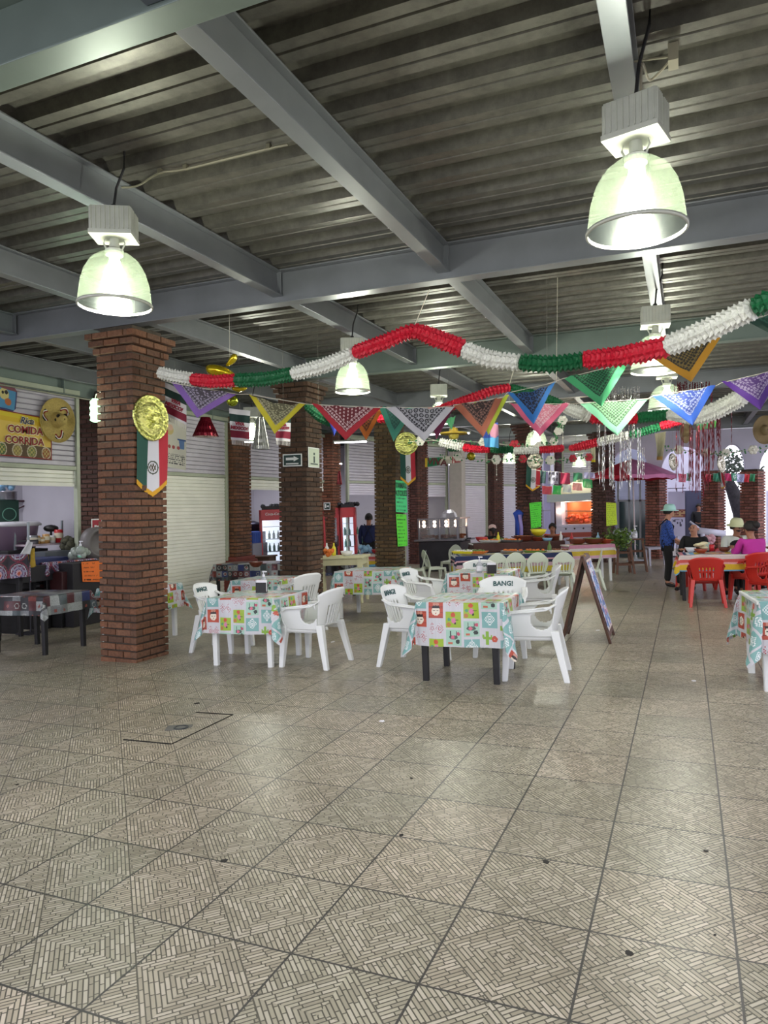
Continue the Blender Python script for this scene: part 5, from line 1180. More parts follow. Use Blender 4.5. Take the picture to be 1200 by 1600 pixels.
def stand_pose(h=1.0, look=(0, 1, 0), **k):
    P = dict(pelvis=(0, 0, .88), chest=(0, -.01, 1.20), neck=(0, .0, 1.37), head=(0, .02, 1.49), look=look,
             shoulderL=(.175, 0, 1.31), shoulderR=(-.175, 0, 1.31), elbowL=(.22, -.02, 1.04), elbowR=(-.22, -.02, 1.04), wristL=(.21, .08, .82), wristR=(-.21, .08, .82),
             hipL=(.09, 0, .84), hipR=(-.09, 0, .84), kneeL=(.10, .03, .46), kneeR=(-.10, .03, .46), ankleL=(.10, -.01, .08), ankleR=(-.10, -.01, .08), toeL=(.12, .13, .04), toeR=(-.12, .13, .04))
    P.update(k); return P
def sit_pose(look=(0, 1, 0), **k):
    P = dict(pelvis=(0, 0, .53), chest=(0, .02, .84), neck=(0, .05, 1.00), head=(0, .07, 1.12), look=look,
             shoulderL=(.18, .03, .95), shoulderR=(-.18, .03, .95), elbowL=(.23, .12, .70), elbowR=(-.23, .12, .70), wristL=(.12, .34, .74), wristR=(-.12, .34, .74),
             hipL=(.10, .03, .51), hipR=(-.10, .03, .51), kneeL=(.13, .43, .50), kneeR=(-.13, .43, .50), ankleL=(.12, .43, .09), ankleR=(-.12, .43, .09), toeL=(.13, .57, .04), toeR=(-.13, .57, .04))
    P.update(k); return P
def put_person(t, px, py, rz, XY=None, dz=0, scale=1):
    p = floor_at(px, py) if XY is None else Vector((*XY, 0)); t.matrix_world = Matrix.Translation((p.x, p.y, gz(p.x, p.y)+dz)) @ Matrix.Rotation(rz, 4, 'Z') @ Matrix.Scale(scale, 4)
DEN = mat('blue_printed_denim', '2d4f9e', .8, noise=.9, nscale=45); BLK = mat('black_cloth', '0f0f12', .85); NAV = mat('navy_cloth', '16204a', .85); MAG = mat('magenta_cloth', 'b02a8c', .85, noise=.1)
MINT = mat('mint_hat_cloth', 'a9d8cc', .8); PALE = mat('pale_straw_hat', 'cfd3a6', .8, noise=.15); OFFW = mat('off_white_cloth', 'c9cec4', .85); ORG = mat('orange_red_cloth', 'b8442e', .85); PNK = mat('dusty_pink_cloth', 'd88aa0', .85)
RED_X, RED_Y = .40, 12.75
w = person('standing person in a blue printed shirt, black trousers and pale green hat', stand_pose(wristL=(.14, .30, .86), elbowL=(.24, .06, 1.02), wristR=(-.12, .24, .84), head=(0, .045, 1.485)), SKIN2, DEN, BLK, 'short', ('brim', MINT), 'half', extra=dict(fat=1.38, tail=.17))
w.name = 'person'; b = MB(); b.tube([(.13, -.02, 1.36), (.0, .12, 1.22), (-.14, .10, 1.0), (-.17, 0, .93), (-.12, -.13, 1.02), (.02, -.15, 1.22), (.13, -.03, 1.36)], .013, 8, False, .6); b.obj('bag_strap', BLK, w)
put_person(w, 1043, 917, -PI/2+.1, scale=.96)
t = person('seated bald person in a black shirt behind the food-laden red table', sit_pose((0, 1, 0)), SKIN2, BLK, BLK, None, None, 'long', extra=dict(fat=1.25)); put_person(t, 0, 0, PI-.35, (.16, 14.1))
place_chair('armred', 0, 0, PI-.35, 'red armchair under the bald person', 'red armchairs around the striped table', (.16, 14.1), scale=.95)
t = person('seated person in a pale hat and dark vest at the striped table', sit_pose((-.5, .85, -.1), wristR=(-.02, .30, .92), elbowR=(-.22, .2, .74)), SKIN, OFFW, BLK, 'short', ('brim', PALE), 'long', extra=dict(fat=1.2))
nd = [(0, 0, .56, (.185, .15)), (0, .01, .72, (.19, .15)), (0, .02, .86, (.195, .15)), (0, .04, .95, (.13, .11))]; skin_mesh('vest', nd, [(0, 1), (1, 2), (2, 3)], BLK, t)
b = MB(); b.box((0, .17, 1.065), (.03, .02, .02)); b.tube([(-.04, .165, 1.073), (0, .185, 1.08), (.04, .165, 1.073)], .008, 6); b.obj('moustache', HAIR, t); put_person(t, 0, 0, PI+.25, (.80, 13.75))
place_chair('armred', 0, 0, PI+.25, 'red armchair under the person with the pale hat', 'red armchairs around the striped table', (.80, 13.75), scale=.95)
t = person('seated person in magenta with hair tied up, back to the viewer', sit_pose((-.35, .93, 0), wristL=(.1, .36, .80), wristR=(-.1, .36, .80)), SKIN, MAG, BLK, 'bun', None, 'long', extra=dict(fat=1.2)); put_person(t, 0, 0, .55, (.98, 12.5))
place_chair('armred', 0, 0, .5, 'red armchair under the person in magenta', 'red armchairs around the striped table', (.98, 12.45), scale=.95)
t = person('seated person in dusty pink at the right edge of the frame', sit_pose((-.6, .8, 0)), SKIN, PNK, BLK, 'bun', None, 'long', extra=dict(fat=1.2)); put_person(t, 0, 0, .9, (1.66, 13.55))
place_chair('armred', 0, 0, .02, 'red armchair in front of the striped table, its slotted back to the viewer', 'red armchairs around the striped table', (.30, 11.78), scale=.92)
place_chair('armred', 0, 0, .6, 'red armchair cut by the right edge of the frame', 'red armchairs around the striped table', (1.16, 11.55), scale=.95)
SER = stripes([(.07, 'c9bcb8'), (.05, 'c0504a'), (.04, 'd8a0a0'), (.09, 'd9b52c'), (.06, '6aa6cc'), (.05, 'cfd3d8'), (.06, '2a3a66'), (.05, 'c77c88')])
SER2 = stripes([(.10, '1c2850'), (.02, 'd0a0a8'), (.06, '191c30'), (.07, 'b89aa4'), (.13, 'b9a92c'), (.03, 'b8c8cc'), (.06, '28406c'), (.05, 'c9c4c8')])
SER3 = stripes([(.08, 'c98aa0'), (.05, 'd8d2cc'), (.10, 'd0b43a'), (.06, 'd8a8b8'), (.05, 'ccc8cc')])
ring = lambda f, hx, hy: (lambda U, V: f(U, np.maximum(np.abs(U-5)-hx, np.abs(V-5)-hy)+.005))
t1, c1 = table_at(RED_X, RED_Y, .05, 1.02, .90, .735, BP, 'black-legged table of the diners at right', ring(SER, .51, .45), 'striped red, yellow and blue cloth on the diners\u2019 table', over=.26, res=.010, seed=21, cmat=VC, cg='striped cloths')
t, c = table_at(1.45, 6.0+.9, .1, .9, .8, .735, WP, 'table cut by the right edge of the frame', motif_print, 'printed tablecloth corner at the right edge of the frame', over=.42, res=.01, seed=23)
pc = floor_at(1188, 940, .735); R0 = Matrix.Rotation(.1, 2); cc = R0 @ Vector((-.45, -.40))
for o in (t, c): m = o.matrix_world.copy(); m.translation = (pc.x-cc.x, pc.y-cc.y, gz(pc.x-cc.x, pc.y-cc.y)+(.735 if o is c else 0)); o.matrix_world = m
t = person('cook in navy seen from behind in front of the red fridges', stand_pose(), SKIN, NAV, BLK, 'bun', None, 'long', extra=dict(fat=1.25)); _c = dep(576, 800, 17.8); put_person(t, 0, 0, .3, (_c.x, _c.y), 0, 1.04)
b = MB(); b.tube([(.1, -.1, 1.36), (-.02, -.17, 1.2), (-.13, -.15, .95)], .014, 6); b.tube([(-.1, -.1, 1.36), (.02, -.17, 1.2), (.13, -.15, .95)], .014, 6); b.obj('apron_straps', mat('dark_navy_strap', '0c1230', .8), t)
def far_seated(label, px, pyhead, D, rz, **k):
    hd = dep(px, pyhead, D); t = person(label, sit_pose(), k.pop('skin', SKIN), k.pop('shirt'), BLK, k.pop('hair', 'short'), k.pop('hat', None), 'long', extra=dict(fat=1.1)); base = gz(hd.x, hd.y); t.matrix_world = Matrix.Translation((hd.x, hd.y, base)) @ Matrix.Rotation(rz, 4, 'Z'); return t
far_seated('seated person in a pale pink cap and black top behind the food counter', 770, 826, 18.3, .4, shirt=BLK, hair='pony', hat=('cap', mat('pale_pink_cap', 'd8b8b0', .8)))
far_seated('seated person in orange-red behind the food counter, facing the viewer', 864, 828, 17.6, PI, shirt=ORG)
for px, D, lb, sh, rz in ((976, 23.2, 'person in a white shirt standing behind the dark glass at right', OFFW, 1.2), (1092, 25.5, 'person in black standing in front of the far doorway', BLK, PI)):
    t = person(lb, stand_pose(), SKIN, sh, BLK, 'short', None, 'long'); p = dep(px, 850, D); t.matrix_world = Matrix.Translation((p.x, p.y, gz(p.x, p.y))) @ Matrix.Rotation(rz, 4, 'Z') @ Matrix.Scale(1.0, 4)

# ================================================================ MIDDLE GROUND
G4 = 'pale armless chairs along the striped counter'
for px, py, rz, lb in ((776, 927, .42, 'pale slatted chair at the striped counter, leftmost of the four in a row'), (806, 926, .32, 'pale slatted chair second in the row at the striped counter'),
                       (839, 927, .36, 'pale slatted chair third in the row at the striped counter, behind an armchair'), (880, 928, .30, 'pale slatted chair at the right end of the row at the striped counter'),
                       (922, 921, 1.75, 'pale chair turned sideways just above the sandwich board'), (650, 916, 1.9, 'pale chair seen edge-on right of the poster column'),
                       (680, 913, -.85, 'pale chair turned sideways in front of the lit food cart'), (706, 900, 2.9, 'pale chair beside the lit food cart at the left end of the counter'), (764, 890, PI+.4, 'pale chair facing the viewer behind the striped counter')):
    place_chair('fan', px, py, rz, lb, G4, scale=.88)
# long striped counter tables: front edge seen from px0 to px1 at depth D, top at photo row py
def counter(px0, px1, py, D, dpt, paint, tl, cl, over, seed, ox=.15, turn=.0):
    A, B_ = dep(px0, py, D), dep(px1, py, D); ex = Vector((B_.x-A.x, B_.y-A.y)); w = ex.length; ex.normalize(); rz = math.atan2(ex.y, ex.x)+turn
    c = Vector((A.x+B_.x, A.y+B_.y))/2+Vector((-ex.y, ex.x))*dpt/2; zt = (A.z+B_.z)/2; h = zt-gz(c.x, c.y)
    table_at(c.x, c.y, rz, w, dpt, h, WP, tl, ring(paint, w/2, dpt/2), cl, over=over, res=.014, seed=seed, cmat=VC, flare=.04, overx=ox, cg='striped cloths'); return zt
ZC1 = counter(712, 893, 867, 13.9, .8, SER2, 'long table under the navy and yellow striped cloth', 'navy, pink and yellow striped cloth behind the row of pale chairs', .36, 31)
ZC2 = counter(890, 960, 852, 15.0, .7, SER3, 'table right of the pale chairs holding stew pots', 'pink and yellow striped cloth left of the wooden stools', .30, 33)
ZC3 = counter(740, 882, 848, 16.2, .8, stripes([(.2, '4a2c28'), (.1, '8a7450'), (.2, '3a2a28')]), 'long table crowded with pots behind the striped counter', 'brown striped cloth under the crowded pots', .2, 35)
ZC4 = counter(550, 597, 867, 16.7, .6, SER, 'table in front of the cook', 'striped cloth on the table in front of the cook', .30, 41)
# cream wooden table left of the poster column
CW = mat('cream_painted_wood', 'ccc9a0', .55, noise=.1, nscale=6)
def wood_table(name, w, d, h, m, label, lathe_legs=True):
    t = thing(name, label, 'table'); b = MB(); b.box((0, 0, h-.02), (w, d, .04)); b.obj('tabletop', m, t, bev=.006); b = MB(); b.box((0, 0, h-.10), (w-.10, d-.10, .12)); b.obj('apron', m, t, bev=.004)
    for sx in (-1, 1):
        for sy in (-1, 1):
            b = MB(); c = (sx*(w/2-.08), sy*(d/2-.08), 0)
            b.box((c[0], c[1], h-.14), (.09, .09, .24)); b.lathe([(.03, 0), (.035, .06), (.028, .1), (.04, .16), (.042, .3), (.035, h-.36), (.045, h-.33), (.032, h-.30), (.045, h-.26)], c, 14); b.obj('leg', m, t)
    return t
t = wood_table('wooden_table', 1.0, .75, .86, CW, 'cream painted wooden table left of the poster column'); _p = dep(535, 866, 13.2); on_floor(t, _p.x, _p.y, .25); t.scale = (1, 1, 1.0)
# sandwich board
WOOD = mat('dark_brown_wood', '4e3020', .55, noise=.3, nscale=10)
t = thing('sandwich_board', 'folding wooden sandwich board standing on the tiles behind the nearest table', 'sign'); h = 1.0; sp_ = .27
def menu_paint(U, V):
    a = blank(*U.shape, '8fa2c4'); q = hsh(np.floor(U*7), np.floor(V*16), 2)
    for lo, hi, c in ((.0, .25, '5a78b0'), (.25, .45, 'c9ccd6'), (.45, .6, 'c08a96'), (.6, .75, '4a5c90')): put(a, (q >= lo) & (q < hi), c)
    put(a, (U < .05) | (U > .95) | (V < .03) | (V > .97), 'c9b8b0'); put(a, (np.sin(U*120) > .2) & (hsh(np.floor(U*30), np.floor(V*50), 4) > .7), '2a3350'); return a
for s in (-1, 1):
    b = MB(); th = math.atan2(sp_, h); L = math.hypot(sp_, h); M3 = Matrix.Rotation(s*-th, 3, 'Y')
    def pt(x, y, z): return Vector((s*sp_, 0, 0))+M3 @ Vector((x, y, z))
    for y in (-.3, .3): b.box(pt(0, y, L/2), (.03, .06, L), 0, M3)
    for z in (.10, L-.03): b.box(pt(0, 0, z), (.03, .6, .07), 0, M3)
    b.obj('frame', WOOD, t, bev=.004); b = MB(); b.box(pt(0, 0, L/2+.02), (.012, .56, L-.12), 0, M3); b.obj('board', WOOD, t)
    if s == 1:
        o = quad_panel('menu_sheet', [pt(.022, -.27, L-.06), pt(.022, .27, L-.06), pt(.022, .27, .13), pt(.022, -.27, .13)], menu_paint, None, None, None, (50, 90), 0, 0, VCP); o.parent = t; o['label'] = 'printed blue and pink menu sheet'
b = MB(); b.box((0, -.2, h+.0), (.06, .05, .02)); b.box((0, .2, h), (.06, .05, .02)); b.obj('hinge', mat('brass', 'a08040', .4, .8), t)
on_floor(t, -1.07, 8.6, .03)
# wooden stools
def stool(label, px, py, rz, h=.80):
    t = thing('wooden_stool', label, 'stool', 'tall wooden stools'); SW = mat('red_brown_wood', '6a4630', .55, noise=.3, nscale=12)
    b = MB(); b.box((0, 0, h-.015), (.34, .34, .03)); b.obj('seat', SW, t, bev=.006)
    for sx in (-1, 1):
        for sy in (-1, 1): leg_bm((sx*.20, sy*.20, 0), (sx*.13, sy*.13, h-.02), .045, .045, .045, .045).obj('leg', SW, t)
    for z, k in ((.22, .185), (.5, .155)):
        b = MB()
        for s in (-1, 1): b.box((0, s*k, z), (2*k, .025, .04)); b.box((s*k, 0, z+.03), (.025, 2*k, .04))
        b.obj('stretcher', SW, t)
    p = floor_at(px, py); on_floor(t, p.x, p.y, rz); return t
stool('wooden stool right of the pink striped table, the left of the pair', 975, 896, .3); stool('wooden stool right of the pink striped table, the right of the pair', 997, 893, .1)
# ---- kiosks
STN = mat('stainless_steel', '9a98a0', .3, .8, noise=.15, nscale=3); CHAR = mat('charcoal_metal', '3a3940', .5, .4, noise=.2, nscale=3); GLS = mat('clear_glass', 'd0d4dc', .05, trans=.9, spec=.6)
WARM = mat('warm_bulb', 'ffd9b0', .4, emit=14)
t = thing('food_cart', 'stainless food cart with glass case and bulbs left of the chairs', 'cart'); p = floor_at(688, 893); D0 = depth_of(p); W_ = 76*D0/F_PX
b = MB(); b.box((0, 0, .42), (W_*.92, .9, .84)); b.obj('body', CHAR, t, bev=.02); b = MB(); b.box((0, 0, .87), (W_*1.08, 1.05, .05)); b.obj('counter_top', STN, t, bev=.01)
b = MB()
for sx in (-.46, 0, .40):
    for sy in (-.38, .38): b.box((sx*W_, sy, 1.17), (.05, .05, .58))
b.box((0, 0, 1.47), (W_*.95, .85, .04)); b.box((0, -.05, 1.22), (W_*.9, .5, .02)); b.obj('display_frame', STN, t, bev=.005)
b = MB(); b.box((0, -.40, 1.17), (W_*.9, .008, .54)); b.obj('glass', GLS, t)
b = MB(); rnd = random.Random(8)
for k in range(40): b.ball((rnd.uniform(-.42, .42)*W_, rnd.uniform(-.3, .3), .93+rnd.uniform(0, .06)), rnd.uniform(.04, .08), 8, (1.2, 1, .6))
o = b.obj('food_trays', mat('roast_food', 'a8603c', .6, noise=.5, nscale=12), t)
for sx in (-.38, -.14, .12, .33):
    b = MB(); b.ball((sx*W_, -.25, 1.38), .045, 12); b.obj('bulb', WARM, t, True)
    l = bpy.data.lights.new('bulb_glow', 'POINT'); l.energy = 4; l.color = (1, .72, .5); l.shadow_soft_size = .05; lo = bpy.data.objects.new('bulb_glow', l); COL.objects.link(lo); lo.parent = t; lo.location = (sx*W_, -.25, 1.28)
b = MB(); b.tube([(W_*.46, -.3, .82), (W_*.60, -.3, .90), (W_*.66, -.3, .90)], .018, 8); b.tube([(W_*.30, -.5, .60), (W_*.46, -.5, .84)], .02, 8); b.obj('handle', CHAR, t)
b = MB(); b.lathe([(.01, .22), (.12, .2), (.2, .12), (.24, 0)], (W_*.12, 0, 1.50), 16); b.obj('bag_of_crisps', mat('crinkled_plastic', 'a8a4a8', .3, trans=.3, bump=.6), t)
on_floor(t, p.x, p.y+.5, -.05)
t = thing('rotisserie_kiosk', 'white rotisserie kiosk with a tan awning and glowing chickens', 'kiosk'); p = floor_at(905, 868); D0 = depth_of(p); W_ = 66*D0/F_PX
KW = mat('white_kiosk_panel', 'c2c2dc', .5, noise=.06)
b = MB(); b.box((0, 0, .48), (W_, 1.0, .96)); b.obj('lower_cabinet', KW, t, bev=.01)
b = MB(); b.box((-W_*.42, 0, 1.42), (W_*.14, .9, .95)); b.box((W_*.47, 0, 1.42), (W_*.06, .9, .95)); b.box((0, .43, 1.42), (W_, .05, .95)); b.box((0, 0, 1.02), (W_, .95, .10)); b.obj('upper_case', KW, t, bev=.005)
b = MB(); b.box((0, -.15, 2.0), (W_*1.25, 1.3, .26)); b.obj('header_panel', mat('pale_mint_panel', 'c0ccd0', .5), t, bev=.01)
b = MB(); zz = 2.13; b.add([(-W_*.6, -.8, zz), (W_*.65, -.8, zz), (W_*.65, .6, zz), (-W_*.6, .6, zz), (W_*.05, -.1, zz+.52)], [(0, 1, 4), (1, 2, 4), (2, 3, 4), (3, 0, 4), (3, 2, 1, 0)]); b.obj('awning', mat('tan_canvas', 'b4ad90', .8), t)
b = MB(); b.box((0, .36, 1.45), (W_*.8, .02, .8)); b.obj('oven_lining', mat('copper_lining', 'b8683a', .4, .3), t)
b = MB(); rnd = random.Random(3)
for k in range(16): b.ball((rnd.uniform(-.30, .25)*W_, rnd.uniform(-.1, .15), rnd.uniform(1.15, 1.4)), .085, 10, (1.2, 1, .9))
o = b.obj('roast_chickens', mat('roast_chicken_skin', 'c04a22', .4, noise=.3), t, True)
b = MB(); b.tube([(-W_*.35, 0, 1.3), (W_*.42, 0, 1.3)], .015, 8); b.tube([(-W_*.35, .1, 1.55), (W_*.42, .1, 1.5)], .015, 8); b.obj('spit', CHAR, t)
for k in range(4): b = MB(); b.lathe([(.03, 0), (.03, .04), (.01, .05)], (-W_*.25+k*.3, -.48, .93), 12, True, Matrix.Rotation(PI/2, 3, 'X')); b.obj('knob', CHAR, t)
b = MB(); b.box((0, -.52, .72), (W_*.8, .02, .16)); b.obj('red_drawer', mat('dull_red_panel', 'a04a40', .5), t)
for sx in (-.40, .40):
    b = MB(); b.ball((sx*W_, -.5, 1.55), .07, 12); b.obj('bulb', WARM, t, True); l = bpy.data.lights.new('bulb_glow', 'POINT'); l.energy = 9; l.color = (1, .7, .45); l.shadow_soft_size = .05; lo = bpy.data.objects.new('bulb_glow', l); COL.objects.link(lo); lo.parent = t; lo.location = (sx*W_*.6, -.25, 1.78)
on_floor(t, p.x, p.y+.5, -.1)
# ---- fridges
FRD = mat('fridge_red', 'b8101e', .3, spec=.6); FIN = mat('fridge_white_liner', 'dfe6ee', .4, emit=1.2); WTX = mat('white_lettering', 'e8e4e0', .5)
def fridge(label, X, Y, rz, w=.75, h=1.9, word=True):
    t = thing('drinks_fridge', label, 'fridge', 'red drinks fridges'); d = .65
    b = MB(); b.b2((-w/2, -d/2, 0), (-w/2+.06, d/2, h)); b.b2((w/2-.06, -d/2, 0), (w/2, d/2, h)); b.b2((-w/2, d/2-.05, 0), (w/2, d/2, h)); b.b2((-w/2, -d/2, h-.24), (w/2, d/2, h)); b.b2((-w/2, -d/2, 0), (w/2, d/2, .22)); b.obj('body', FRD, t, bev=.008)
    b = MB(); b.box((0, d/2-.07, h/2), (w-.14, .02, h-.5)); b.box((-w/2+.075, 0, h/2), (.02, d-.15, h-.5)); b.obj('liner', FIN, t)
    for k in range(4): b = MB(); z = .42+k*.34; b.box((0, 0, z), (w-.15, d-.2, .015)); b.obj('shelf', mat('shelf_white', 'd0d8de', .4), t)
    rnd = random.Random(int(X*10)); b = MB()
    for k in range(3):
        for j in range(5):
            if rnd.random() < .65: b.lathe([(.035, 0), (.035, .13), (.014, .18), (.014, .22)], (-w/2+.13+j*.12, -.08, .43+k*.34), 10)
    b.obj('bottles', mat('bottle_glass', '5aa08a', .2, noise=.5, nscale=6), t)
    b = MB()
    for x in (-w/2+.05, w/2-.05): b.box((x, -d/2-.02, h/2-.01), (.05, .035, h-.47))
    b.box((0, -d/2-.02, h-.26), (w-.06, .035, .05)); b.box((0, -d/2-.02, .24), (w-.06, .035, .05)); dr = b.obj('door_frame', FRD, t, bev=.004); b = MB(); b.box((w/2-.05, -d/2-.05, h*.5), (.03, .03, .30)); b.obj('door_handle', CHAR, dr)
    b = MB(); b.box((0, -d/2-.015, h/2), (w-.12, .006, h-.5)); b.obj('glass', GLS, dr)
    if word:
        text('printed_word', 'Coca-Cola', .10, WTX, t, frame((0, -d/2-.004, h-.12), (1, 0, 0), (0, 0, 1)), .002, .001, shear=.2)
        text('printed_word', 'Coca-Cola', .17, WTX, t, frame((w/2+.004, -.02, .62), (0, 1, 0), (0, 0, 1)), .003, .001, shear=.2)
        b = MB(); q = frame((w/2+.002, .0, h-.38), (0, 1, 0), (0, 0, 1)); rs = [[q @ Vector((math.cos(2*PI*k/32)*r, math.sin(2*PI*k/32)*r, z)) for k in range(32)] for r, z in ((.20, 0), (.20, .006), (.18, .006), (.18, 0))]; b.rings(rs, False); b.obj('round_badge', WTX, t)
        text('printed_word', 'Coca-Cola', .075, WTX, t, frame((w/2+.006, 0, h-.38), (0, 1, 0), (0, 0, 1)), .002, .001, shear=.2)
    b = MB(); b.box((0, 0, h+.05), (w*.8, d*.8, .10)); rnd = random.Random(2)
    for k in range(10): b.ball((rnd.uniform(-.3, .3), rnd.uniform(-.2, .2), h+.10), .07, 8)
    b.obj('stored_bags', mat('black_bags', '14151c', .5, bump=.5), t)
    on_floor(t, X, Y, rz); return t
p = floor_at(423, 890); q_ = onX(430, 830, -10.35); fridge('red drinks fridge seen between the plinth column and the arrow-sign column', q_.x, q_.y, .55)
q_ = dep(521, 830, 20.5); fridge('red drinks fridge with glowing white door left of the cook', q_.x, q_.y, .40, .48, 1.9, False); q_ = dep(547, 830, 20.5); fridge('red drinks fridge right beside the cook', q_.x, q_.y, .40, .46, 1.9, False)
# ================================================================ SMALL THINGS ON THE TABLES
def set_on(o, px, py, h, extra=0):         # stands on a surface h above the patio floor, base seen at px,py
    if isinstance(h, tuple): p = dep(px, 790, h[0]); o.location = (p.x, p.y, h[1]+extra); return o
    p = floor_at(px, py, h); o.location = (p.x, p.y, p.z+extra); return o
def lathe_thing(name, label, cat, prof, m, px, py, h, group=None, n=18, parts=()):
    b = MB(); b.lathe(prof, n=n); o = b.obj(name, m, None, True); set_on(o, px, py, h); tag(o, label, cat, group)
    for pn, pp, pm in parts: bb = MB(); bb.lathe(pp, n=n); bb.obj(pn, pm, o, True)
    return o
CLR = mat('clear_gel_bottle', 'd4dade', .15, trans=.5); LBL = mat('white_label', 'e4e4ea', .6); CLAY = mat('dark_clay', '6a3424', .45, noise=.2); CLAYR = mat('red_clay', '8e3a24', .45, noise=.2)
def soap(label, px, py, h, m=CLR, s=1.0):
    t = thing('gel_bottle', label, 'bottle', 'pump gel bottles'); set_on(t, px, py, h)
    b = MB(); b.lathe([(.034*s, 0), (.038*s, .01), (.038*s, .11*s), (.030*s, .135*s), (.014*s, .145*s), (.014*s, .155*s)], n=18); b.obj('bottle_body', m, t, True)
    b = MB(); b.lathe([(.016*s, .15*s), (.016*s, .175*s), (.005*s, .18*s), (.005*s, .205*s)], n=12); b.box((.014, 0, .21*s), (.055*s, .014*s, .014*s)); b.obj('pump', LBL, t)
    b = MB(); b.lathe([(.0392*s, .03*s), (.0392*s, .095*s)], n=18, cap=False); b.obj('label', LBL, t); return t
def napkins(label, px, py, h, rz=0):
    t = thing('napkin_holder', label, 'napkin holder', 'napkin holders'); set_on(t, px, py, h); t.rotation_euler = (0, 0, rz)
    b = MB(); b.box((0, 0, .006), (.12, .07, .012)); b.box((0, -.03, .06), (.12, .006, .11)); b.box((0, .03, .06), (.12, .006, .11)); b.obj('holder', BP, t, bev=.002); b = MB(); b.box((0, 0, .075), (.11, .045, .13)); b.obj('napkins', LBL, t); return t
H1 = .755
soap('clear gel pump bottle on the printed cloth beside the nearest column', 412, 921, H1); napkins('napkin holder on the table beside the nearest column', 409, 926, H1, .3)
soap('clear gel pump bottle on the small table behind the nearest table', 749, 895, H1); napkins('napkin holder right of the clear gel bottle', 768, 896, H1, .4)
lathe_thing('clay_bowl', 'dark clay bowl on the long dark-clothed table', 'bowl', [(.05, 0), (.09, .03), (.12, .08), (.125, .09), (.11, .085), (.08, .04), (.0, .03)], CLAY, 400, 886, H1+.02, 'clay bowls')
# diners' table
hx = .75
for i, (px, py, r, m_, lb) in enumerate(((1079, 862, .09, LBL, 'white bowl at the left of the diners\u2019 table'), (1095, 864, .11, CLAYR, 'clay bowl with tortillas on the diners\u2019 table'), (1132, 862, .10, CLAY, 'dark clay bowl at the right of the diners\u2019 table'))):
    o = lathe_thing('bowl', lb, 'bowl', [(r*.5, 0), (r*.8, .03), (r, .07), (r*.9, .065), (r*.6, .03), (.0, .025)], m_, px, py, hx, 'bowls on the diners\u2019 table')
    if i == 1:
        b = MB()
        for k in range(7): b.ball((math.cos(k)*.05, math.sin(k)*.05, .09+.012*k), .06, 10, (1.1, 1, .45))
        b.obj('tortillas', mat('cream_tortilla', 'd8cfa8', .8), o, True)
lathe_thing('cup', 'red cup on the diners\u2019 table', 'cup', [(.035, 0), (.045, .11), (.04, .11), (.03, .01)], mat('red_cup', 'c0202a', .4), 1112, 861, hx)
lathe_thing('jar', 'pale green jar beside the red cup', 'jar', [(.05, 0), (.055, .10), (.05, .12), (.052, .14), (.0, .14)], mat('pale_green_jar', 'a8c4b0', .4), 1104, 860, hx)
b = MB(); rnd = random.Random(6)
for k in range(12): b.ball((rnd.uniform(-.07, .07), rnd.uniform(-.06, .06), .1+rnd.uniform(0, .16)), .05, 8)
o = b.obj('paper_bag', mat('pink_white_paper', 'd8a8b4', .8, bump=.4), None, True); set_on(o, 1110, 855, hx, -.05); tag(o, 'crumpled pink and white paper bag behind the red cup', 'bag')
# things on the far counter: countable bowls, pots, bottles
rnd = random.Random(12)
items = []
KIT = dict(red=mat('red_enamel', 'b02a2c', .4), yellow=mat('yellow_plastic', 'd8cc2c', .45), white=mat('white_enamel', 'd4d4d2', .4), green=mat('green_salsa', '5a7a34', .5), grey=mat('grey_foil_tray', '9a9c9e', .35, .7), black=mat('black_pan', '1c1a1a', .5), orange=mat('orange_cloth', 'd0722c', .8), blue=mat('pale_blue_bag', '8ab4d0', .4, bump=.5))
def potlike(kind, m_, label, px, py, h, s=1.0):
    if kind == 'casserole':
        o = lathe_thing('clay_casserole', label, 'casserole', [(.10*s, 0), (.19*s, .05*s), (.21*s, .12*s), (.22*s, .13*s), (.19*s, .12*s), (.0, .08*s)], m_, px, py, h, 'clay casseroles of food on the counters')
        b = MB(); r2 = random.Random(int(px))
        for k in range(14): a = r2.uniform(0, 6.3); q = r2.uniform(0, .14)*s; b.ball((math.cos(a)*q, math.sin(a)*q, .11*s), .04*s, 7, (1, 1, .7))
        b.obj('food', r2.choice([KIT['green'], KIT['orange'], mat('stew', '8a5230', .6, noise=.5, nscale=30), KIT['white']]), o, True)
        for sg in (-1, 1): b = MB(); b.tube([(sg*.20*s, -.04, .09*s), (sg*.26*s, 0, .10*s), (sg*.20*s, .04, .09*s)], .014*s, 8); b.obj('handle', m_, o)
    elif kind == 'bottle':
        o = lathe_thing('sauce_bottle', label, 'bottle', [(.035, 0), (.04, .02), (.04, .14), (.015, .19), (.013, .24), (.0, .24)], m_, px, py, h, 'bottles on the counters', 12)
    elif kind == 'bowl':
        o = lathe_thing('serving_bowl', label, 'bowl', [(.06*s, 0), (.12*s, .05*s), (.15*s, .12*s), (.14*s, .12*s), (.0, .04*s)], m_, px, py, h, 'serving bowls on the counters')
    elif kind == 'tray':
        b = MB(); b.box((0, 0, .03), (.5*s, .32*s, .05), taper=.8); o = b.obj('food_tray', m_, bev=.01); set_on(o, px, py, h); tag(o, label, 'tray', 'food trays on the counters')
        b = MB(); r2 = random.Random(int(px*3))
        for k in range(16): b.ball((r2.uniform(-.2, .2)*s, r2.uniform(-.12, .12)*s, .06), .035, 7, (1, 1, .7))
        b.obj('food', r2.choice([KIT['green'], KIT['orange'], KIT['white'], mat('stew', '8a5230', .6)]), o, True)
    return o
HC = .83
F_, M_F, R_ = (14.25, ZC1+.006), (16.5, ZC3+.006), (15.3, ZC2+.006)
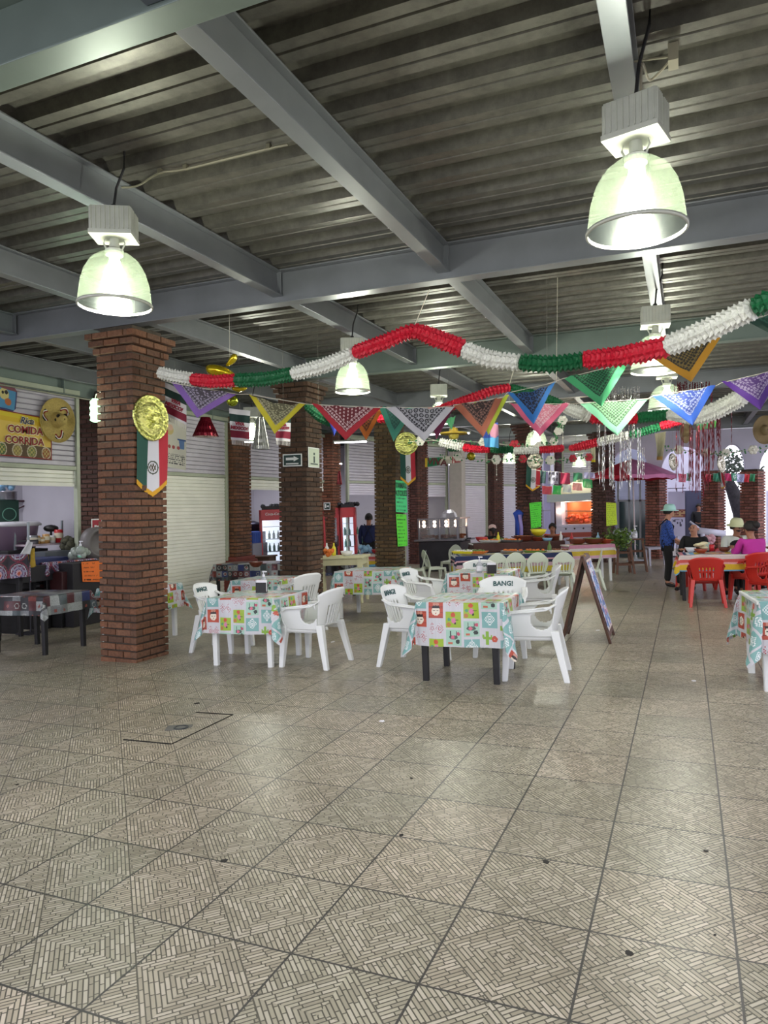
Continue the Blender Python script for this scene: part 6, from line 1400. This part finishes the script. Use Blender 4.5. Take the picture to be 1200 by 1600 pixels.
for kind, c, lb, px, h, s in (
    ('casserole', 'CLAY', 'dark clay casserole in front of the orange-red clad person', 866, M_F, 1.1), ('casserole', 'CLAY', 'dark clay casserole left of the yellow pot', 818, M_F, 1.1), ('casserole', 'CLAYR', 'red clay casserole under the yellow pot', 841, M_F, .9),
    ('casserole', 'CLAY', 'dark casserole in the middle of the pink striped table', 926, R_, 1.0), ('casserole', 'CLAY', 'dark casserole at the left end of the pink striped table', 902, R_, .9), ('casserole', 'CLAYR', 'red clay casserole near the stools', 948, R_, .8),
    ('bowl', 'yellow', 'bright yellow pot on the far counter', 841, (16.5, ZC3+.14), 1.3), ('bowl', 'red', 'red bowl on the far counter, under the pale cap', 752, M_F, 1.0), ('bowl', 'red', 'red bowl at the right end of the pink striped table', 940, (15.6, ZC2+.006), .9),
    ('bowl', 'blue', 'pale blue bowl right of the yellow pot', 855, (16.3, ZC3+.006), .8), ('tray', 'grey', 'foil tray heaped with greens left of the yellow pot', 800, (16.35, ZC3+.006), 1.0), ('tray', 'grey', 'foil tray in front of the hanging jacket', 783, (16.7, ZC3+.006), 1.0),
    ('tray', 'white', 'white tray at the left end of the far counter', 766, (16.35, ZC3+.006), 1.0), ('tray', 'orange', 'orange tray at the left end of the striped counter', 742, F_, 1.0), ('tray', 'yellow', 'yellow tray beside the orange one', 724, F_, .9),
    ('tray', 'grey', 'foil tray behind the second pale chair', 800, F_, .9), ('tray', 'green', 'green tray behind the third pale chair', 836, F_, .9), ('tray', 'white', 'white tray at the right end of the striped counter', 872, F_, .9),
    ('bottle', 'red', 'red sauce bottle under the rotisserie', 893, (15.5, ZC2+.006), 1), ('bottle', 'white', 'white bottle in front of the orange-red clad person', 876, (16.3, ZC3+.006), 1), ('bottle', 'yellow', 'yellow sauce bottle right of the pale cap', 778, (16.25, ZC3+.006), 1), ('bottle', 'green', 'green bottle left of the white tray', 858, F_, 1),
    ('bottle', 'blue', 'pale blue bottle on the pink striped table', 934, (15.6, ZC2+.006), 1)):
    potlike(kind, KIT.get(c) or globals()[c], lb, px, 0, h, s)
HCR = .86+gz(dep(535, 866, 13.2).x, dep(535, 866, 13.2).y)
for kind, c, lb, px, h, s in (('bottle', 'yellow', 'yellow topped jar on the cream table', 521, (13.3, HCR), 1.0), ('bowl', 'white', 'white dish lying on the cream table', 541, (13.1, HCR), .8), ('bottle', 'white', 'white bottle at the left of the cream table', 510, (13.3, HCR), 1), ('bowl', 'red', 'red bowl right of the cream table', 588, (16.9, ZC4+.006), .9)):
    potlike(kind, KIT[c], lb, px, 0, h, s)
def bagblob(label, px, py, h, m_, sc, seed, name='plastic_bag', cat='bag'):
    b = MB(); r2 = random.Random(seed)
    for k in range(16): b.ball((r2.uniform(-.14, .14)*sc, r2.uniform(-.1, .1)*sc, .07*sc+r2.uniform(0, .14)*sc), r2.uniform(.05, .08)*sc, 8)
    o = b.obj(name, m_, None, True); set_on(o, px, py, h)
    if name == 'vegetable_heap':
        b = MB()
        for k in range(260):
            q = Vector((r2.gauss(0, .16), r2.gauss(0, .12), r2.uniform(.0, .42)))*sc*.8; e = Vector((r2.uniform(-1, 1), r2.uniform(-1, 1), r2.uniform(-.6, .8))).normalized()*.11; w = e.cross(Vector((.3, .2, 1))).normalized()*.03
            b.add([q, q+e*.5+w, q+e, q+e*.5-w], [(0, 1, 2, 3)])
        b.obj('leaves', mat('green_leaves', '6a8838', .7, noise=.4), o)
    return tag(o, label, cat)
bagblob('pale blue plastic bag on the table in front of the cook', 570, 0, (16.9, ZC4), KIT['blue'], .9, 1); bagblob('orange cloth ball at the left end of the cream table', 512, 0, (13.0, HCR), KIT['orange'], .6, 3, 'cloth_bundle', 'cloth')
bagblob('heap of leafy vegetables over the end of the pink striped table', 966, 0, (15.3, ZC2-.1), mat('leafy_vegetables', '4a6428', .8, noise=.6, nscale=25, bump=.9), 1.25, 4, 'vegetable_heap', 'vegetables')
bagblob('crumpled clear plastic bag behind the vegetables', 972, 0, (16.0, ZC2-.05), mat('crinkled_clear_plastic', 'b8c0c4', .25, trans=.4, bump=.7), 1.3, 5)
# hanging jacket
t = thing('hanging_jacket', 'blue and lilac jacket hanging from the poster column in the middle', 'jacket', None, dep(810, 797, 18.4)); b = MB()
b.tube([(0, 0, 0), (0, -.03, -.08), (.01, -.05, -.35), (.02, -.05, -.72)], [.05, .14, .17, .19], 14, True, .5); b.obj('jacket_body', mat('royal_blue_cloth', '2c4cae', .8, bump=.4, nscale=6), t, True); b = MB(); b.tube([(.06, -.12, -.12), (.10, -.14, -.45), (.09, -.13, -.8)], [.06, .08, .09], 12, True, .6); b.obj('sleeve', mat('lilac_cloth', '9a8cc8', .8), t, True); b = MB(); b.tube([(0, 0, 0), (.05, .05, .10), (.2, .12, .14)], .006, 5); b.obj('hook', CHAR, t)
# white banners near the arcade, hand rail, tree
def ban(U, V): a = blank(*U.shape, 'ccccea'); put(a, (V > .40) & (V < .58), '8a4a48'); put(a, (V > .42) & (V < .56) & (hsh(np.floor(U*8), np.floor(V*30), 1) > .5), 'c9a880'); put(a, (V > .62) & (V < .80) & (hsh(np.floor(U*14), np.floor(V*22), 2) > .6) & (U > .2) & (U < .85), '50506a'); return a
t = thing('standing_banner', 'tall white printed banner right of the woman in blue', 'banner'); o = quad_panel('sheet', [dep(1044, 768, 21.3), dep(1070, 768, 21.3), dep(1071, 838, 21.3), dep(1045, 838, 21.3)], ban, None, None, None, (40, 90), .01); p = Vector(o.location); t.location = (p.x, p.y, gz(p.x, p.y)); o.location = p-Vector(t.location); o.parent = t
b = MB(); b.tube([(0, .03, 0), (0, .03, 2.11)], .015, 8); b.box((0, .03, .02), (.6, .2, .03)); b.tube([(-.26, .03, 2.1), (.26, .03, 2.1)], .012, 8); b.obj('stand', CHAR, t)
t = thing('hand_rail', 'white tubular hand rail behind the diners', 'railing', None, floor_at(1105, 870)); b = MB(); D = 19.5; P0 = dep(1077, 838, D)-Vector(t.location)
L_ = lambda x, y: dep(x, y, D)-Vector(t.location)
b.tube([L_(1091, 829), L_(1132, 834)], .09, 12); b.obj('rail', mat('white_rail_paint', 'd8d8ea', .4), t, True)
for x in (1098, 1130): b = MB(); q = L_(x, 831); b.tube([(q.x, q.y, q.z), (q.x, q.y, gz(0, 20)-t.location.z)], .06, 10); b.obj('post', MATS['white_rail_paint'], t, True)
b = MB(); b.tube([L_(1078, 815), L_(1100, 831)], .03, 8); b.tube([L_(1078, 832), L_(1098, 846)], .03, 8); b.obj('stair_rail', MATS['white_rail_paint'], t, True)
BARK = mat('dark_bark', '2c2a2e', .9, noise=.5, nscale=12, bump=.8)
t = thing('leaning_tree', 'dark leaning tree trunk between the two rightmost brick columns', 'tree'); D = 26.2; base = dep(1166, 838, D); t.location = (base.x, base.y, gz(base.x, base.y)); T_ = lambda x, y, d=D: dep(x, y, d)-Vector(t.location)
b = MB(); b.tube([(.2, 0, 0), T_(1166, 830), T_(1158, 800), T_(1147, 772), T_(1138, 752), T_(1132, 735)], [.42, .40, .30, .24, .18, .12], 14); b.obj('trunk', BARK, t, True)
b = MB(); rnd = random.Random(9)
for k in range(380):
    q = T_(1150+rnd.gauss(0, 16), 728+rnd.gauss(0, 12), D+rnd.uniform(-.5, .5)); e = Vector((rnd.uniform(-1, 1), rnd.uniform(-1, 1), rnd.uniform(-1, .3)))*.16; s = e.cross(Vector((0, 1, .3))).normalized()*.04; b.add([q, q+e*.5+s, q+e, q+e*.5-s], [(0, 1, 2, 3)])
b.obj('foliage', mat('dark_foliage', '4a564a', .8, noise=.5), t)
# folding table and white cloth table behind the stools
t = plastic_table('folding_table', .6, .5, .5, STN, 'small folding table left of the woman in blue'); p = floor_at(1027, 883); on_floor(t, p.x, p.y, .3)
t, c = table_at(0, 0, .1, .9, .6, .74, WP, 'table behind the wooden stools', lambda U, V: blank(*U.shape, 'c8c8d8'), 'plain white cloth on the table behind the wooden stools', over=.4, res=.03, seed=44, cmat=VC, cg='plain cloths')
p = floor_at(1000, 862); 
for o in (t, c): on_floor(o, p.x, p.y, .1, dz=.74 if o is c else 0)
soap('clear bottle on the white cloth behind the wooden stools', 992, 843, .76, s=1.6)

# ================================================================ THE FAR LEFT STALL
def box_thing(name, label, cat, c, d, m_, rz=0, parent=None, bev=.008, group=None):
    b = MB(); b.box((0, 0, d[2]/2), d); o = b.obj(name, m_, parent, bev=bev); o.location = c; o.rotation_euler = (0, 0, rz)
    if label: tag(o, label, cat, group)
    return o
EMB = lambda U, V: embroider(U, V)
def embroider(U, V):
    P = .34; x = (U/P) % 1-.5; y = (V/P) % 1-.5; r = np.hypot(x, y); a = blank(*U.shape, '2a2730')
    for lo, hi, c in ((0, .08, 'b0503a'), (.08, .15, 'c7a0a8'), (.15, .22, '503a6a'), (.22, .28, '9a96b0'), (.28, .36, '6a3a5a'), (.36, .40, 'b8b4bc'), (.44, .5, '7a2a40')): put(a, (r >= lo) & (r < hi), c)
    put(a, (np.sin(np.arctan2(y, x)*8) > .6) & (r > .12) & (r < .42), '8a88a0'); return a
def stall_table(label, clabel, px, py, h, w, d, seed, rz=PI/2, over=.34):
    p = onX(px, py, h); table_at(p.x, p.y, rz, w, d, p.z-gz(p.x, p.y), BP, label, embroider, clabel, over=over, res=.014, seed=seed, flare=.03, cg='embroidered cloths'); return p
pa = stall_table('low table at the left edge of the far left stall', 'purple and white embroidered cloth at the left edge', -4, 868, -9.3, .5, .6, 51)
pb = stall_table('table under the metal shelf in the far left stall', 'embroidered cloth with red swags under the metal shelf', 96, 876, -9.5, 1.0, .5, 52, over=.18)
# orange handwritten sign
o = quad_panel('handwritten_poster', [onX(127, 878, -8.9), onX(160, 876, -8.9), onX(160, 909, -8.9), onX(129, 909, -8.9)], scrib('e8742a', '4a2412', 5, 3, 0), 'orange handwritten sign behind the chair left of the nearest column', 'poster', 'handwritten menu posters', (60, 60), 0, 0, VCP)
p = Vector(o.location); t = box_thing('counter_box', 'dark counter box carrying the orange sign', 'counter', (p.x-.32, p.y, gz(p.x, p.y)), (.6, .75, p.z+.16-gz(p.x, p.y)), mat('dark_counter', '1e1c20', .6))
bx, bz = p.x-.3, p.z+.17
bagblob('crinkled clear plastic sheet lying on the counter with the orange sign', 140, 877, .0, mat('clear_crinkle', 'b4bfb4', .2, trans=.3, bump=.8), 1.0, 61, 'plastic_sheet', 'plastic sheet').location = (bx, p.y, bz)
t = soap('green gel pump bottle beside the nearest column', 142, 865, 0, mat('green_gel', '8fd0b4', .25), 1.25); t.location = (bx+.1, p.y-.05, bz+.06)
# fan (grey round heater) beside column
b = MB(); M_ = Matrix.Rotation(PI/2, 3, 'Y'); b.lathe([(.02, -.1), (.26, -.1), (.28, -.05), (.28, .05), (.24, .1), (.2, .1), (.19, .03), (.02, .03)], n=28, M=M_); b.box((0, 0, -.32), (.2, .3, .08)); o = b.obj('round_heater', mat('grey_round_shell', '6e6a68', .5), None, True); q = onX(149, 848, -9.5); o.location = q; tag(o, 'grey round appliance on the dark column beside the nearest column', 'appliance')
# shelf with jars
t = thing('wire_shelf', 'metal shelf of jars in the far left stall', 'shelf'); q = onX(72, 850, -10.3); t.location = (q.x, q.y, gz(q.x, q.y)); zz = q.z-t.location.z
b = MB(); b.box((0, 0, zz), (.35, 1.0, .03)); b.box((0, 0, zz-.45), (.35, 1.0, .03)); b.obj('shelf_board', mat('striped_shelf_paper', 'b8a8b0', .6, noise=.3), t)
for sx in (-1, 1):
    for sy in (-1, 1): b = MB(); b.box((sx*.16, sy*.49, zz/2+.2), (.03, .03, zz+.4)); b.obj('upright', mat('pale_metal', '9aa4a8', .4, .5), t)
JAR = mat('amber_jar', 'b08850', .35); LID = mat('cream_lid', 'cfc8b0', .5)
for i, (px, w_j, h_j, c, lb) in enumerate(((51, .09, .15, 'grey', 'grey container at the left end of the jar shelf'), (58, .055, .14, 'jar', 'small amber jar, first on the jar shelf'), (65, .05, .11, 'jar', 'small amber jar with a dark scoop'), (72, .06, .16, 'jar', 'amber jar under the dark ladle'), (82, .05, .13, 'white', 'white jar right of the ladle'), (92, .075, .23, 'red', 'tall red and cream bag on the jar shelf'))):
    q2 = onX(px, 849, -10.25); o = MB().lathe([(w_j, 0), (w_j*1.02, h_j*.8), (w_j*.9, h_j), (0, h_j)], n=16).obj('storage_jar', JAR if c == 'jar' else KIT[c], None, True); o.location = (q2.x, q2.y, q.z+.016); tag(o, lb, 'jar', 'jars on the stall shelf')
    b = MB(); b.lathe([(w_j*1.02, h_j*.35), (w_j*1.03, h_j*.75)], n=16, cap=False); b.obj('label_band', LID, o, True)
b = MB(); b.ball((0, 0, .25), .13, 12, (1, 1, .5)); b.tube([(0, 0, 0), (0, 0, .25)], .02, 6); o = b.obj('ladle', KIT['black'], None, True); q2 = onX(80, 849, -10.45); o.location = (q2.x, q2.y, q.z+.016); tag(o, 'dark ladle standing up behind the jars', 'ladle')
# big translucent bucket with lid
q = onX(22, 858, -10.7); t = thing('plastic_tub', 'big translucent tub with a white lid in the far left stall', 'tub', None, (q.x, q.y, q.z)); b = MB(); b.lathe([(.36, 0), (.42, .38), (.43, .40)], n=24, sx=.7, sy=1.05); b.obj('tub_body', mat('translucent_pinkish_plastic', '7e6a7e', .3, trans=.25), t, True)
b = MB(); b.lathe([(.47, .40), (.48, .43), (.42, .47), (0, .48)], n=24, sx=.7, sy=1.05); b.obj('tub_lid', mat('grey_white_lid', 'b4b4b8', .4), t, True)
box_thing('storage_crate', 'dark crate under the big translucent tub', 'crate', (q.x, q.y, gz(q.x, q.y)), (.7, .8, q.z-gz(q.x, q.y)), mat('black_crate', '17161a', .6))
# green bin bag with appliance on top at the left edge
q = onX(2, 826, -11.0); o = box_thing('green_crate', 'dark green crate printed with a ring at the left edge', 'crate', (q.x, q.y, q.z), (.4, .4, .5), mat('dark_green_plastic', '173a30', .5)); b = MB(); q4 = frame((.205, 0, .25), (0, 1, 0), (0, 0, 1))
b.rings([[q4 @ Vector((math.cos(2*PI*k/28)*r, math.sin(2*PI*k/28)*r*.8, z)) for k in range(28)] for r, z in ((.14, 0), (.14, .006), (.125, .006), (.125, 0))], False); b.obj('printed_ring', mat('pale_green_print', '6aa08a', .6), o)
box_thing('steel_table', 'steel table under the green crate at the left edge', 'table', (q.x, q.y, gz(q.x, q.y)), (.4, .5, q.z-gz(q.x, q.y)), mat('dark_steel_unit', '2a2b30', .4, .5))
bagblob('blue plastic bag on the green crate at the left edge', 8, 788, 0, KIT['blue'], 1.2, 71).location = (q.x, q.y, q.z+.60)
o = lathe_thing('steel_pot', 'steel pot on the green crate at the left edge', 'pot', [(.14, 0), (.16, .02), (.16, .14), (.17, .15), (.0, .16)], STN, 5, 795, 0); o.location = (q.x+.1, q.y+.05, q.z+.5)
# yellow towel and white towel
CLT = mat('mustard_towel', 'b89a3a', .9, noise=.15, bump=.4, nscale=20); CLW = mat('white_towel', 'cfd0d2', .9)
def towel(label, corn, m_, X, name='hanging_towel'):
    b = MB(); P = [onX(x, y, X) for x, y in corn]; c0 = sum(P, Vector())/4
    b.grid(lambda u, v: P[0]*(1-u)*(1-v)+P[1]*u*(1-v)+P[2]*u*v+P[3]*(1-u)*v-c0+Vector((.03*math.sin(u*9+v*2), 0, 0)), 16, 12); o = b.obj(name, m_, None, True, solid=.015); o.location = c0; return tag(o, label, 'towel', 'towels hanging in the far left stall')
towel('mustard yellow towel hanging in the far left stall', [(40, 860), (52, 856), (58, 885), (32, 889)], CLT, -9.15); towel('white towel draped over the mustard yellow one', [(43, 844), (49, 848), (49, 866), (30, 866)], CLW, -9.10)
t = thing('towel_rail', 'dark rail carrying the two towels', 'rail'); q = onX(46, 845, -9.15); t.location = (q.x, q.y, gz(q.x, q.y)); b = MB(); b.tube([(0, 0, 0), (0, 0, q.z-t.location.z)], .012, 8); b.tube([(0, -.2, q.z-t.location.z), (0, .15, q.z-t.location.z)], .012, 8); b.box((0, 0, .01), (.3, .3, .02)); b.obj('rail_pole', CHAR, t)
# crates and clutter under the shelf
for i, (px, py, X, d, c, lb) in enumerate(((66, 882, -9.6, (.4, .7, .22), '24305e', 'navy crate under the jar shelf'), (47, 895, -9.5, (.5, .9, .25), '1c1c20', 'black crate below the mustard towel'), (84, 868, -9.9, (.3, .6, .16), '4c5258', 'clear grey box right of the navy crate'), (103, 905, -9.3, (.5, .6, .3), '3a1618', 'dark maroon crate under the embroidered table'))):
    q = onX(px, py, X); o = box_thing('storage_crate', lb, 'crate', (q.x, q.y, q.z-d[2]/2), d, mat(f'crate_{c}', c, .5, noise=.1), group='crates in the far left stall')
    b = MB(); g = gz(q.x, q.y); hgt = q.z-d[2]/2-g; 
    if hgt > .05:
        for sy in (-1, 1): b.box((0, sy*d[1]*.4, -hgt/2), (d[0]*.8, .04, hgt))
        b.box((0, 0, -hgt*.2), (d[0]*.7, d[1]*.8, .03))
        b.obj('stand', mat('black_stand', '101012', .7), o)
# conduit, cables and boxes on the back wall of the stall
b = MB(); xw = -12.16
def W3(px, py): return onX(px, py, xw)
for x in (66, 70): b.tube([W3(x, 758), W3(x+1, 800), W3(x+3, 830)], .018, 6)
for x in (91, 94): b.tube([W3(x, 760), W3(x, 800), W3(x+3, 808), W3(x+28, 830)], .02, 6)
o = recenter(b.obj('wall_pipes', mat('grey_pipe', '6e6e74', .5, .3))); tag(o, 'grey pipes running down the back wall of the far left stall', 'pipes')
b = MB(); b.box(W3(65, 788), (.12, .26, .30)); o = recenter(b.obj('switch_box', mat('dark_grey_box', '3a3a3e', .6), bev=.01)); tag(o, 'dark grey switch box on the back wall of the far left stall', 'switch box')
b = MB(); b.tube(crom([W3(*q) for q in ((60, 782), (40, 783), (18, 782), (5, 778))]), .022, 6); b.tube(crom([W3(*q) for q in ((58, 784), (48, 805), (50, 813), (58, 812), (63, 796))]), .012, 6); b.tube(crom([W3(*q) for q in ((60, 782), (45, 787), (30, 794), (17, 797))]), .014, 6)
o = recenter(b.obj('wall_cables', mat('dark_red_cable', '4a2a30', .6))); tag(o, 'tangled dark cables on the back wall of the far left stall', 'cables')
b = MB(); b.ball((0, 0, 0), .14, 14, (.4, 1, .7)); o = b.obj('cable_coil', mat('yellow_cable', 'a08a2c', .5, noise=.7, nscale=30), None, True); o.location = W3(72, 775); tag(o, 'yellow coil of cable above the switch box', 'cable')
box_thing('switch_plate', 'white switch plate below the dark switch box', 'switch', W3(64, 812), (.03, .12, .2), LBL)
bagblob('bundle of leafy sticks right of the jars', 108, 858, 0, mat('twiggy_bundle', '4a4a38', .9, noise=.7, nscale=20, bump=.8), 1.0, 81, 'plant_bundle', 'plants').location = onX(109, 862, -9.9)
o = lathe_thing('spiral_bulb', 'glowing spiral lamp on the left edge of the nearest column', 'lamp', [(.02, 0), (.06, .02), (.05, .06), (.065, .09), (.05, .13), (.065, .17), (.05, .2), (.06, .24), (.03, .28)], mat('pale_green_glow', 'b8ffc0', .4, emit=2.2), 148, 652, 0); q = onY(149, 660, 6.28); o.location = q
b = MB(); b.tube([(0, 0, .28), (.02, 0, .33), (-6.265-q.x, -.03, .36)], .006, 5); b.obj('lamp_wire', CORD, o)
l = bpy.data.lights.new('bulb_glow', 'POINT'); l.energy = 9; l.color = (.75, 1, .8); l.shadow_soft_size = .06; lo = bpy.data.objects.new('bulb_glow', l); COL.objects.link(lo); lo.parent = o; lo.location = (0, -.16, .14)
# clutter in the shop with the single fridge
q = onX(392, 868, -10.2); t = wood_table('wooden_table', .9, .7, .72, mat('dark_table_wood', '4a3424', .6, noise=.2), 'wooden table with a yellow side in front of the single red fridge'); on_floor(t, q.x+.2, q.y, .3)
b = MB(); b.box((0, 0, .36), (.03, .35, .6)); b.obj('yellow_panel', mat('yellow_board', 'b8b45a', .6), t); t.children[-1].location = (-.3, -.38, 0)
for i, (px, py, r, hh, c, lb) in enumerate(((396, 836, .26, .5, '3a3a4a', 'grey stock pot beside the single red fridge'), (383, 848, .24, .4, '2a2a36', 'dark stock pot behind the plinth column'))):
    q = onX(px, py+12, -11.2); o = MB().lathe([(r, 0), (r, hh), (r*1.05, hh+.02), (r*.6, hh+.08), (.03, hh+.12)], n=22).obj('stock_pot', mat(f'pot_{c}', c, .35, .6), None, True); o.location = (q.x, q.y, q.z); tag(o, lb, 'pot', 'stock pots in the shop')
    box_thing('shop_cabinet', 'grey cabinet under the ' + lb, 'cabinet', (q.x, q.y, gz(q.x, q.y)), (.6, .55, q.z-gz(q.x, q.y)), mat('grey_cabinet', '5a5a68', .6))
b = MB(); q = onX(396, 868, -10.7); b.b2((-.2, -.3, 0), (.2, .3, .3))
for k in range(5): b.b2((.2, -.26+k*.11, .03), (.212, -.20+k*.11, .26))
o = b.obj('blue_crate', mat('blue_crate_plastic', '2c4c9c', .5), bev=.006); o.location = (q.x, q.y, onX(396, 848, -10.7).z); tag(o, 'blue slatted crate beside the single red fridge', 'crate')
box_thing('low_cabinet', 'pale cabinet under the blue crate', 'cabinet', (q.x, q.y, gz(q.x, q.y)), (.45, .7, onX(396, 848, -10.7).z-gz(q.x, q.y)), mat('pale_cabinet', '8a8a96', .6))
# ================================================================ ON THE FLOOR
GUM = mat('dark_stain', '22201c', .7)
def spot(label, px, py, r, seed, sq=.8, m_=GUM, name='gum_spot', cat='stain'):
    r2 = random.Random(seed); b = MB(); n = 14; pts = [(math.cos(2*PI*k/n)*r*r2.uniform(.75, 1.15), math.sin(2*PI*k/n)*r*sq*r2.uniform(.75, 1.15)) for k in range(n)]; b.prism(pts, 0, .002); o = b.obj(name, m_); p = floor_at(px, py); on_floor(o, p.x, p.y, r2.uniform(0, 3)); return tag(o, label, cat, 'dark spots on the tiles')
for px, py, r, lb in ((983, 1490, .017, 'largest dark spot on the tiles, bottom right'), (853, 1347, .017, 'dark spot on the tiles below the sandwich board'), (350, 1345, .018, 'dark spot on the tiles at lower left'), (1103, 1330, .012, 'small dark spot on the tiles at right'), (627, 1305, .014, 'dark spot on the tiles near the centre'),
                      (643, 1216, .012, 'small dark spot on the tiles below the nearest table'), (308, 1099, .03, 'dark smear on the tiles behind the manhole cover'), (1117, 1461, .006, 'tiny dark speck on the tiles at right'), (27, 1226, .012, 'dark spot on the tiles at the left edge')):
    spot(lb, px, py, r, int(px))
t = thing('manhole_cover', 'tiled manhole cover with a metal ring in the floor at left', 'manhole cover'); P = [floor_at(x, y) for x, y in ((193, 1156), (268, 1163), (364, 1117), (300, 1113))]; c0 = sum(P, Vector())/4; t.location = c0
EDG = mat('dark_gap', '14130f', .8); n_ = Vector((-TX, -TY, 1)).normalized()
for i, (a_, b_) in enumerate(((0, 1), (1, 2), (2, 3))):
    b = MB(); A, B_ = P[a_]-c0+n_*.001, P[b_]-c0+n_*.001
    if i == 2: A = A.lerp(B_, .0); B_ = A.lerp(B_, .9)
    d = (B_-A).normalized(); s = d.cross(n_)*(.008 if i != 1 else .005); b.add([A-s, B_-s, B_+s, A+s, A-s+n_*.003, B_-s+n_*.003, B_+s+n_*.003, A+s+n_*.003], [(4, 5, 6, 7), (0, 1, 5, 4), (1, 2, 6, 5), (2, 3, 7, 6), (3, 0, 4, 7)]); b.obj('frame_edge', EDG, t)
b = MB(); q = floor_at(283, 1137)-c0; rs = [[q+Vector((math.cos(2*PI*k/24)*r, math.sin(2*PI*k/24)*r, z+TX*math.cos(2*PI*k/24)*r)) for k in range(24)] for r, z in ((.055, .002), (.055, .007), (.04, .007), (.04, .002))]; b.rings(rs, False); b.obj('lifting_ring', mat('worn_metal', '4a4f52', .4, .6), t)
b = MB(); q = floor_at(280, 1137)-c0; b.box(q+Vector((0, 0, .0015)), (.19, .12, .003), .5); b.obj('ring_plate', mat('grey_worn_plate', '6f706a', .5, .3), t)
for px, py, w2, lb in ((340, 1034, .05, 'scrap of white paper on the floor beside the second table'), (262, 1000, .03, 'scrap of paper at the foot of the nearest column'), (1084, 1064, .02, 'tiny white scrap on the tiles at right'), (520, 1003, .05, 'thin white scrap on the floor between the tables'), (934, 985, .035, 'white scrap on the tiles inside the sandwich board'), (597, 1127, .02, 'tiny white scrap on the tiles left of the nearest table')):
    b = MB(); b.prism([(-w2, -.01), (w2*.4, -.02), (w2, .0), (w2*.3, .02), (-w2*.7, .015)], 0, .004); o = b.obj('paper_scrap', LBL); p = floor_at(px, py); on_floor(o, p.x, p.y, px); tag(o, lb, 'litter', 'scraps of paper on the floor')
# thin conduit and junction box under the deck
b = MB(); P = [onZ(x, y, 3.90) for x, y in ((186, 293), (215, 290), (250, 270), (290, 264), (420, 232), (450, 226))]; b.tube(crom(P), .008, 6); 
for p in (P[2], P[3], P[4]): b.box(p+Vector((0, 0, .012)), (.03, .03, .03))
o = recenter(b.obj('conduit_pipe', mat('ceiling_conduit', '8a8774', .4, .5))); tag(o, 'thin conduit under the steel deck above the left lamp', 'pipe')
b = MB(); p = onZ(1052, 88, 3.88); b.box(p, (.05, .10, .09)); b.tube([p+Vector((0, 0, 0)), p+Vector((-.25, .0, .03))], .006, 5); b.tube(crom([p+Vector((-.02, .04, .0)), p+Vector((-.12, .12, -.03)), onZ(1003, 100, 3.72), onZ(1001, 170, 3.64)]), .007, 6); o = recenter(b.obj('junction_box', mat('junction_grey', '8a8574', .6))); tag(o, 'small junction box with a black cable under the deck at top right', 'junction box')
